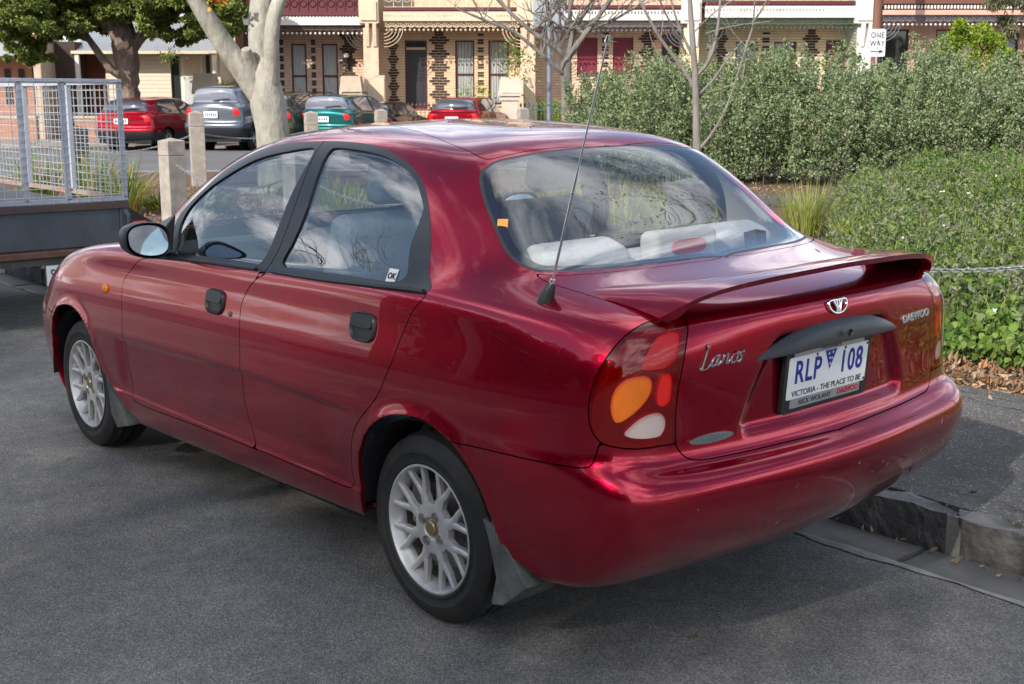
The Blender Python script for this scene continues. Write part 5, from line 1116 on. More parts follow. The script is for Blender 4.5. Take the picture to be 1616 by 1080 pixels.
# bare sapling in front of the hedge
D_ = 15; o0 = np.array([(1103 - 808) * D_ / 1951, 0, .13]); t0 = tree_obj('bare_sapling', o0[0], D_, 'thin bare sapling with long upright branches in front of the hedge'); s_ = D_ / 1951; rd = random.Random(11)
b = MB(); limb(b, px_l([(1106, 345), (1102, 240), (1099, 180), (1096, 125), (1091, 78), (1086, 30), (1080, -40), (1078, -110)], D_), [q * s_ for q in (7.5, 6.5, 5.5, 5.2, 4.6, 4, 3, 2)], 10); b.build('trunk', M['greybark'], t0, smooth=True)
b = MB()
for P_, R_ in (([(1097, 142), (1076, 112), (1040, 68), (1015, 28), (992, -12), (970, -50)], [3.4, 3, 2.6, 2.2, 1.7, 1]), ([(1098, 122), (1115, 104), (1127, 75), (1133, 40), (1137, -20)], [3.4, 3, 2.6, 2, 1.4]), ([(1102, 236), (1122, 212), (1143, 175), (1158, 130), (1172, 80), (1181, 45), (1181, -20)], [2.6, 2.3, 2, 1.7, 1.6, 1.5, 1]), ([(1181, 47), (1195, 25), (1210, -5), (1222, -40)], [1.4, 1.3, 1.1, .8]),
               ([(1097, 155), (1125, 130), (1150, 98), (1175, 70)], [2.2, 2, 1.8, 1.5]), ([(1175, 70), (1172, 100), (1166, 130)], [1.4, 1.1, .8]), ([(1093, 98), (1075, 60), (1060, 20), (1050, -30)], [2.6, 2, 1.6, 1]), ([(1110, 60), (1150, 50), (1205, 44)], [1, .9, .6]), ([(1081, 90), (1050, 45), (1022, 0)], [1.7, 1.3, .9]), ([(1090, 60), (1120, 30), (1160, 5)], [1.2, 1, .6])):
    q = px_l(P_, D_, list(np.linspace(0, rd.uniform(-.5, .5), len(P_)))); limb(b, q, [k * s_ for k in R_], 6)
    for k in range(1, len(q)):
        twigs(b, q[k], (rd.gauss(0, .5), rd.gauss(0, .4), .7), .35, R_[k] * s_ * .4, 1, rd, 3, .4)
b.build('branches', M['greybark'], t0, smooth=True)
# rounded bright shrub-tree, and the tree that hangs in from the right
D_ = 40; t0 = tree_obj('bright_shrub', (1520 - 808) * D_ / 1951, D_, 'rounded bright yellow-green tree in front of the pink house, right of the one-way sign'); o0 = np.array([(1520 - 808) * D_ / 1951, 0, .13]); s_ = D_ / 1951
A_ = []
for (x_, y_, r_) in [(1470, 98, 14), (1490, 75, 17), (1510, 60, 17), (1535, 62, 18), (1560, 75, 16), (1575, 95, 14), (1520, 90, 26), (1550, 105, 22), (1480, 115, 20), (1515, 130, 30), (1500, 50, 8), (1560, 130, 24)]:
    c = pix(x_, y_, D_) - o0; v = rng.normal(size=(700, 3)); v /= np.linalg.norm(v, axis=1, keepdims=True); A_.append(c + v * r_ * s_ * (.55 + .5 * rng.random((700, 1))) * [1, 1.2, 1] + [0, rng.uniform(-.4, .2), 0])
leaves('crown', np.concatenate(A_), .10, M['bright'], parent=t0, up=.5, aspect=.55, seed=10); b = MB(); b.tube([(0, 0, 0), (.1, 0, 1), (0, 0, 2)], [.1, .08, .06], 8); b.build('trunk', M['darkbark'], t0)
D_ = 21; o0 = np.array([(1690 - 808) * D_ / 1951, 0, .13]); t0 = tree_obj('hanging_gum_tree', o0[0], D_, 'olive-leaved tree whose narrow leaves hang into the top right corner'); s_ = D_ / 1951
b = MB(); limb(b, [(0, 0, 0), (.05, 0, 1.6), (-.1, 0, 3), (-.5, -.1, 4.2)], [.16, .13, .11, .07], 12); b.build('trunk', M['greybark'], t0, smooth=True)
A_ = []
for (x_, y_, r_) in [(1600, 5, 14), (1585, 15, 10), (1612, 30, 12), (1600, 50, 8), (1575, 0, 10), (1625, 55, 12), (1640, 20, 25), (1680, 10, 30), (1640, -30, 30), (1590, -30, 22), (1700, -40, 40), (1650, -90, 40)]:
    for k in range(2): c = pix(x_, y_, D_) - o0 + rng.normal(0, .12, 3); v = rng.normal(size=(330, 3)); A_.append(c + v * r_ * s_ * [.5, .6, .45])
leaves('crown', np.concatenate(A_), .11, M['olive'], parent=t0, up=-1.6, aspect=.16, seed=12)
# ------------------------------------------------------------------ bollards and chains
M['stone'] = mat('bollard_stone', (.25, .215, .185), rough=.9, var2=(.42, .38, .33), vscale=7, bump=.004, bscale=50)
M['bollwood'] = mat('bollard_timber', (.10, .085, .07), rough=.9, var=.35, vscale=12, stretch=(1, 1, .1), bump=.004, bscale=40)
M['galv'] = mat('galvanised', (.38, .39, .40), rough=.5, metal=.6, var=.3, vscale=30)
def bollard(c, h, w_, label, rz=0, m='stone', group=None):
    e = empty('bollard', (c[0], c[1], .12), rz, label, 'bollard', group); r = random.Random(int(h * 1000))
    b = MB(); b.bb(-w_ / 2, w_ / 2, -w_ / 2, w_ / 2, 0, h * .79); b.build('shaft', M[m], e, bevel=.008)
    b = MB(); b.bb(-w_ * .46, w_ * .46, -w_ * .46, w_ * .46, h * .79, h * .80); b.build('groove', M['dark'] if m != 'stone' else M[m], e)
    b = MB(); t_ = w_ * .5; b.add([(-t_, -t_, h * .80), (t_, -t_, h * .80), (t_, t_, h * .80), (-t_, t_, h * .80), (-t_, -t_, h * .965), (t_, -t_, h * .965), (t_, t_, h * .965), (-t_, t_, h * .965), (0, 0, h)], [(0, 1, 5, 4), (1, 2, 6, 5), (2, 3, 7, 6), (3, 0, 4, 7), (4, 5, 8), (5, 6, 8), (6, 7, 8), (7, 4, 8)]); b.build('cap', M[m], e, bevel=.006)
    return e
near = [(-.25, 1.0, 'stone bollard behind the boot, beyond the right end of the chain'), (2.86, .9, 'stone bollard hidden behind the rear pillar of the sedan'), (5.2, 1.0, 'stone bollard hidden behind the sedan roof, nearer the boot'), (7.95, 1.0, 'stone bollard seen through the side windows of the sedan'), (10.72, 1.0, 'stone bollard with chain right above the door mirror, nearer of the two'), (13.5, 1.08, 'dark timber bollard seen through the mesh of the trailer')]
for i, (x_, h_, lb) in enumerate(near): bollard((x_, -3.6), h_ * (.98 if i < 5 else 1.0), .225, lb, .02 * i, 'stone' if i < 5 else 'bollwood')
far_ = [(-5.18, 20.6, 1.24, .232, 'taller stone bollard between the nearer bollard and the pale tree'), (-3.6, 22.5, 1.22, .22, 'stone bollard hidden behind the trunk of the pale tree'), (-2.63, 25.2, 1.24, .22, 'stone bollard top in front of the black car, above the sedan roof'), (.25, 28.2, 1.25, .22, 'stone bollard top right of the small red hatchback, above the sedan roof')]
for la, de, h_, w_, lb in far_: bollard(W(la, de), h_, w_, lb, HOUSE_ROT + .35)
def chain(p, q, sag, label, real, group=None, pitch=.034):
    p, q = np.array(p, float), np.array(q, float); L = np.linalg.norm(q - p); n = int(L * 1.02 / pitch); e = empty('chain', tuple(p), 0, label, 'chain', group)
    t = (np.arange(n) + .5) / n; P_ = p + (q - p) * t[:, None]; P_[:, 2] -= sag * 4 * t * (1 - t); d = np.gradient(P_, axis=0); d /= np.linalg.norm(d, axis=1, keepdims=True)
    a = np.linspace(0, 2 * math.pi, 13)[:-1]; loop = [(.0235 * math.copysign(abs(math.cos(s)) ** .8, math.cos(s)), .0115 * math.copysign(abs(math.sin(s)) ** .8, math.sin(s)), 0) for s in a]; loop.append(loop[0])
    lb = MB(); lb.tube(loop, .0042, 6, cap=False); me = None; allb = MB()
    V0 = lb.v[0]; F0 = list(lb.f)
    for i in range(n):
        yaw = math.atan2(d[i][1], d[i][0]); pit = -math.asin(d[i][2]); rol = (i % 2) * math.pi / 2 + .6
        if real:
            if me is None: o = lb.build('link', M['galv'], e, smooth=True); me = o.data
            else: o = link('link', me, e)
            o.rotation_euler = (rol, pit, yaw); o.location = P_[i] - p
        else: allb.add(V0 @ rotm(rol, pit, yaw).T + (P_[i] - p), F0)
    if not real: allb.build('links', M['galv'], e, smooth=True)['kind'] = 'stuff'
CZ = .79
chain((-.14, -3.6, CZ), (2.75, -3.6, CZ), .24, 'grey chain hanging over the groundcover, right of the boot spoiler', True)
chain((2.97, -3.6, CZ), (5.1, -3.6, CZ), .2, 'grey chain seen through the rear window of the sedan', False)
chain((5.3, -3.6, CZ), (7.85, -3.6, CZ), .2, 'grey chain behind the sedan roof', False)
chain((8.05, -3.6, CZ), (10.6, -3.6, CZ), .2, 'grey chain running down from the right side of the nearer bollard', False)
chain((10.84, -3.6, CZ), (13.4, -3.6, CZ), .2, 'grey chain between the nearer bollard and the trailer mesh', False)
f = [W(a, b_, 1.0) for a, b_, *_ in far_]
chain(f[0] + [0, 0, 0], f[1], .12, 'grey chain from the taller bollard to the pale tree', False); chain(W(-7.6, 19.2, .95), f[0], .28, 'grey chain left of the taller bollard, behind the nearer one', False)
chain(f[2], f[3], .2, 'grey chain between the two far bollard tops', False)
# ------------------------------------------------------------------ cage trailer in front of the sedan
M['trgrey'] = mat('trailer_grey', (.075, .085, .10), rough=.55, var=.18, vscale=6)
M['cage'] = mat('cage_paint', (.42, .44, .50), rough=.45, var=.12, vscale=8)
M['wire'] = mat('wire', (.60, .61, .62), rough=.5, metal=.4)
tr = empty('cage_trailer', (6.8, .09, 0), 0, 'grey and rusty box trailer with a galvanised mesh cage, parked ahead of the sedan', 'trailer')
TX0, TX1, TY0, TY1 = 5.5, 8.3, -.75, .95
def tb(b, name, m, bevel=0, smooth=False): o = b.build(name, M[m] if isinstance(m, str) else m, tr, bevel=bevel, smooth=smooth, loc=(-6.8, -.09, 0)); return o
b = MB(); b.bb(TX0 + .03, TX1, TY0 + .02, TY0 + .045, .53, .80); b.bb(TX0 + .03, TX1, TY1 - .045, TY1 - .02, .53, .80); b.bb(TX1 - .03, TX1, TY0 + .05, TY1 - .05, .53, .80); tb(b, 'tray_side', 'trgrey')
b = MB(); b.bb(TX0 + .03, TX1, TY0 + .05, TY1 - .05, .53, .55); tb(b, 'tray_floor', mat('tray_floor', (.16, .15, .14), rough=.8, var=.3, vscale=3))
b = MB(); b.bb(TX0 - .004, TX0 + .02, TY0 + .07, TY1 - .02, .545, .792); tb(b, 'tailgate', 'trgrey')
b = MB(); b.bb(TX0 - .02, TX0 + .025, TY0, TY1, .79, .838); tb(b, 'tailgate_rail', mat('rusty_grey', (.075, .075, .08), rough=.8, var2=(.11, .05, .03), vscale=9), bevel=.004)
b = MB(); b.bb(TX0 - .014, TX0 + .02, TY0, TY0 + .065, .53, .79); tb(b, 'corner_post', 'trgrey', bevel=.006)
b = MB(); b.tube([(TX0 - .02, TY0 + .03, .77), (TX0 - .05, TY0 + .02, .74), (TX0 - .05, TY0 + .02, .66), (TX0 - .02, TY0 + .03, .62)], .014, 8); tb(b, 'latch', 'trgrey', smooth=True)
b = MB(); b.bb(TX0 - .05, TX0 + .05, TY0 - .02, TY1, .49, .532); tb(b, 'rear_beam', 'rust', bevel=.005)
b = MB(); b.bb(TX0 - .02, TX0 + .04, TY0 + .02, TY1, .44, .485); tb(b, 'lower_beam', mat('grimy_steel', (.06, .065, .06), rough=.8, var2=(.15, .13, .11), vscale=14))
for yy in (-.45, .35):
    b = MB(); b.bb(TX0, TX1 + 1.2, yy - .025, yy + .025, .40, .45); tb(b, 'chassis_rail', 'trgrey')
b = MB(); b.tube([(6.9, -.86, .3), (6.9, .98, .3)], .03, 8); tb(b, 'axle', 'dark')
for yy in (-.87, 1.07):
    o = empty('wheel', (6.9 - 6.8, yy - .09, .30)); o.parent = tr; b = MB(); b.lathe([(.16, -.08), (.28, -.085), (.30, -.06), (.30, .06), (.28, .085), (.16, .08)], n=36, closed=True); b.build('tyre', M['tyre'], o, smooth=True); b = MB(); b.lathe([(0, .02), (.16, .05), (.165, .08)], n=24); b.lathe([(0, -.02), (.16, -.05), (.165, -.08)], n=24); b.build('rim', M['steel'], o, smooth=True)
    b = MB(); a = np.linspace(-.1, math.pi + .1, 12); V = []
    for t in a: V += [(6.9 + .42 * math.cos(t), yy - .12, .33 + .38 * math.sin(t)), (6.9 + .42 * math.cos(t), yy + .12, .33 + .38 * math.sin(t))]
    b.add(V, [(2 * i, 2 * i + 1, 2 * i + 3, 2 * i + 2) for i in range(11)]); tb(b, 'mudguard', 'ink')
b = MB(); b.add([(5.56, -.76, .55), (5.56, -.98, .55), (5.56, -.98, .66), (5.56, -.76, .80), (5.9, -.76, .55), (5.9, -.98, .55), (5.9, -.98, .66), (5.9, -.76, .80)], [(0, 1, 2, 3), (7, 6, 5, 4), (1, 5, 6, 2), (3, 2, 6, 7), (0, 4, 5, 1)]); tb(b, 'guard_bracket', 'ink')
b = MB(); b.bb(5.535, 5.558, -.90, -.79, .62, .69); tb(b, 'tail_lamp', 'lensred3', bevel=.008)
b = MB(); b.bb(5.44, 5.455, -.50, -.125, .30, .445); tb(b, 'number_plate_holder', 'trgrey')
b = MB(); b.bb(5.434, 5.439, -.495, -.13, .305, .44); tb(b, 'number_plate', 'white')
text('plate_letters', 'S', .105, (5.432 - 6.8, -.172 - .09, .375), (math.pi / 2, 0, -math.pi / 2), M['ink'], tr, sx=.75)
CG0, CG1 = .842, 1.665
def rail(b, p, q, w_=.032):
    p, q = np.array(p, float), np.array(q, float); d = np.abs(q - p) + w_; b.box((p + q) / 2, d)
for yv in (TY0 + .016, -.34, -.055, .13, .53, TY1 - .016):
    b = MB(); rail(b, (TX0, yv, CG0 + .034), (TX0, yv, CG1 - .034)); tb(b, 'cage_post', 'cage', bevel=.004)
    b = MB(); rail(b, (TX1, yv, CG0 + .034), (TX1, yv, CG1 - .034)); tb(b, 'cage_post', 'cage', bevel=.004)
for xv in (6.4, 7.3):
    for yv in (TY0 + .016, TY1 - .016): b = MB(); rail(b, (xv, yv, CG0 + .034), (xv, yv, CG1 - .034)); tb(b, 'cage_post', 'cage')
for z_ in (CG0 + .016, CG1 - .016):
    for xv in (TX0, TX1): b = MB(); rail(b, (xv, TY0 + .016, z_), (xv, TY1 - .016, z_)); tb(b, 'cage_rail', 'cage', bevel=.004)
    for yv in (TY0 + .016, TY1 - .016): b = MB(); rail(b, (TX0 + .034, yv, z_), (TX1 - .034, yv, z_)); tb(b, 'cage_rail', 'cage' if z_ > 1 or yv > 0 else mat('rust_stained_rail', (.33, .30, .28), rough=.7, var2=(.30, .16, .10), vscale=8))
wires = MB()
def wire(p, q): 
    p, q = np.array(p), np.array(q); d = np.abs(q - p); wires.box((p + q) / 2, np.maximum(d, .0042))
for xv, o_ in ((TX0 - .019, 0), (TX1 + .019, 0)):
    for yv in np.arange(TY0 + .04, TY1, .08): wire((xv, yv, CG0), (xv, yv, CG1))
    for z_ in np.arange(CG0 + .05, CG1, .054): wire((xv - .0045, TY0, z_), (xv - .0045, TY1, z_))
for yv in (TY0 - .003, TY1 + .003):
    for xv in np.arange(TX0 + .05, TX1, .08): wire((xv, yv, CG0), (xv, yv, CG1))
    for z_ in np.arange(CG0 + .05, CG1, .054): wire((TX0, yv - .0045, z_), (TX1, yv - .0045, z_))
tb(wires, 'mesh_wire', 'wire')['kind'] = 'stuff'
b = MB(); b.tube([(8.3, -.45, .42), (9.6, .09, .42)], .03, 6); b.tube([(8.3, .62, .42), (9.6, .09, .42)], .03, 6); tb(b, 'drawbar', 'trgrey')
# ------------------------------------------------------------------ signs
def pole_at(name, la, de, r_, h, m, label, cat='pole'):
    e = empty(name, W(la, de, .12), HOUSE_ROT, label, cat); b = MB(); b.tube([(0, 0, 0), (0, 0, h)], r_, 14); b.build('post', m, e, smooth=True); return e
D_ = 27; e = pole_at('sign_post', (865.5 - 808) * D_ / 1951, D_, .032 * 1.6, 3.9, mat('pole_grey', (.22, .25, .30), rough=.5, metal=.3), 'grey street pole carrying the blank back of a square sign', 'sign')
b = MB(); b.box((-.02, -.075, 3.27 + .16), (.66, .004, .95)); b.build('sign_panel', mat('panel_back', (.42, .44, .48), rough=.45, metal=.3), e, bevel=.001)
b = MB(); b.tube([(0, -.06, 2.97 + .02), (0, -.06, 3.0)], .056, 14); b.tube([(0, 0, 3.5), (0, -.08, 3.5)], .02, 6); b.build('clamp', M['galv'], e)
b = MB()
for (x1, z1, x2, z2) in ((-.31, 3.24, -.12, 3.42), (-.12, 3.42, -.20, 3.08), (-.29, 3.22, -.10, 3.23), (.08, 3.33, .30, 3.38), (.18, 3.36, .27, 3.08)): b.tube([(x1, -.0785, z1), (x2, -.0785, z2)], .011, 5)
b.build('stroke_marks', M['ink'], e)
D_ = 39; s_ = D_ / 1951
e = empty('one_way_sign', W((1374 - 808) * s_ * .982, D_ - .35, .12), HOUSE_ROT, 'white ONE WAY sign with black arrow pointing right, on the brown pole', 'sign')
zc = pix(0, 74.5, D_)[2] - .12; b = MB(); rrect(.50, .82, .05, -.004, 0, b); o = b.build('sign_panel', mat('sign_white', (.62, .62, .64), rough=.4), e); o.location = (0, 0, zc); o.rotation_euler = (math.pi / 2, 0, 0)
b = MB(); b.tube([(0, .02, 0), (0, .02, zc + .3)], .03, 8); b.build('post', M['galv'], e)
for s, z_, sz in (('ONE', .22, .235), ('WAY', -.03, .235)): text('sign_letters', s, sz, (0, -.001, zc + z_), (math.pi / 2, 0, 0), M['ink'], e, sx=.80, ext=.002, off=.003, sp=1.08)
b = MB(); b.prism([(-.19, -.017), (.08, -.017), (.06, -.065), (.20, 0), (.06, .065), (.08, .017), (-.19, .017)], .001, .004, 'z'); o = b.build('arrow', M['ink'], e); o.location = (0, 0, zc - .26); o.rotation_euler = (math.pi / 2, 0, 0)
e = pole_at('utility_pole', (1381 - 808) * s_ * .982, D_ + .3, .13, 8.5, mat('brown_pole', (.17, .08, .055), rough=.8, var=.3, vscale=6, stretch=(1, 1, .1)), 'thick reddish-brown timber pole behind the ONE WAY sign')
# ------------------------------------------------------------------ houses
M['brick'] = mat('cream_brick', (.66, .46, .33), rough=.9, var=.16, vscale=5, bump=.004, bscale=30)
M['brick2'] = mat('yellow_brick', (.70, .56, .37), rough=.9, var=.12, vscale=5, bump=.004, bscale=30)
M['darkbrick'] = mat('dark_brick', (.055, .035, .030), rough=.9, var=.3, vscale=12)
M['joint'] = mat('joint', (.30, .22, .15), rough=.95)
M['cream'] = mat('cream_stucco', (.60, .48, .34), rough=.85, var=.1, vscale=3)
M['offwhite'] = mat('offwhite_paint', (.68, .65, .58), rough=.7, var=.08, vscale=4)
M['ochre'] = mat('ochre_paint', (.68, .48, .30), rough=.8, var=.1, vscale=4)
M['maroon'] = mat('maroon_paint', (.10, .014, .018), rough=.5)
M['brightred'] = mat('red_blind', (.17, .010, .028), rough=.6, var=.12, vscale=2)
M['ltstone'] = mat('cement_render', (.47, .38, .29), rough=.9, var=.12, vscale=3)
M['palecem'] = mat('pale_cement', (.52, .45, .37), rough=.9, var=.1, vscale=3)
M['pink'] = mat('pink_stucco', (.56, .34, .26), rough=.85, var=.1, vscale=3)
M['brownred'] = mat('brown_paint', (.15, .06, .04), rough=.7)
M['green'] = mat('green_paint', (.045, .10, .075), rough=.6)
M['bluegrey'] = mat('bluegrey_paint', (.13, .14, .17), rough=.6)
M['dkbrown'] = mat('dark_lace', (.085, .07, .06), rough=.7)
M['wglass'] = mat('window_glass', (.03, .035, .035), rough=.08, coat=1)
M['curtain'] = mat('curtain', (.45, .46, .44), rough=.9, var=.35, vscale=5, stretch=(9, 1, .3))
M['tin'] = mat('grey_roofing', (.33, .35, .37), rough=.6, var=.1, vscale=2)
M['slate'] = mat('slate_roof', (.30, .30, .36), rough=.7, var=.12, vscale=5)
M['salmon'] = mat('salmon_brick', (.40, .19, .12), rough=.9, var=.15, vscale=6)
def lx(px_, dep): return (px_ - 808) * dep / 1951 * .982
def lz(row, dep): return 1.523 + (159 - row) * dep / 1951 * 1.017
FR, WL = 42.6, 43.95                                  # verandah front, front wall
def lace(b, x0, x1, z0, z1, y, step, kind):
    """cast iron lace as real openwork"""
    n = max(2, int(round((x1 - x0) / step))); s = (x1 - x0) / n; h = z1 - z0
    b.bb(x0, x1, y, y + .03, z1 - .03, z1); b.bb(x0, x1, y, y + .03, z0, z0 + .025) if kind == 'rail' else None
    for i in range(n):
        c = x0 + (i + .5) * s
        if kind == 'rail':
            b.bb(x0 + i * s - .008, x0 + i * s + .008, y + .005, y + .022, z0 + .025, z1 - .03)
            a = np.linspace(0, 2 * math.pi, 9); 
            for zz, rr_ in ((z0 + h * .28, s * .36), (z0 + h * .68, s * .36)): b.tube([(c + rr_ * math.cos(t), y + .014, zz + min(rr_, h * .2) * math.sin(t)) for t in a], .012, 4, cap=False)
            b.box((c, y + .014, z0 + h * .48), (.05, .02, .05), (0, .78, 0))
        else:
            a = np.linspace(math.pi, 2 * math.pi, 7); b.tube([(c + s * .42 * math.cos(t), y + .014, z1 - .05 + h * .55 * math.sin(t)) for t in a], .014, 4, cap=False)
            b.tube([(c - s * .42, y + .014, z1 - .03), (c + s * .42, y + .014, z0 + h * .4)], .010, 4, cap=False); b.tube([(c + s * .42, y + .014, z1 - .03), (c - s * .42, y + .014, z0 + h * .4)], .010, 4, cap=False)
            b.bb(x0 + i * s, x0 + (i + 1) * s, y + .008, y + .018, z0 + h * .42, z0 + h * .5)
def terrace(i, L, R_, cfg):
    """L, R_: pixel edges of the house between its party walls"""
    d = cfg; xc = lx((L + R_) / 2, FR); e = empty('terrace_house', W(xc, FR, .14), HOUSE_ROT, d['label'], 'house')
    X = lambda p, dep=FR: lx(p, dep) - xc; Z = lambda r_, dep=FR: lz(r_, dep) - .14; Wy = WL - FR
    x0, x1 = X(L), X(R_); n = '' 
    wl = MB()                                      # front wall with real openings
    ops = sorted([(X(a, WL), X(b_, WL), Z(c, WL), Z(dd, WL)) for a, b_, c, dd, *_ in d['open']]); top = Z(-90, WL); cur = x0 - .3
    for a, b_, t_, bt in ops:
        wl.bb(cur, a, Wy, Wy + .25, 0, top); wl.bb(a, b_, Wy, Wy + .25, t_, top); 
        if bt > .1: wl.bb(a, b_, Wy, Wy + .25, 0, bt)
        cur = b_
    wl.bb(cur, x1 + .3, Wy, Wy + .25, 0, top); wl.build('front_wall', M[d['wall']], e)
    qb = MB()                                      # brick courses: dark quoins stand a little proud
    for (pc, w_, r0, r1, kind) in d.get('quoin', []):
        z_ = Z(r1, WL); zt = Z(r0, WL); k = 0; c = X(pc, WL); rq = random.Random(int(pc))
        while z_ < zt:
            ww = w_ * (1, .72, .45, .45, .72)[k % 5] if kind == 'd' else (w_ if k % 3 != 2 else 0)
            if ww: 
                nb = max(1, int(ww / .24)); 
                for q_ in range(nb): qb.bb(c - ww / 2 + q_ * ww / nb + .006, c - ww / 2 + (q_ + 1) * ww / nb - .006, Wy - .012, Wy, z_, z_ + .075)
            z_ += .092; k += 1
    if qb.v: qb.build('dark_brickwork', M['darkbrick'], e)['kind'] = 'stuff'
    jb = MB()                                      # fine joints
    for z_ in np.arange(Z(185, WL), top, .092): jb.bb(x0 - .3, x1 + .3, Wy - .004, Wy, z_ - .012, z_)
    if d.get('joints', True):
        jb = MB(); z_ = Z(185, WL)
        while z_ < Z(50, WL):
            cur = x0 - .3
            for a, b_, t_, bt in ops + [(x1 + .3, 0, 0, 0)]:
                if cur < a and not (b_ and False): jb.bb(cur, a, Wy - .004, Wy, z_ - .014, z_)
                if b_ and not (bt - .02 < z_ < t_ + .02): jb.bb(a, b_, Wy - .004, Wy, z_ - .014, z_)
                cur = b_
            z_ += .092
        jb.build('mortar_joints', M['joint'], e)['kind'] = 'stuff'
    for (a, b_, c, dd, kind, *ex) in d['open']:
        xa, xb, zt, zb = X(a, WL), X(b_, WL), Z(c, WL), Z(dd, WL); nm = 'door' if kind == 'door' else 'window'
        wn = MB(); f_ = .055
        for q_ in ((xa, xa + f_, zb, zt), (xb - f_, xb, zb, zt), (xa + f_, xb - f_, zt - f_, zt), (xa + f_, xb - f_, zb, zb + f_)): wn.bb(q_[0], q_[1], Wy + .06, Wy + .14, q_[2], q_[3])
        fm = M[ex[0] if ex else 'maroon']
        if kind != 'door': zm = zb + (zt - zb) * .47; wn.bb(xa + f_, xb - f_, Wy + .07, Wy + .13, zm - .03, zm + .03)
        wo_ = wn.build(nm, fm, e)
        g_ = MB()
        if kind == 'door':
            zf = zb + 2.1; pn = MB(); pn.bb(xa + f_, xb - f_, Wy + .10, Wy + .15, zb + .02, zf - .08); pn.bb(xa + .16, xb - .16, Wy + .085, Wy + .10, zb + .25, zb + .9); pn.bb(xa + .16, xb - .16, Wy + .085, Wy + .10, zb + 1.05, zf - .3); pn.build('door_leaf', M[ex[1]] if len(ex) > 1 else M['ink'], wo_)
            q_ = MB(); q_.bb(xa + f_, xb - f_, Wy + .05, Wy + .13, zf - .08, zf); q_.build('transom', M[ex[2]] if len(ex) > 2 else fm, wo_)
            g_.bb(xa + f_, xb - f_, Wy + .11, Wy + .12, zf, zt - f_)
            g_.build('pane', M['wglass'], wo_)
        else:
            if kind == 'blind': g_.bb(xa + f_, xb - f_, Wy + .05, Wy + .10, zb + .12, zt - f_ + .02); g_.build('blind', M['brightred'], wo_); g_ = MB(); g_.bb(xa + f_, xb - f_, Wy + .11, Wy + .12, zb + f_, zb + .12); g_.build('pane', M['wglass'], wo_)
            elif kind == 'curtain': g_.bb(xa + f_, xb - f_, Wy + .11, Wy + .12, zb + f_, zt - f_); g_.build('curtain', M['curtain'], wo_)
            elif kind == 'bars':
                g_.bb(xa + f_, xb - f_, Wy + .11, Wy + .12, zb + f_, zt - f_); g_.build('curtain', M['curtain'], wo_); g_ = MB()
                for xx_ in np.linspace(xa + .1, xb - .1, 5): g_.bb(xx_ - .008, xx_ + .008, Wy + .02, Wy + .036, zb, zt - .04)
                g_.build('bars', M['ink'], wo_)['kind'] = 'stuff'
            else: g_.bb(xa + f_, xb - f_, Wy + .11, Wy + .12, zb + f_, zt - f_); g_.build('pane', M['wglass'], wo_)
            sl2 = MB(); sl2.bb(xa - .06, xb + .06, Wy - .05, Wy + .02, zb - .08, zb); sl2.build('sill', M['ltstone'], wo_)
    b = MB(); b.bb(x0, x1, 0, Wy, Z(d['floor'][0]) - .22, Z(d['floor'][0]) + .05); b.build('balcony_floor', M['brownred'], e)
    def band(nm_, r0, r1, m_, out, inn=.12): b = MB(); b.bb(x0, x1, -out, inn - .15, Z(r1), Z(r0)); b.build(nm_, M[m_], e)
    for j, (nm_, r0, r1, m_, out) in enumerate(d['bands']): band(nm_, r0, r1, m_, out)
    if d.get('dentil'):
        b = MB(); r0, r1, m_ = d['dentil']
        for xx_ in np.arange(x0 + .05, x1, .11): b.bb(xx_, xx_ + .055, -.10, -.05, Z(r1), Z(r0))
        b.build('dentils', M[m_], e)['kind'] = 'stuff'
    b = MB(); lace(b, x0 + .03, x1 - .03, Z(d['frieze'][1]), Z(d['frieze'][0]), -.02, .26, 'frieze')
    for sgn, xe in ((1, x0), (-1, x1)):             # corner brackets
        for q_ in range(5): a = np.linspace(0, math.pi / 2, 7); rr_ = .2 + .11 * q_; b.tube([(xe + sgn * (rr_ * math.cos(t)), -.005, Z(d['frieze'][1]) + .05 - rr_ * .95 * math.sin(t)) for t in a], .014, 4, cap=False)
    b.build('lace_frieze', M[d['frieze'][2]], e)['kind'] = 'stuff'
    fb = MB()
    for xx_ in np.arange(x0 + .1, x1 - .05, .155): fb.lathe([(0, .045), (.035, .02), (.045, -.005), (.0, -.055)], n=6, axis='z', c=(xx_, -.01, Z(d['frieze'][1])))
    fb.build('fringe_drops', M[d['frieze'][3]], e)['kind'] = 'stuff'
    b = MB(); lace(b, x0 + .03, x1 - .03, Z(d['rail'][0]), Z(d['rail'][0]) + 1.0, .02, .30, 'rail'); 
    if d['rail'][2]: b.bb(x0 + .03, x1 - .03, .06, .075, Z(d['rail'][0]), Z(d['rail'][0]) + .62)
    b.build('lace_balustrade', M[d['rail'][1]], e)['kind'] = 'stuff'
    # party wall and pier on the right
    b = MB(); pw = .17; b.bb(x1, x1 + pw * 2, .10, Wy + .25, 0, top); b.build('party_wall', M[d['pier'][1]], e)
    b = MB(); b.bb(x1 - .04, x1 + .46, -.12, .10, 0, Z(52)); b.build('pier', M[d['pier'][1]], e)
    b = MB(); b.bb(x1 - .16, x1 + .5, -.24, .10, Z(46), Z(8)); b.bb(x1 - .1, x1 + .44, -.30, -.24, Z(42), Z(14)); b.bb(x1 - .2, x1 + .54, -.28, .10, Z(8), Z(5)); b.bb(x1 - .06, x1 + .48, -.16, .10, Z(5), Z(-70)); b.build('pier_block', M[d['pier'][0]], e, bevel=.02)
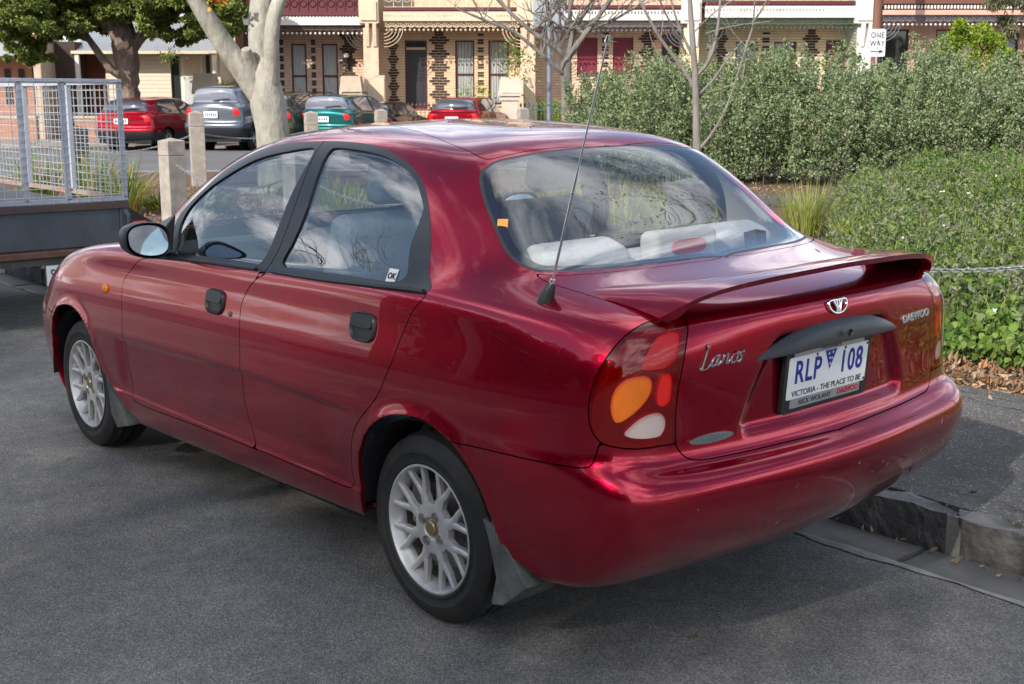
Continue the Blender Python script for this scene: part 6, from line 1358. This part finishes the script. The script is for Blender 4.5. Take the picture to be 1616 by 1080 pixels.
    for q_ in (0, 1):
        b = MB(); xx_ = x1 + .05 + .24 * q_; b.prism([(-.30, Z(46)), (-.12, Z(46)), (-.12, Z(80)), (-.17, Z(80)), (-.26, Z(62))], xx_, xx_ + .13, 'x'); b.build('bracket', M[d['pier'][0]], e, bevel=.02)
    b = MB(); b.bb(x0 - .1, x1 + .4, Wy + .25, Wy + 7, 0, 7.6); b.build('house_block', M[d['wall']], e)
    b = MB(); b.prism([(-.2, 7.2), (Wy + 3.5, 9.2), (Wy + 7, 7.6)], x0 - .1, x1 + .4, 'x'); b.build('roof', M['tin'], e)
    b = MB(); b.bb(x0, x1, 0, .2, Z(-75), Z(-75) + .12); b.build('upper_beam', M[d['bands'][1][3]], e)
    # upper floor openings
    b = MB()
    for q_ in (.22, .5, .8): b.bb(x0 + (x1 - x0) * q_ - .4, x0 + (x1 - x0) * q_ + .4, Wy - .02, Wy + .04, Z(8, WL), Z(-85, WL))
    b.build('upper_windows', M['wglass'], e)['kind'] = 'stuff'
    return e, xc
H = [
 (388, 578, dict(label='brick terrace house with brown and white balustrade, directly behind the pale tree', wall='brick', floor=(31,), rail=(29, 'maroon', True), bands=[('gutter', 29, 34, 'maroon', .14), ('fascia', 36.5, 48, 'offwhite', .10)], dentil=(34, 37, 'offwhite'), frieze=(48, 60, 'dkbrown', 'offwhite'), pier=('cream', 'brick'),
   open=[(462, 486, 75, 165, 'curtain'), (510, 535, 75, 165, 'curtain'), (577, 600, 72, 172, 'door', 'maroon', 'maroon')], quoin=[(552, .62, 62, 185, 'd'), (497, .16, 66, 185, 's'), (447, .16, 66, 185, 's')])),
 (608, 823, dict(label='brick terrace house with cream fascia, dark door and barred windows, above the red hatchback', wall='ochre', floor=(24,), rail=(22, 'offwhite', False), bands=[('gutter', 22, 27, 'maroon', .14), ('fascia', 28, 42, 'cream', .10)], dentil=(33, 36, 'offwhite'), frieze=(43, 55, 'cream', 'cream'), pier=('cream', 'brick'),
   open=[(640, 675, 70, 172, 'door', 'maroon', 'ink', 'ochre'), (719, 749, 70, 165, 'bars'), (771, 803, 70, 165, 'bars')], quoin=[(694, .72, 58, 172, 'd'), (759, .22, 60, 172, 's'), (622, .40, 62, 180, 'd'), (820, .3, 60, 110, 'd')])),
 (852, 1078, dict(label='brick terrace house with dark red blinds and white fascia, behind the bare tree', wall='brick', floor=(22,), rail=(20, 'bluegrey', False), bands=[('gutter', 19, 24, 'maroon', .14), ('fascia', 26, 41, 'offwhite', .10)], dentil=(28, 32, 'bluegrey'), frieze=(41, 56, 'bluegrey', 'bluegrey'), pier=('offwhite', 'brick2'),
   open=[(910, 942, 66, 124, 'blind'), (966, 998, 66, 122, 'blind'), (1042, 1078, 62, 168, 'door', 'maroon', 'ink', 'brightred')], quoin=[(1020, .62, 58, 170, 'd'), (954, .24, 58, 170, 's')])),
 (1108, 1348, dict(label='yellow brick terrace house with green lace and white fascia, left of the one-way sign', wall='brick2', floor=(16,), rail=(13, 'green', False), bands=[('gutter', 13.5, 18.5, 'maroon', .14), ('fascia', 20, 37, 'offwhite', .10)], dentil=(24, 28, 'pink'), frieze=(38, 52, 'green', 'green'), pier=('offwhite', 'offwhite'),
   open=[(1158, 1193, 72, 130, 'glass'), (1218, 1253, 72, 130, 'glass'), (1299, 1344, 70, 168, 'door', 'ink', 'brightred', 'brightred')], quoin=[(1135, .50, 56, 170, 'd'), (1205, .26, 58, 170, 's'), (1276, .62, 54, 170, 'd')])),
 (1384, 1660, dict(label='pink rendered terrace house with dark arched openings and dotted frieze, far right', wall='pink', floor=(10,), rail=(8, 'brownred', False), bands=[('gutter', 9, 17, 'brownred', .14), ('fascia', 26, 33, 'pink', .10)], dentil=(19, 24, 'offwhite'), frieze=(34, 47, 'bluegrey', 'offwhite'), pier=('pink', 'brownred'), joints=False,
   open=[(1384, 1428, 54, 168, 'glass', 'ink'), (1470, 1512, 54, 150, 'glass', 'brownred'), (1574, 1600, 54, 150, 'glass', 'ink')], quoin=[])),
]
for i, (L, R_, d) in enumerate(H): e, xc = terrace(i, L, R_, d)
# arch trim of the pink house
b = MB(); xc5 = lx((1384 + 1660) / 2, FR); cxx = lx(1407, WL) - xc5; zc5 = lz(84, WL) - .14; a = np.linspace(0, math.pi, 15)
V = []
for t in a: V += [(cxx + .50 * math.cos(t), 2.14, zc5 + .60 * math.sin(t)), (cxx + .78 * math.cos(t), 2.14, zc5 + .86 * math.sin(t)), (cxx + .78 * math.cos(t), 2.22, zc5 + .86 * math.sin(t)), (cxx + .50 * math.cos(t), 2.22, zc5 + .60 * math.sin(t))]
b.add(V, [(4 * i + j, 4 * i + (j + 1) % 4, 4 * i + 4 + (j + 1) % 4, 4 * i + 4 + j) for i in range(14) for j in range(4)]); b.bb(cxx + .48, cxx + .80, 2.12, 2.2, zc5 - .12, zc5); b.bb(cxx + .50, cxx + .78, 2.14, 2.2, 0, zc5 - .12); b.build('arch_moulding', M['brownred'], e)
# first house: pier at its left end, lamp
e1 = empty('wall_lamp', W(lx(550, WL), WL - .1, lz(95, WL)), HOUSE_ROT, 'round white wall lamp on a black bracket by the windows of the left terrace house', 'lamp')
b = MB(); b.lathe([(0, .10), (.08, .06), (.10, 0), (.08, -.06), (0, -.10)], n=14, axis='z', c=(0, -.15, .05)); b.build('globe', mat('lamp_globe', (.55, .6, .6), rough=.2, coat=1), e1, smooth=True); b = MB(); b.bb(-.03, .03, -.05, .1, -.35, .12); b.tube([(0, -.02, -.2), (0, -.15, -.12), (0, -.15, -.05)], .02, 6); b.lathe([(0, .18), (.1, .12), (.1, .1)], n=10, axis='z', c=(0, -.15, .05)); b.build('bracket', M['ink'], e1)
b = MB(); ew = empty('end_wall', W(lx(382, FR), FR, .14), HOUSE_ROT, 'dark red and cream end wall of the terrace row, left of the pale tree limb', 'wall'); b.bb(-.12, .16, -.1, 2.4, 0, 7.5); b.build('wall_body', M['brownred'], ew); b = MB(); b.bb(-.75, -.12, .3, 2.4, 0, 5.2); b.build('wall_side', M['cream'], ew)
# white cottage
d0 = 43.5; xc = lx(232, d0); e = empty('white_cottage', W(xc, d0, .14), HOUSE_ROT, 'cream weatherboard cottage with grey verandah roof behind the dark green tree', 'house')
X = lambda p, dep=d0: lx(p, dep) - xc; Z = lambda r_, dep=d0: lz(r_, dep) - .14
b = MB(); b.bb(X(158), X(262), .8, 1.05, 0, Z(80)); b.bb(X(262), X(352), .95, 1.2, 0, Z(80)); b.build('front_wall', mat('cottage_cream', (.64, .55, .44), rough=.8, var=.06, vscale=2), e)
b = MB()
for r_ in range(92, 175, 6): b.bb(X(159), X(262), .788, .8, Z(r_) - .012, Z(r_))
b.build('weatherboards', M['cream'], e)['kind'] = 'stuff'
b = MB(); b.bb(X(112), X(158), 1.1, 1.3, 0, Z(70)); b.build('red_wall', mat('oxide_red', (.20, .055, .03), rough=.8, var=.1, vscale=3), e)
b = MB(); b.prism([(0, Z(86)), (3.2, Z(86) + 1.2), (6.5, Z(86) + 5.0), (9, Z(86) + 1.0), (9, Z(86) - .1)], X(118), X(346), 'x'); b.build('roof', M['tin'], e)
b = MB()
for xx_ in np.arange(X(118), X(346), .09): b.bb(xx_, xx_ + .03, -.02, .02, Z(86), Z(86) + .02); b.box((xx_ + .015, 1.6, Z(86) + .61), (.03, 3.4, .02), (.359, 0, 0))
b.build('roof_ribs', M['tin'], e)['kind'] = 'stuff'
b = MB(); b.bb(X(118), X(346), -.06, .02, Z(90), Z(85.5)); b.build('fascia', M['cream'], e)
for p in (125.5, 341): b = MB(); b.bb(X(p) - .07, X(p) + .07, 0, .14, 0, Z(90)); b.build('verandah_post', M['offwhite'], e)
b = MB(); b.bb(X(263), X(274), .90, .95, Z(162), Z(92)); b.build('window', M['wglass'], e); b = MB(); b.bb(X(318), X(324), .90, .95, Z(122), Z(90)); b.build('window', M['wglass'], e)
b = MB(); b.bb(X(278), X(312), .92, .948, Z(165), Z(92)); dw = b.build('window', M['offwhite'], e)
b = MB(); b.bb(X(282), X(308), .90, .915, Z(165), Z(123)); b.build('curtain', M['curtain'], dw); b = MB(); b.bb(X(282), X(308), .90, .915, Z(119), Z(94)); b.build('blind', M['cream'], dw)
b = MB(); bk = empty('hanging_basket', W(lx(272, 43.4), 43.4, lz(94, 43.4)), 0, 'small hanging basket of green leaves under the cottage verandah', 'plant'); P_ = rng.normal(0, 1, (260, 3)) * [.18, .18, .12]; leaves('foliage', P_, .08, M['ever'], parent=bk, seed=3); b.tube([(0, 0, 0), (0, 0, .3)], .008, 4); b.lathe([(0, -.12), (.1, -.08), (.13, 0)], n=10, axis='z'); b.build('basket', M['twig'], bk)
# brick cottage at the far left
d0 = 42.5; xc = lx(40, d0); e = empty('brick_cottage', W(xc, d0, .14), HOUSE_ROT, 'salmon brick cottage with slate gable roof at the far left edge', 'house')
b = MB(); b.bb(X(-160) , X(84), 1.2, 1.5, 0, Z(47)); b.build('front_wall', M['salmon'], e)
b = MB()
for r_ in (47, 58, 66): b.bb(X(-160), X(84), 1.08, 1.2, Z(r_ + 3), Z(r_))
b.build('cream_bands', M['cream'], e)['kind'] = 'stuff'
b = MB(); b.prism([(-.1, Z(91)), (1.2, Z(71)), (1.2, Z(74)), (-.1, Z(94))], X(-160), X(82), 'x'); b.build('verandah_roof', M['tin'], e); b = MB(); b.bb(X(-160), X(82), -.14, -.06, Z(95), Z(90)); b.build('gutter', M['tin'], e)
b = MB(); b.add([(X(-160), .9, Z(47)), (X(74), .9, Z(47)), (X(74), 7, Z(47)), (X(-160), 7, Z(47)), (X(20), 4, Z(-12)), (X(-100), 4, Z(-12))], [(0, 1, 4, 5), (1, 2, 4), (2, 3, 5, 4), (3, 0, 5), (0, 3, 2, 1)]); b.build('roof', M['slate'], e)
b = MB(); b.bb(X(79), X(91), -.3, 1.5, 0, Z(68)); b.build('end_pier', M['ltstone'], e, bevel=.03); b = MB(); b.bb(X(92), X(124), 1.0, 7.3, 0, Z(72)); b.build('side_wall', M['darkbrick'], e)
b = MB()
for p in (8, 30, 52, 70): b.bb(X(p), X(p + 9), 1.15, 1.2, Z(165), Z(112))
b.build('window', M['wglass'], e)
# ---- front fences: pillars, wing walls, pickets, low walls
DF_ = 40.6
def pillar(p0, p1, r0, r1, label, m='ltstone'):
    c = lx((p0 + p1) / 2, DF_); w_ = (p1 - p0) * DF_ / 1951; zt, zc_ = lz(r0, DF_) - .14, lz(r1, DF_) - .14; e = empty('gate_pillar', W(c, DF_, .14), HOUSE_ROT, label, 'pillar')
    b = MB(); b.bb(-w_ * .36, w_ * .36, -w_ * .36, w_ * .36, 0, zc_ - .22); b.build('shaft', M[m], e, bevel=.015)
    b = MB(); b.bb(-w_ * .42, w_ * .42, -w_ * .42, w_ * .42, zc_ - .22, zc_ - .08); b.bb(-w_ * .5, w_ * .5, -w_ * .5, w_ * .5, zc_ - .08, zc_); b.build('cap_moulding', M[m], e, bevel=.01)
    h = w_ / 2; t = h * .8; b = MB(); b.add([(-h, -h, zc_), (h, -h, zc_), (h, h, zc_), (-h, h, zc_), (-t, -t, zt), (t, -t, zt), (t, t, zt), (-t, t, zt), (0, -h, zc_ + .02)], [(0, 1, 5, 4), (1, 2, 6, 5), (2, 3, 7, 6), (3, 0, 4, 7), (4, 5, 6, 7)])
    b.add([(-h * .75, -h * 1.04, zc_ + .02), (h * .75, -h * 1.04, zc_ + .02), (0, -t * 1.03, zt - .03), (0, -h * .5, zc_ + .02)], [(0, 1, 2), (0, 2, 3), (1, 3, 2)]); b.build('cap', M[m], e)
pillar(308, 344, 119, 146, 'stone gate pillar with pyramid cap above the grey wagon')
pillar(538, 574, 123, 149, 'cement gate pillar with pyramid cap above the teal wagon')
pillar(787, 823, 125, 149, 'cream gate pillar with pyramid cap right of the small red hatchback', 'palecem')
def wing(p0, p1, r0, r1, label, m='ltstone', flip=False):
    x0, x1 = lx(p0, DF_ + .6), lx(p1, DF_ + .6); c = (x0 + x1) / 2; e = empty('wing_wall', W(c, DF_ + .6, .14), HOUSE_ROT, label, 'wall'); zt, zb = lz(r0, DF_) - .14, lz(r1, DF_) - .14; h = (x1 - x0) / 2; P_ = []
    for t in np.linspace(0, 1, 10): P_.append((-h + 2 * h * t * .62, zb + (zt - zb) * math.sin(t * math.pi / 2)))
    P_ += [(h, zt), (h, -zt * 0), (-h, 0)]
    if flip: P_ = [(-a, c_) for a, c_ in P_][::-1]
    b = MB(); b.prism(P_, 0, .16, 'y'); b.build('wall_body', M[m], e); b = MB(); b.prism([(a * .93, c_ * .965) for a, c_ in P_], -.02, .0, 'y'); b.build('raised_panel', M['cream'] if m != 'cream' else M['ltstone'], e)
wing(572, 608, 121, 158, 'curved cement wing wall beside the pier, above the teal wagon'); wing(826, 848, 124, 170, 'curved pale wing wall right of the cream gate pillar', 'palecem', True)
def pickets(p0, p1, r0, r1, m, label, sp_=.13, dep=DF_):
    x0, x1 = lx(p0, dep), lx(p1, dep); c = (x0 + x1) / 2; e = empty('iron_fence', W(c, dep, .14), HOUSE_ROT, label, 'fence'); zt = lz(r0, dep) - .14; me = None
    n = int((x1 - x0) / sp_)
    for i in range(n + 1):
        if me is None:
            b = MB(); b.bb(-.009, .009, -.009, .009, 0, zt - .1); b.add([(-.045, 0, zt - .1), (0, 0, zt - .16), (.045, 0, zt - .1), (0, 0, zt), (0, .02, zt - .1), (0, -.02, zt - .1)], [(0, 1, 5), (1, 2, 5), (2, 3, 5), (3, 0, 5), (0, 4, 1), (1, 4, 2), (2, 4, 3), (3, 4, 0)]); o = b.build('picket', M[m], e); me = o.data
        else: o = link('picket', me, e)
        o.location = (x0 - c + i * (x1 - x0) / n, 0, 0)
    b = MB(); b.bb(x0 - c, x1 - c, .012, .04, zt - .26, zt - .22); b.bb(x0 - c, x1 - c, .012, .04, .1, .14); b.build('rail', M[m], e)
pickets(612, 690, 162, 190, 'maroon', 'maroon iron picket fence left of the small red hatchback'); pickets(822, 905, 162, 190, 'green', 'dark green iron picket fence in front of the clipped hedge, left of the bare tree')
pickets(905, 1370, 160, 190, 'ink', 'black iron picket fence hidden behind the grey-green hedge', .2); pickets(470, 538, 162, 190, 'maroon', 'maroon iron picket fence behind the teal wagon')
def lowwall(p0, p1, r0, label, m='salmon', dep=DF_):
    x0, x1 = lx(p0, dep), lx(p1, dep); e = empty('low_wall', W((x0 + x1) / 2, dep, .14), HOUSE_ROT, label, 'wall'); zt = lz(r0, dep) - .14; b = MB(); b.bb(-(x1 - x0) / 2, (x1 - x0) / 2, 0, .22, 0, zt); b.build('wall_body', M[m], e); b = MB(); b.bb(-(x1 - x0) / 2 - .03, (x1 - x0) / 2 + .03, -.03, .25, zt, zt + .08); b.build('coping', M['ltstone'], e)
lowwall(-20, 55, 186, 'low salmon brick wall seen through the trailer mesh, at the far left'); lowwall(116, 306, 186, 'low salmon brick wall behind the large red hatchback')
lowwall(344, 470, 176, 'low rendered wall behind the pale tree', 'ltstone')
for (la, de, w_, h_, r_, lb) in ((lx(865, 41.3), 41.6, 1.4, 1.35, 1, 'clipped bright green hedge behind the green picket fence'), (lx(690, 41.6), 41.8, .5, .9, 2, 'small leafy shrub by the maroon fence'), (lx(748, 43.5), 43.4, 1.1, 1.9, 3, 'climbing rose in front of the barred windows'), (lx(450, 42), 42, .9, 1.5, 4, 'dark green shrub between the pale tree and the teal wagon'), (lx(350, 42.5), 42.5, .7, 1.9, 5, 'dark shrub beside the end of the white cottage'), (lx(1150, 41), 41.6, 2.6, 2.4, 6, 'bright green shrub in front of the yellow brick house')):
    o = empty('front_garden_shrub', W(la, de, .14), HOUSE_ROT, lb, 'shrub'); n = int(2600 * w_ * h_ / 1.5); r = np.random.default_rng(int(r_) + 60); v = r.uniform(-1, 1, (n, 3)) * [w_ / 2, .4, h_ / 2] * np.clip(r.normal(1, .12, (n, 1)), .7, 1.3); v[:, 2] += h_ / 2
    leaves('foliage', v if r_ != 3 else v[::4], .075, M['bright'] if r_ in (1, 2, 3, 6) else M['ever'], parent=o, seed=int(r_)); b = MB(); b.tube([(0, 0, 0), (0, 0, h_ * .7)], .03, 5); b.build('stem', M['twig'], o)
# potted plant on the cream pillar
o = empty('pillar_plant', W(lx(812, DF_), DF_ + .2, lz(125, DF_)), HOUSE_ROT, 'leafy green plant growing above the cream gate pillar', 'plant'); leaves('foliage', rng.normal(0, 1, (420, 3)) * [.3, .25, .38] + [.05, 0, .55], .10, M['coverleaf'], parent=o, seed=41); b = MB(); b.tube([(0, 0, 0), (.05, 0, .6)], .015, 5); b.build('stem', M['twig'], o)
# ------------------------------------------------------------------ cars parked across the cross street
def bg_car(name, label, la, de, rz, col, style, scale=(1, 1, 1), glass='wglass', lowtrim=None, group=None):
    rows = [np.array(r_, float) for r_ in ROWS]
    for i in range(12, len(rows)):
        r_ = rows[i]; 
        k = {'hatch': [1.0, 1.05, 1.22, 1.36, 1.52, 1.68, 1.78, 1.82, 1.80, 1.55, 1.2], 'wagon': [1.0, 1.0, 1.12, 1.27, 1.45, 1.66, 1.86, 1.96, 1.98, 1.7, 1.3]}[style]
        k = np.interp(i, np.linspace(12, len(rows) - 1, 11), k); m_ = r_[:, 0] < .8
        r_[m_, 0] = .8 + (r_[m_, 0] - .8) * k
        if i in (13, 14): r_[11:, 0] = np.maximum(r_[11:, 0], -.86)
    global ROWS_SAVE
    C_ = [tuple(map(tuple, r_)) for r_ in rows]; old = list(ROWS); ROWS[:] = C_
    S2, U2 = build_surface(5, 4); ROWS[:] = old; N2 = normals(S2); N2[:, 0, 1] = 0; N2[:, -1, 1] = 0; N2 /= np.linalg.norm(N2, axis=-1, keepdims=True) + 1e-9
    sp_ = soup_from(S2, N2, U2); e_ = surf_eval(S2, 5, 4); polys = dict(arch_r=arch_r, arch_f=arch_f, rglass=rg, wind=wind, lamp=[(13.36 + (u_ - 13.2) * .62, 10.6 + (v_ - 10.5) * .52) for u_, v_ in F_['lamp']], frame=frame, gf=F_['glass_f'], gr=F_['glass_r'])
    if style == 'wagon': polys['gq'] = [(10.9, 14.2), (12.1, 14.9), (12.05, 17.2), (11.2, 18.0), (10.9, 16)]
    for nm, pl_ in polys.items():
        q = catmull(pl_, True, 2); d_ = np.minimum(seg_dist(sp_.P, e_(np.vstack([q, q[:1]]))), .5); f = np.where(inside(q, sp_.U), -d_, d_); sp_.F[nm] = sp_.cut(f, 1e-3)
    T_ = sp_.T; c_ = lambda k_: sp_.F[k_][T_].mean(1) < 0
    lb = np.zeros(len(T_), int); lb[sp_.U[T_][:, :, 1].mean(1) < (5 if lowtrim else 1.2)] = 2; lb[c_('frame')] = 2; lb[c_('gf') | c_('gr')] = 1; lb[c_('rglass') | c_('wind')] = 1
    if style == 'wagon': lb[c_('gq')] = 1
    lb[c_('lamp')] = 3; hole_ = c_('arch_r') | c_('arch_f'); T_, lb = T_[~hole_], lb[~hole_]
    e = empty(name, W(la, de, LANE), math.atan2(D2[1], D2[0]) + rz, label, 'car', group); e.scale = scale
    for k_, (nm, m_) in enumerate((('body', col), ('windows', M[glass]), ('trim', M[lowtrim] if lowtrim else M['blackp']), ('tail_lamps', M['lensred2']))):
        sel = T_[lb == k_]
        if nm == 'tail_lamps':
            for sd in 'LR': emit('tail_lamp', sp_.P, sp_.N, sel, m_, e, mirror=sd)
        else: emit(nm, sp_.P, sp_.N, sel, m_, e, mirror='B')
    for xx_ in (0, 2.515):
        for s_ in (1, -1):
            h = empty('wheel', (xx_, .77 * s_, .29)); h.parent = e; b = MB(); b.lathe([(.19, -.08), (.27, -.085), (.289, -.06), (.289, .03), (.27, .045), (.19, .04)], n=28, closed=True); b.build('tyre', M['tyre'], h, smooth=True)
            if s_ < 0: h.rotation_euler = (0, 0, math.pi)
            b = MB()
            for q_ in range(7): a = q_ * math.pi * 2 / 7; b.box((.1 * math.cos(a), .012, .1 * math.sin(a)), (.18, .02, .035), (0, -a, 0))
            b.lathe([(.175, .01), (.19, .035), (.19, -.06)], n=28); b.lathe([(0, .03), (.05, .025), (.05, -.03)], n=12); b.build('rim', M['alloy'], h, smooth=True)
            b = MB(); b.lathe([(0, -.03), (.19, -.03)], n=20); b.build('brake_disc', M['dark'], h)
            b = MB(); V = [(xx_ + .36 * math.cos(a), .5 * s_, .28 + .36 * math.sin(a)) for a in np.linspace(0, 2 * math.pi, 21)[:-1]]; b.add(V, [tuple(range(20))]); b.build('wheel_well', M['dark'], e)
    b = MB(); b.bb(-.7, 3.0, -.72, .72, .2, .3); b.bb(.5, 2.0, -.78, .78, .2, .34); b.build('underbody', M['dark'], e)
    xr = S2[int(10 * 4), -1, 0]; b = MB(); b.bb(xr - .03, xr - .015, -.19, .19, .72, .86); b.build('number_plate', M['white'], e)
    b = MB(); 
    for q_ in range(6): b.bb(xr - .034, xr - .03, -.15 + q_ * .052, -.12 + q_ * .052, .755, .825)
    b.build('plate_marks', M['blue'], e)['kind'] = 'stuff'
    xw = S2[int(15.7 * 4), -1, 0]; b = MB(); b.tube([(xw - .03, -.02, 1.09), (xw - .02, -.26, 1.12), (xw - .0, -.45, 1.13)], .012, 5); b.build('rear_wiper', M['ink'], e)
    return e, S2
hd = -.25
redp = paint('bright_red_paint', (.33, .004, .016), metal=.5, rough=.3); greyp_ = paint('slate_grey_paint', (.13, .145, .17), metal=.6); olive_ = paint('olive_paint', (.05, .045, .025), metal=.3); teal_ = paint('teal_paint', (.01, .10, .10), metal=.6); blk_ = paint('black_paint', (.01, .01, .012), metal=.2)
M['tint'] = mat('tinted_glass', (.05, .055, .07), rough=.05, coat=1, spec=.8); M['tint2'] = mat('light_glass', (.20, .21, .26), rough=.06, coat=1, spec=.8)
bg_car('red_hatchback', 'large red hatchback parked left of the grey wagon, partly behind the trailer cage', lx(217, 35.4), 35.4, hd, redp, 'hatch', (1.05, 1.12, 1.02), 'tint', 'greyp')
e, _ = bg_car('grey_wagon', 'slate grey high-roofed wagon parked between the red hatchback and the pale tree', lx(356, 35.2), 35.2, hd, greyp_, 'wagon', (1.05, 1.08, 1.25), 'tint2', 'greyp')
bg_car('olive_car', 'dark olive car mostly hidden behind the pale tree trunk', lx(437, 35.8), 35.8, hd, olive_, 'hatch', (1.08, 1.05, 1.13), 'tint')
e, S2 = bg_car('teal_wagon', 'teal station wagon with roof rails parked right of the pale tree', lx(529, 36.0), 36.0, hd - .03, teal_, 'wagon', (1.08, 1.07, 1.08), 'tint2')
for s_ in (1, -1):
    b = MB(); b.tube([(-.7, .52 * s_, 1.41), (-.68, .52 * s_, 1.475), (.9, .52 * s_, 1.485), (1.0, .52 * s_, 1.43)], .014, 6); b.build('roof_rail', M['ink'], e, smooth=True)
bg_car('black_car', 'black car parked just beyond the teal wagon, left of the small red hatchback', lx(598, 39.0), 38.4, hd, blk_, 'hatch', (1, 1, .93), 'tint')
bg_car('small_red_hatchback', 'small red hatchback parked in front of the cream gate pillar, above the sedan roof', lx(726, 38.2), 38.2, hd, redp, 'hatch', (1.03, 1.06, 1.04), 'tint')
# ------------------------------------------------------------------ across the street, behind the camera (seen only in reflections)
def plain_house(x0, x1, y0, h, m, label):
    e = empty('opposite_house', ((x0 + x1) / 2, y0, 0), 0, label, 'house'); w_ = (x1 - x0) / 2; b = MB(); b.bb(-w_, w_, 0, 8, 0, h); b.build('wall', M[m], e)
    b = MB(); b.prism([(-.4, h), (4, h + 2), (8.4, h)], -w_ - .2, w_ + .2, 'x'); b.build('roof', M['tin'], e)
    for q_ in np.arange(-w_ + .8, w_ - 1, 2.4):
        for z_ in ((.9, 2.6), (4.0, 5.4)):
            if z_[1] < h: b = MB(); b.bb(q_, q_ + 1.1, -.03, .05, z_[0], z_[1]); wn = b.build('window', M['offwhite'], e); b = MB(); b.bb(q_ + .08, q_ + 1.02, -.045, -.03, z_[0] + .08, z_[1] - .08); b.build('pane', M['wglass'], wn)
    b = MB(); b.bb(-w_, w_, -2.2, 0, 3.0, 3.15); b.build('verandah_roof', M['tin'], e); 
for i, (a, b_, h, m_, lb) in enumerate(((-26, -16, 4.2, 'brick', 'low brick house across the street behind the camera, furthest left'), (-15.5, -6, 6.0, 'salmon', 'two-storey salmon house across the street behind the camera'), (-5.5, 3, 4.0, 'ochre', 'single-storey ochre house facing the side of the sedan'), (3.5, 13, 4.4, 'brick', 'single-storey brick house facing the trailer'), (13.5, 26, 6.2, 'salmon', 'two-storey salmon house on the far corner facing the cross street'))): plain_house(a, b_, 19.5, h, m_, lb)
b = MB(); b.bb(-60, XC, 11, 19.5, -.05, .13); tag(b.build('opposite_footpath', M['pathasph']), kind='structure')
def big_bare(x_, y_, h, label, seed, leafn=0, depth=6, crown=None):
    e = empty('street_tree', (x_, y_, .1), 0, label, 'tree'); b = MB(); rd = random.Random(seed); tips = []; b.tube([(0, 0, 0), (.05, 0, h * .2), (0, .05, h * .33)], [.24, .19, .17], 12); b.build('trunk', M['planebark'], e, smooth=True); b = MB()
    for k in range(5): a = k * 1.256 + rd.random() * .6; twigs(b, (0, .03, h * .31), (math.cos(a) * .75, math.sin(a) * .75, 1.0), h * .27, .10, depth, rd, 5, .42, tips)
    b.build('branches', M['greybark'], e, smooth=True)
    if crown:                                       # fine twigs massed in the crown to shade the sedan and road
        rx, ry, rz, zc, nn__ = crown; r = np.random.default_rng(seed); v = r.normal(size=(nn__, 3)); v /= np.linalg.norm(v, axis=1, keepdims=True); v = v * (r.random((nn__, 1)) ** .38) * [rx, ry, rz]
        leaves('fine_twigs', v + [0, 0, zc], .5, M['greybark'], parent=e, up=.5, aspect=.042, seed=seed, dirs=v / rx * 1.2)
    if leafn: tp = np.array(tips); leaves('crown', tp[rng.integers(0, len(tp), leafn)] + rng.normal(0, .15, (leafn, 3)), .11, M['olive'], parent=e, seed=seed, aspect=.7)
big_bare(-.1, 14.5, 11.0, 'tall bare street tree across the road, reflected in the side windows of the sedan', 2, depth=4, crown=(2.9, 2.4, 3.3, 8.4, 17000))
big_bare(-5.6, 14.5, 8.2, 'lower spreading bare tree added unseen across the road to shade the ground behind the sedan', 3, depth=4, crown=(3.9, 2.4, 2.6, 6.9, 20000))  # tree added out of view, its crown kept low to shade only the road
for i, (x_, w_, h_) in enumerate(((-17, 8, 6.2), (-9.5, 7, 5.4), (-2.5, 7, 6.6), (4.5, 7, 5.6), (11.5, 7, 6.4), (19, 8, 5.8))):  # dark tree row added out of view to darken what the doors reflect
    e = empty('garden_tree', (x_, 18.0, .1), 0, 'dense dark tree added unseen across the road to darken the door reflections, number %s along the fronts' % ['one', 'two', 'three', 'four', 'five', 'six'][i], 'tree'); v = rng.normal(size=(5200, 3)); v /= np.linalg.norm(v, axis=1, keepdims=True)
    leaves('crown', v * (rng.random((5200, 1)) ** .3) * [w_ * .6, 1.3, h_ * .70] + [0, 0, h_ * .72], .42, M['darkleaf'], parent=e, seed=i, aspect=.6); b = MB(); b.tube([(0, 0, 0), (0, 0, h_ * .6)], .2, 8); b.build('trunk', M['darkbark'], e)
big_bare(-14.5, 13.8, 9.5, 'bare street tree across the road far behind the camera', 5, depth=5)
big_bare(-2.6, -10.2, 15.0, 'leafy street tree in the garden bed right of the picture, its crown above the frame', 14, leafn=1800, depth=4)
big_bare(14.5, 13.6, 9.0, 'bare street tree across the road near the corner', 9, depth=5)
# lettering becomes plain mesh
dg = bpy.context.evaluated_depsgraph_get()
for o in [o for o in bpy.data.objects if o.type == 'FONT']:
    me = bpy.data.meshes.new_from_object(o.evaluated_get(dg)); n = o.name; p = o.parent; l, r_, s_ = o.location.copy(), o.rotation_euler.copy(), o.scale.copy(); m_ = o.data.materials[0]
    bpy.data.objects.remove(o); q = link(n, me, p); q.location, q.rotation_euler, q.scale = l, r_, s_
    if not len(me.materials): me.materials.append(m_)
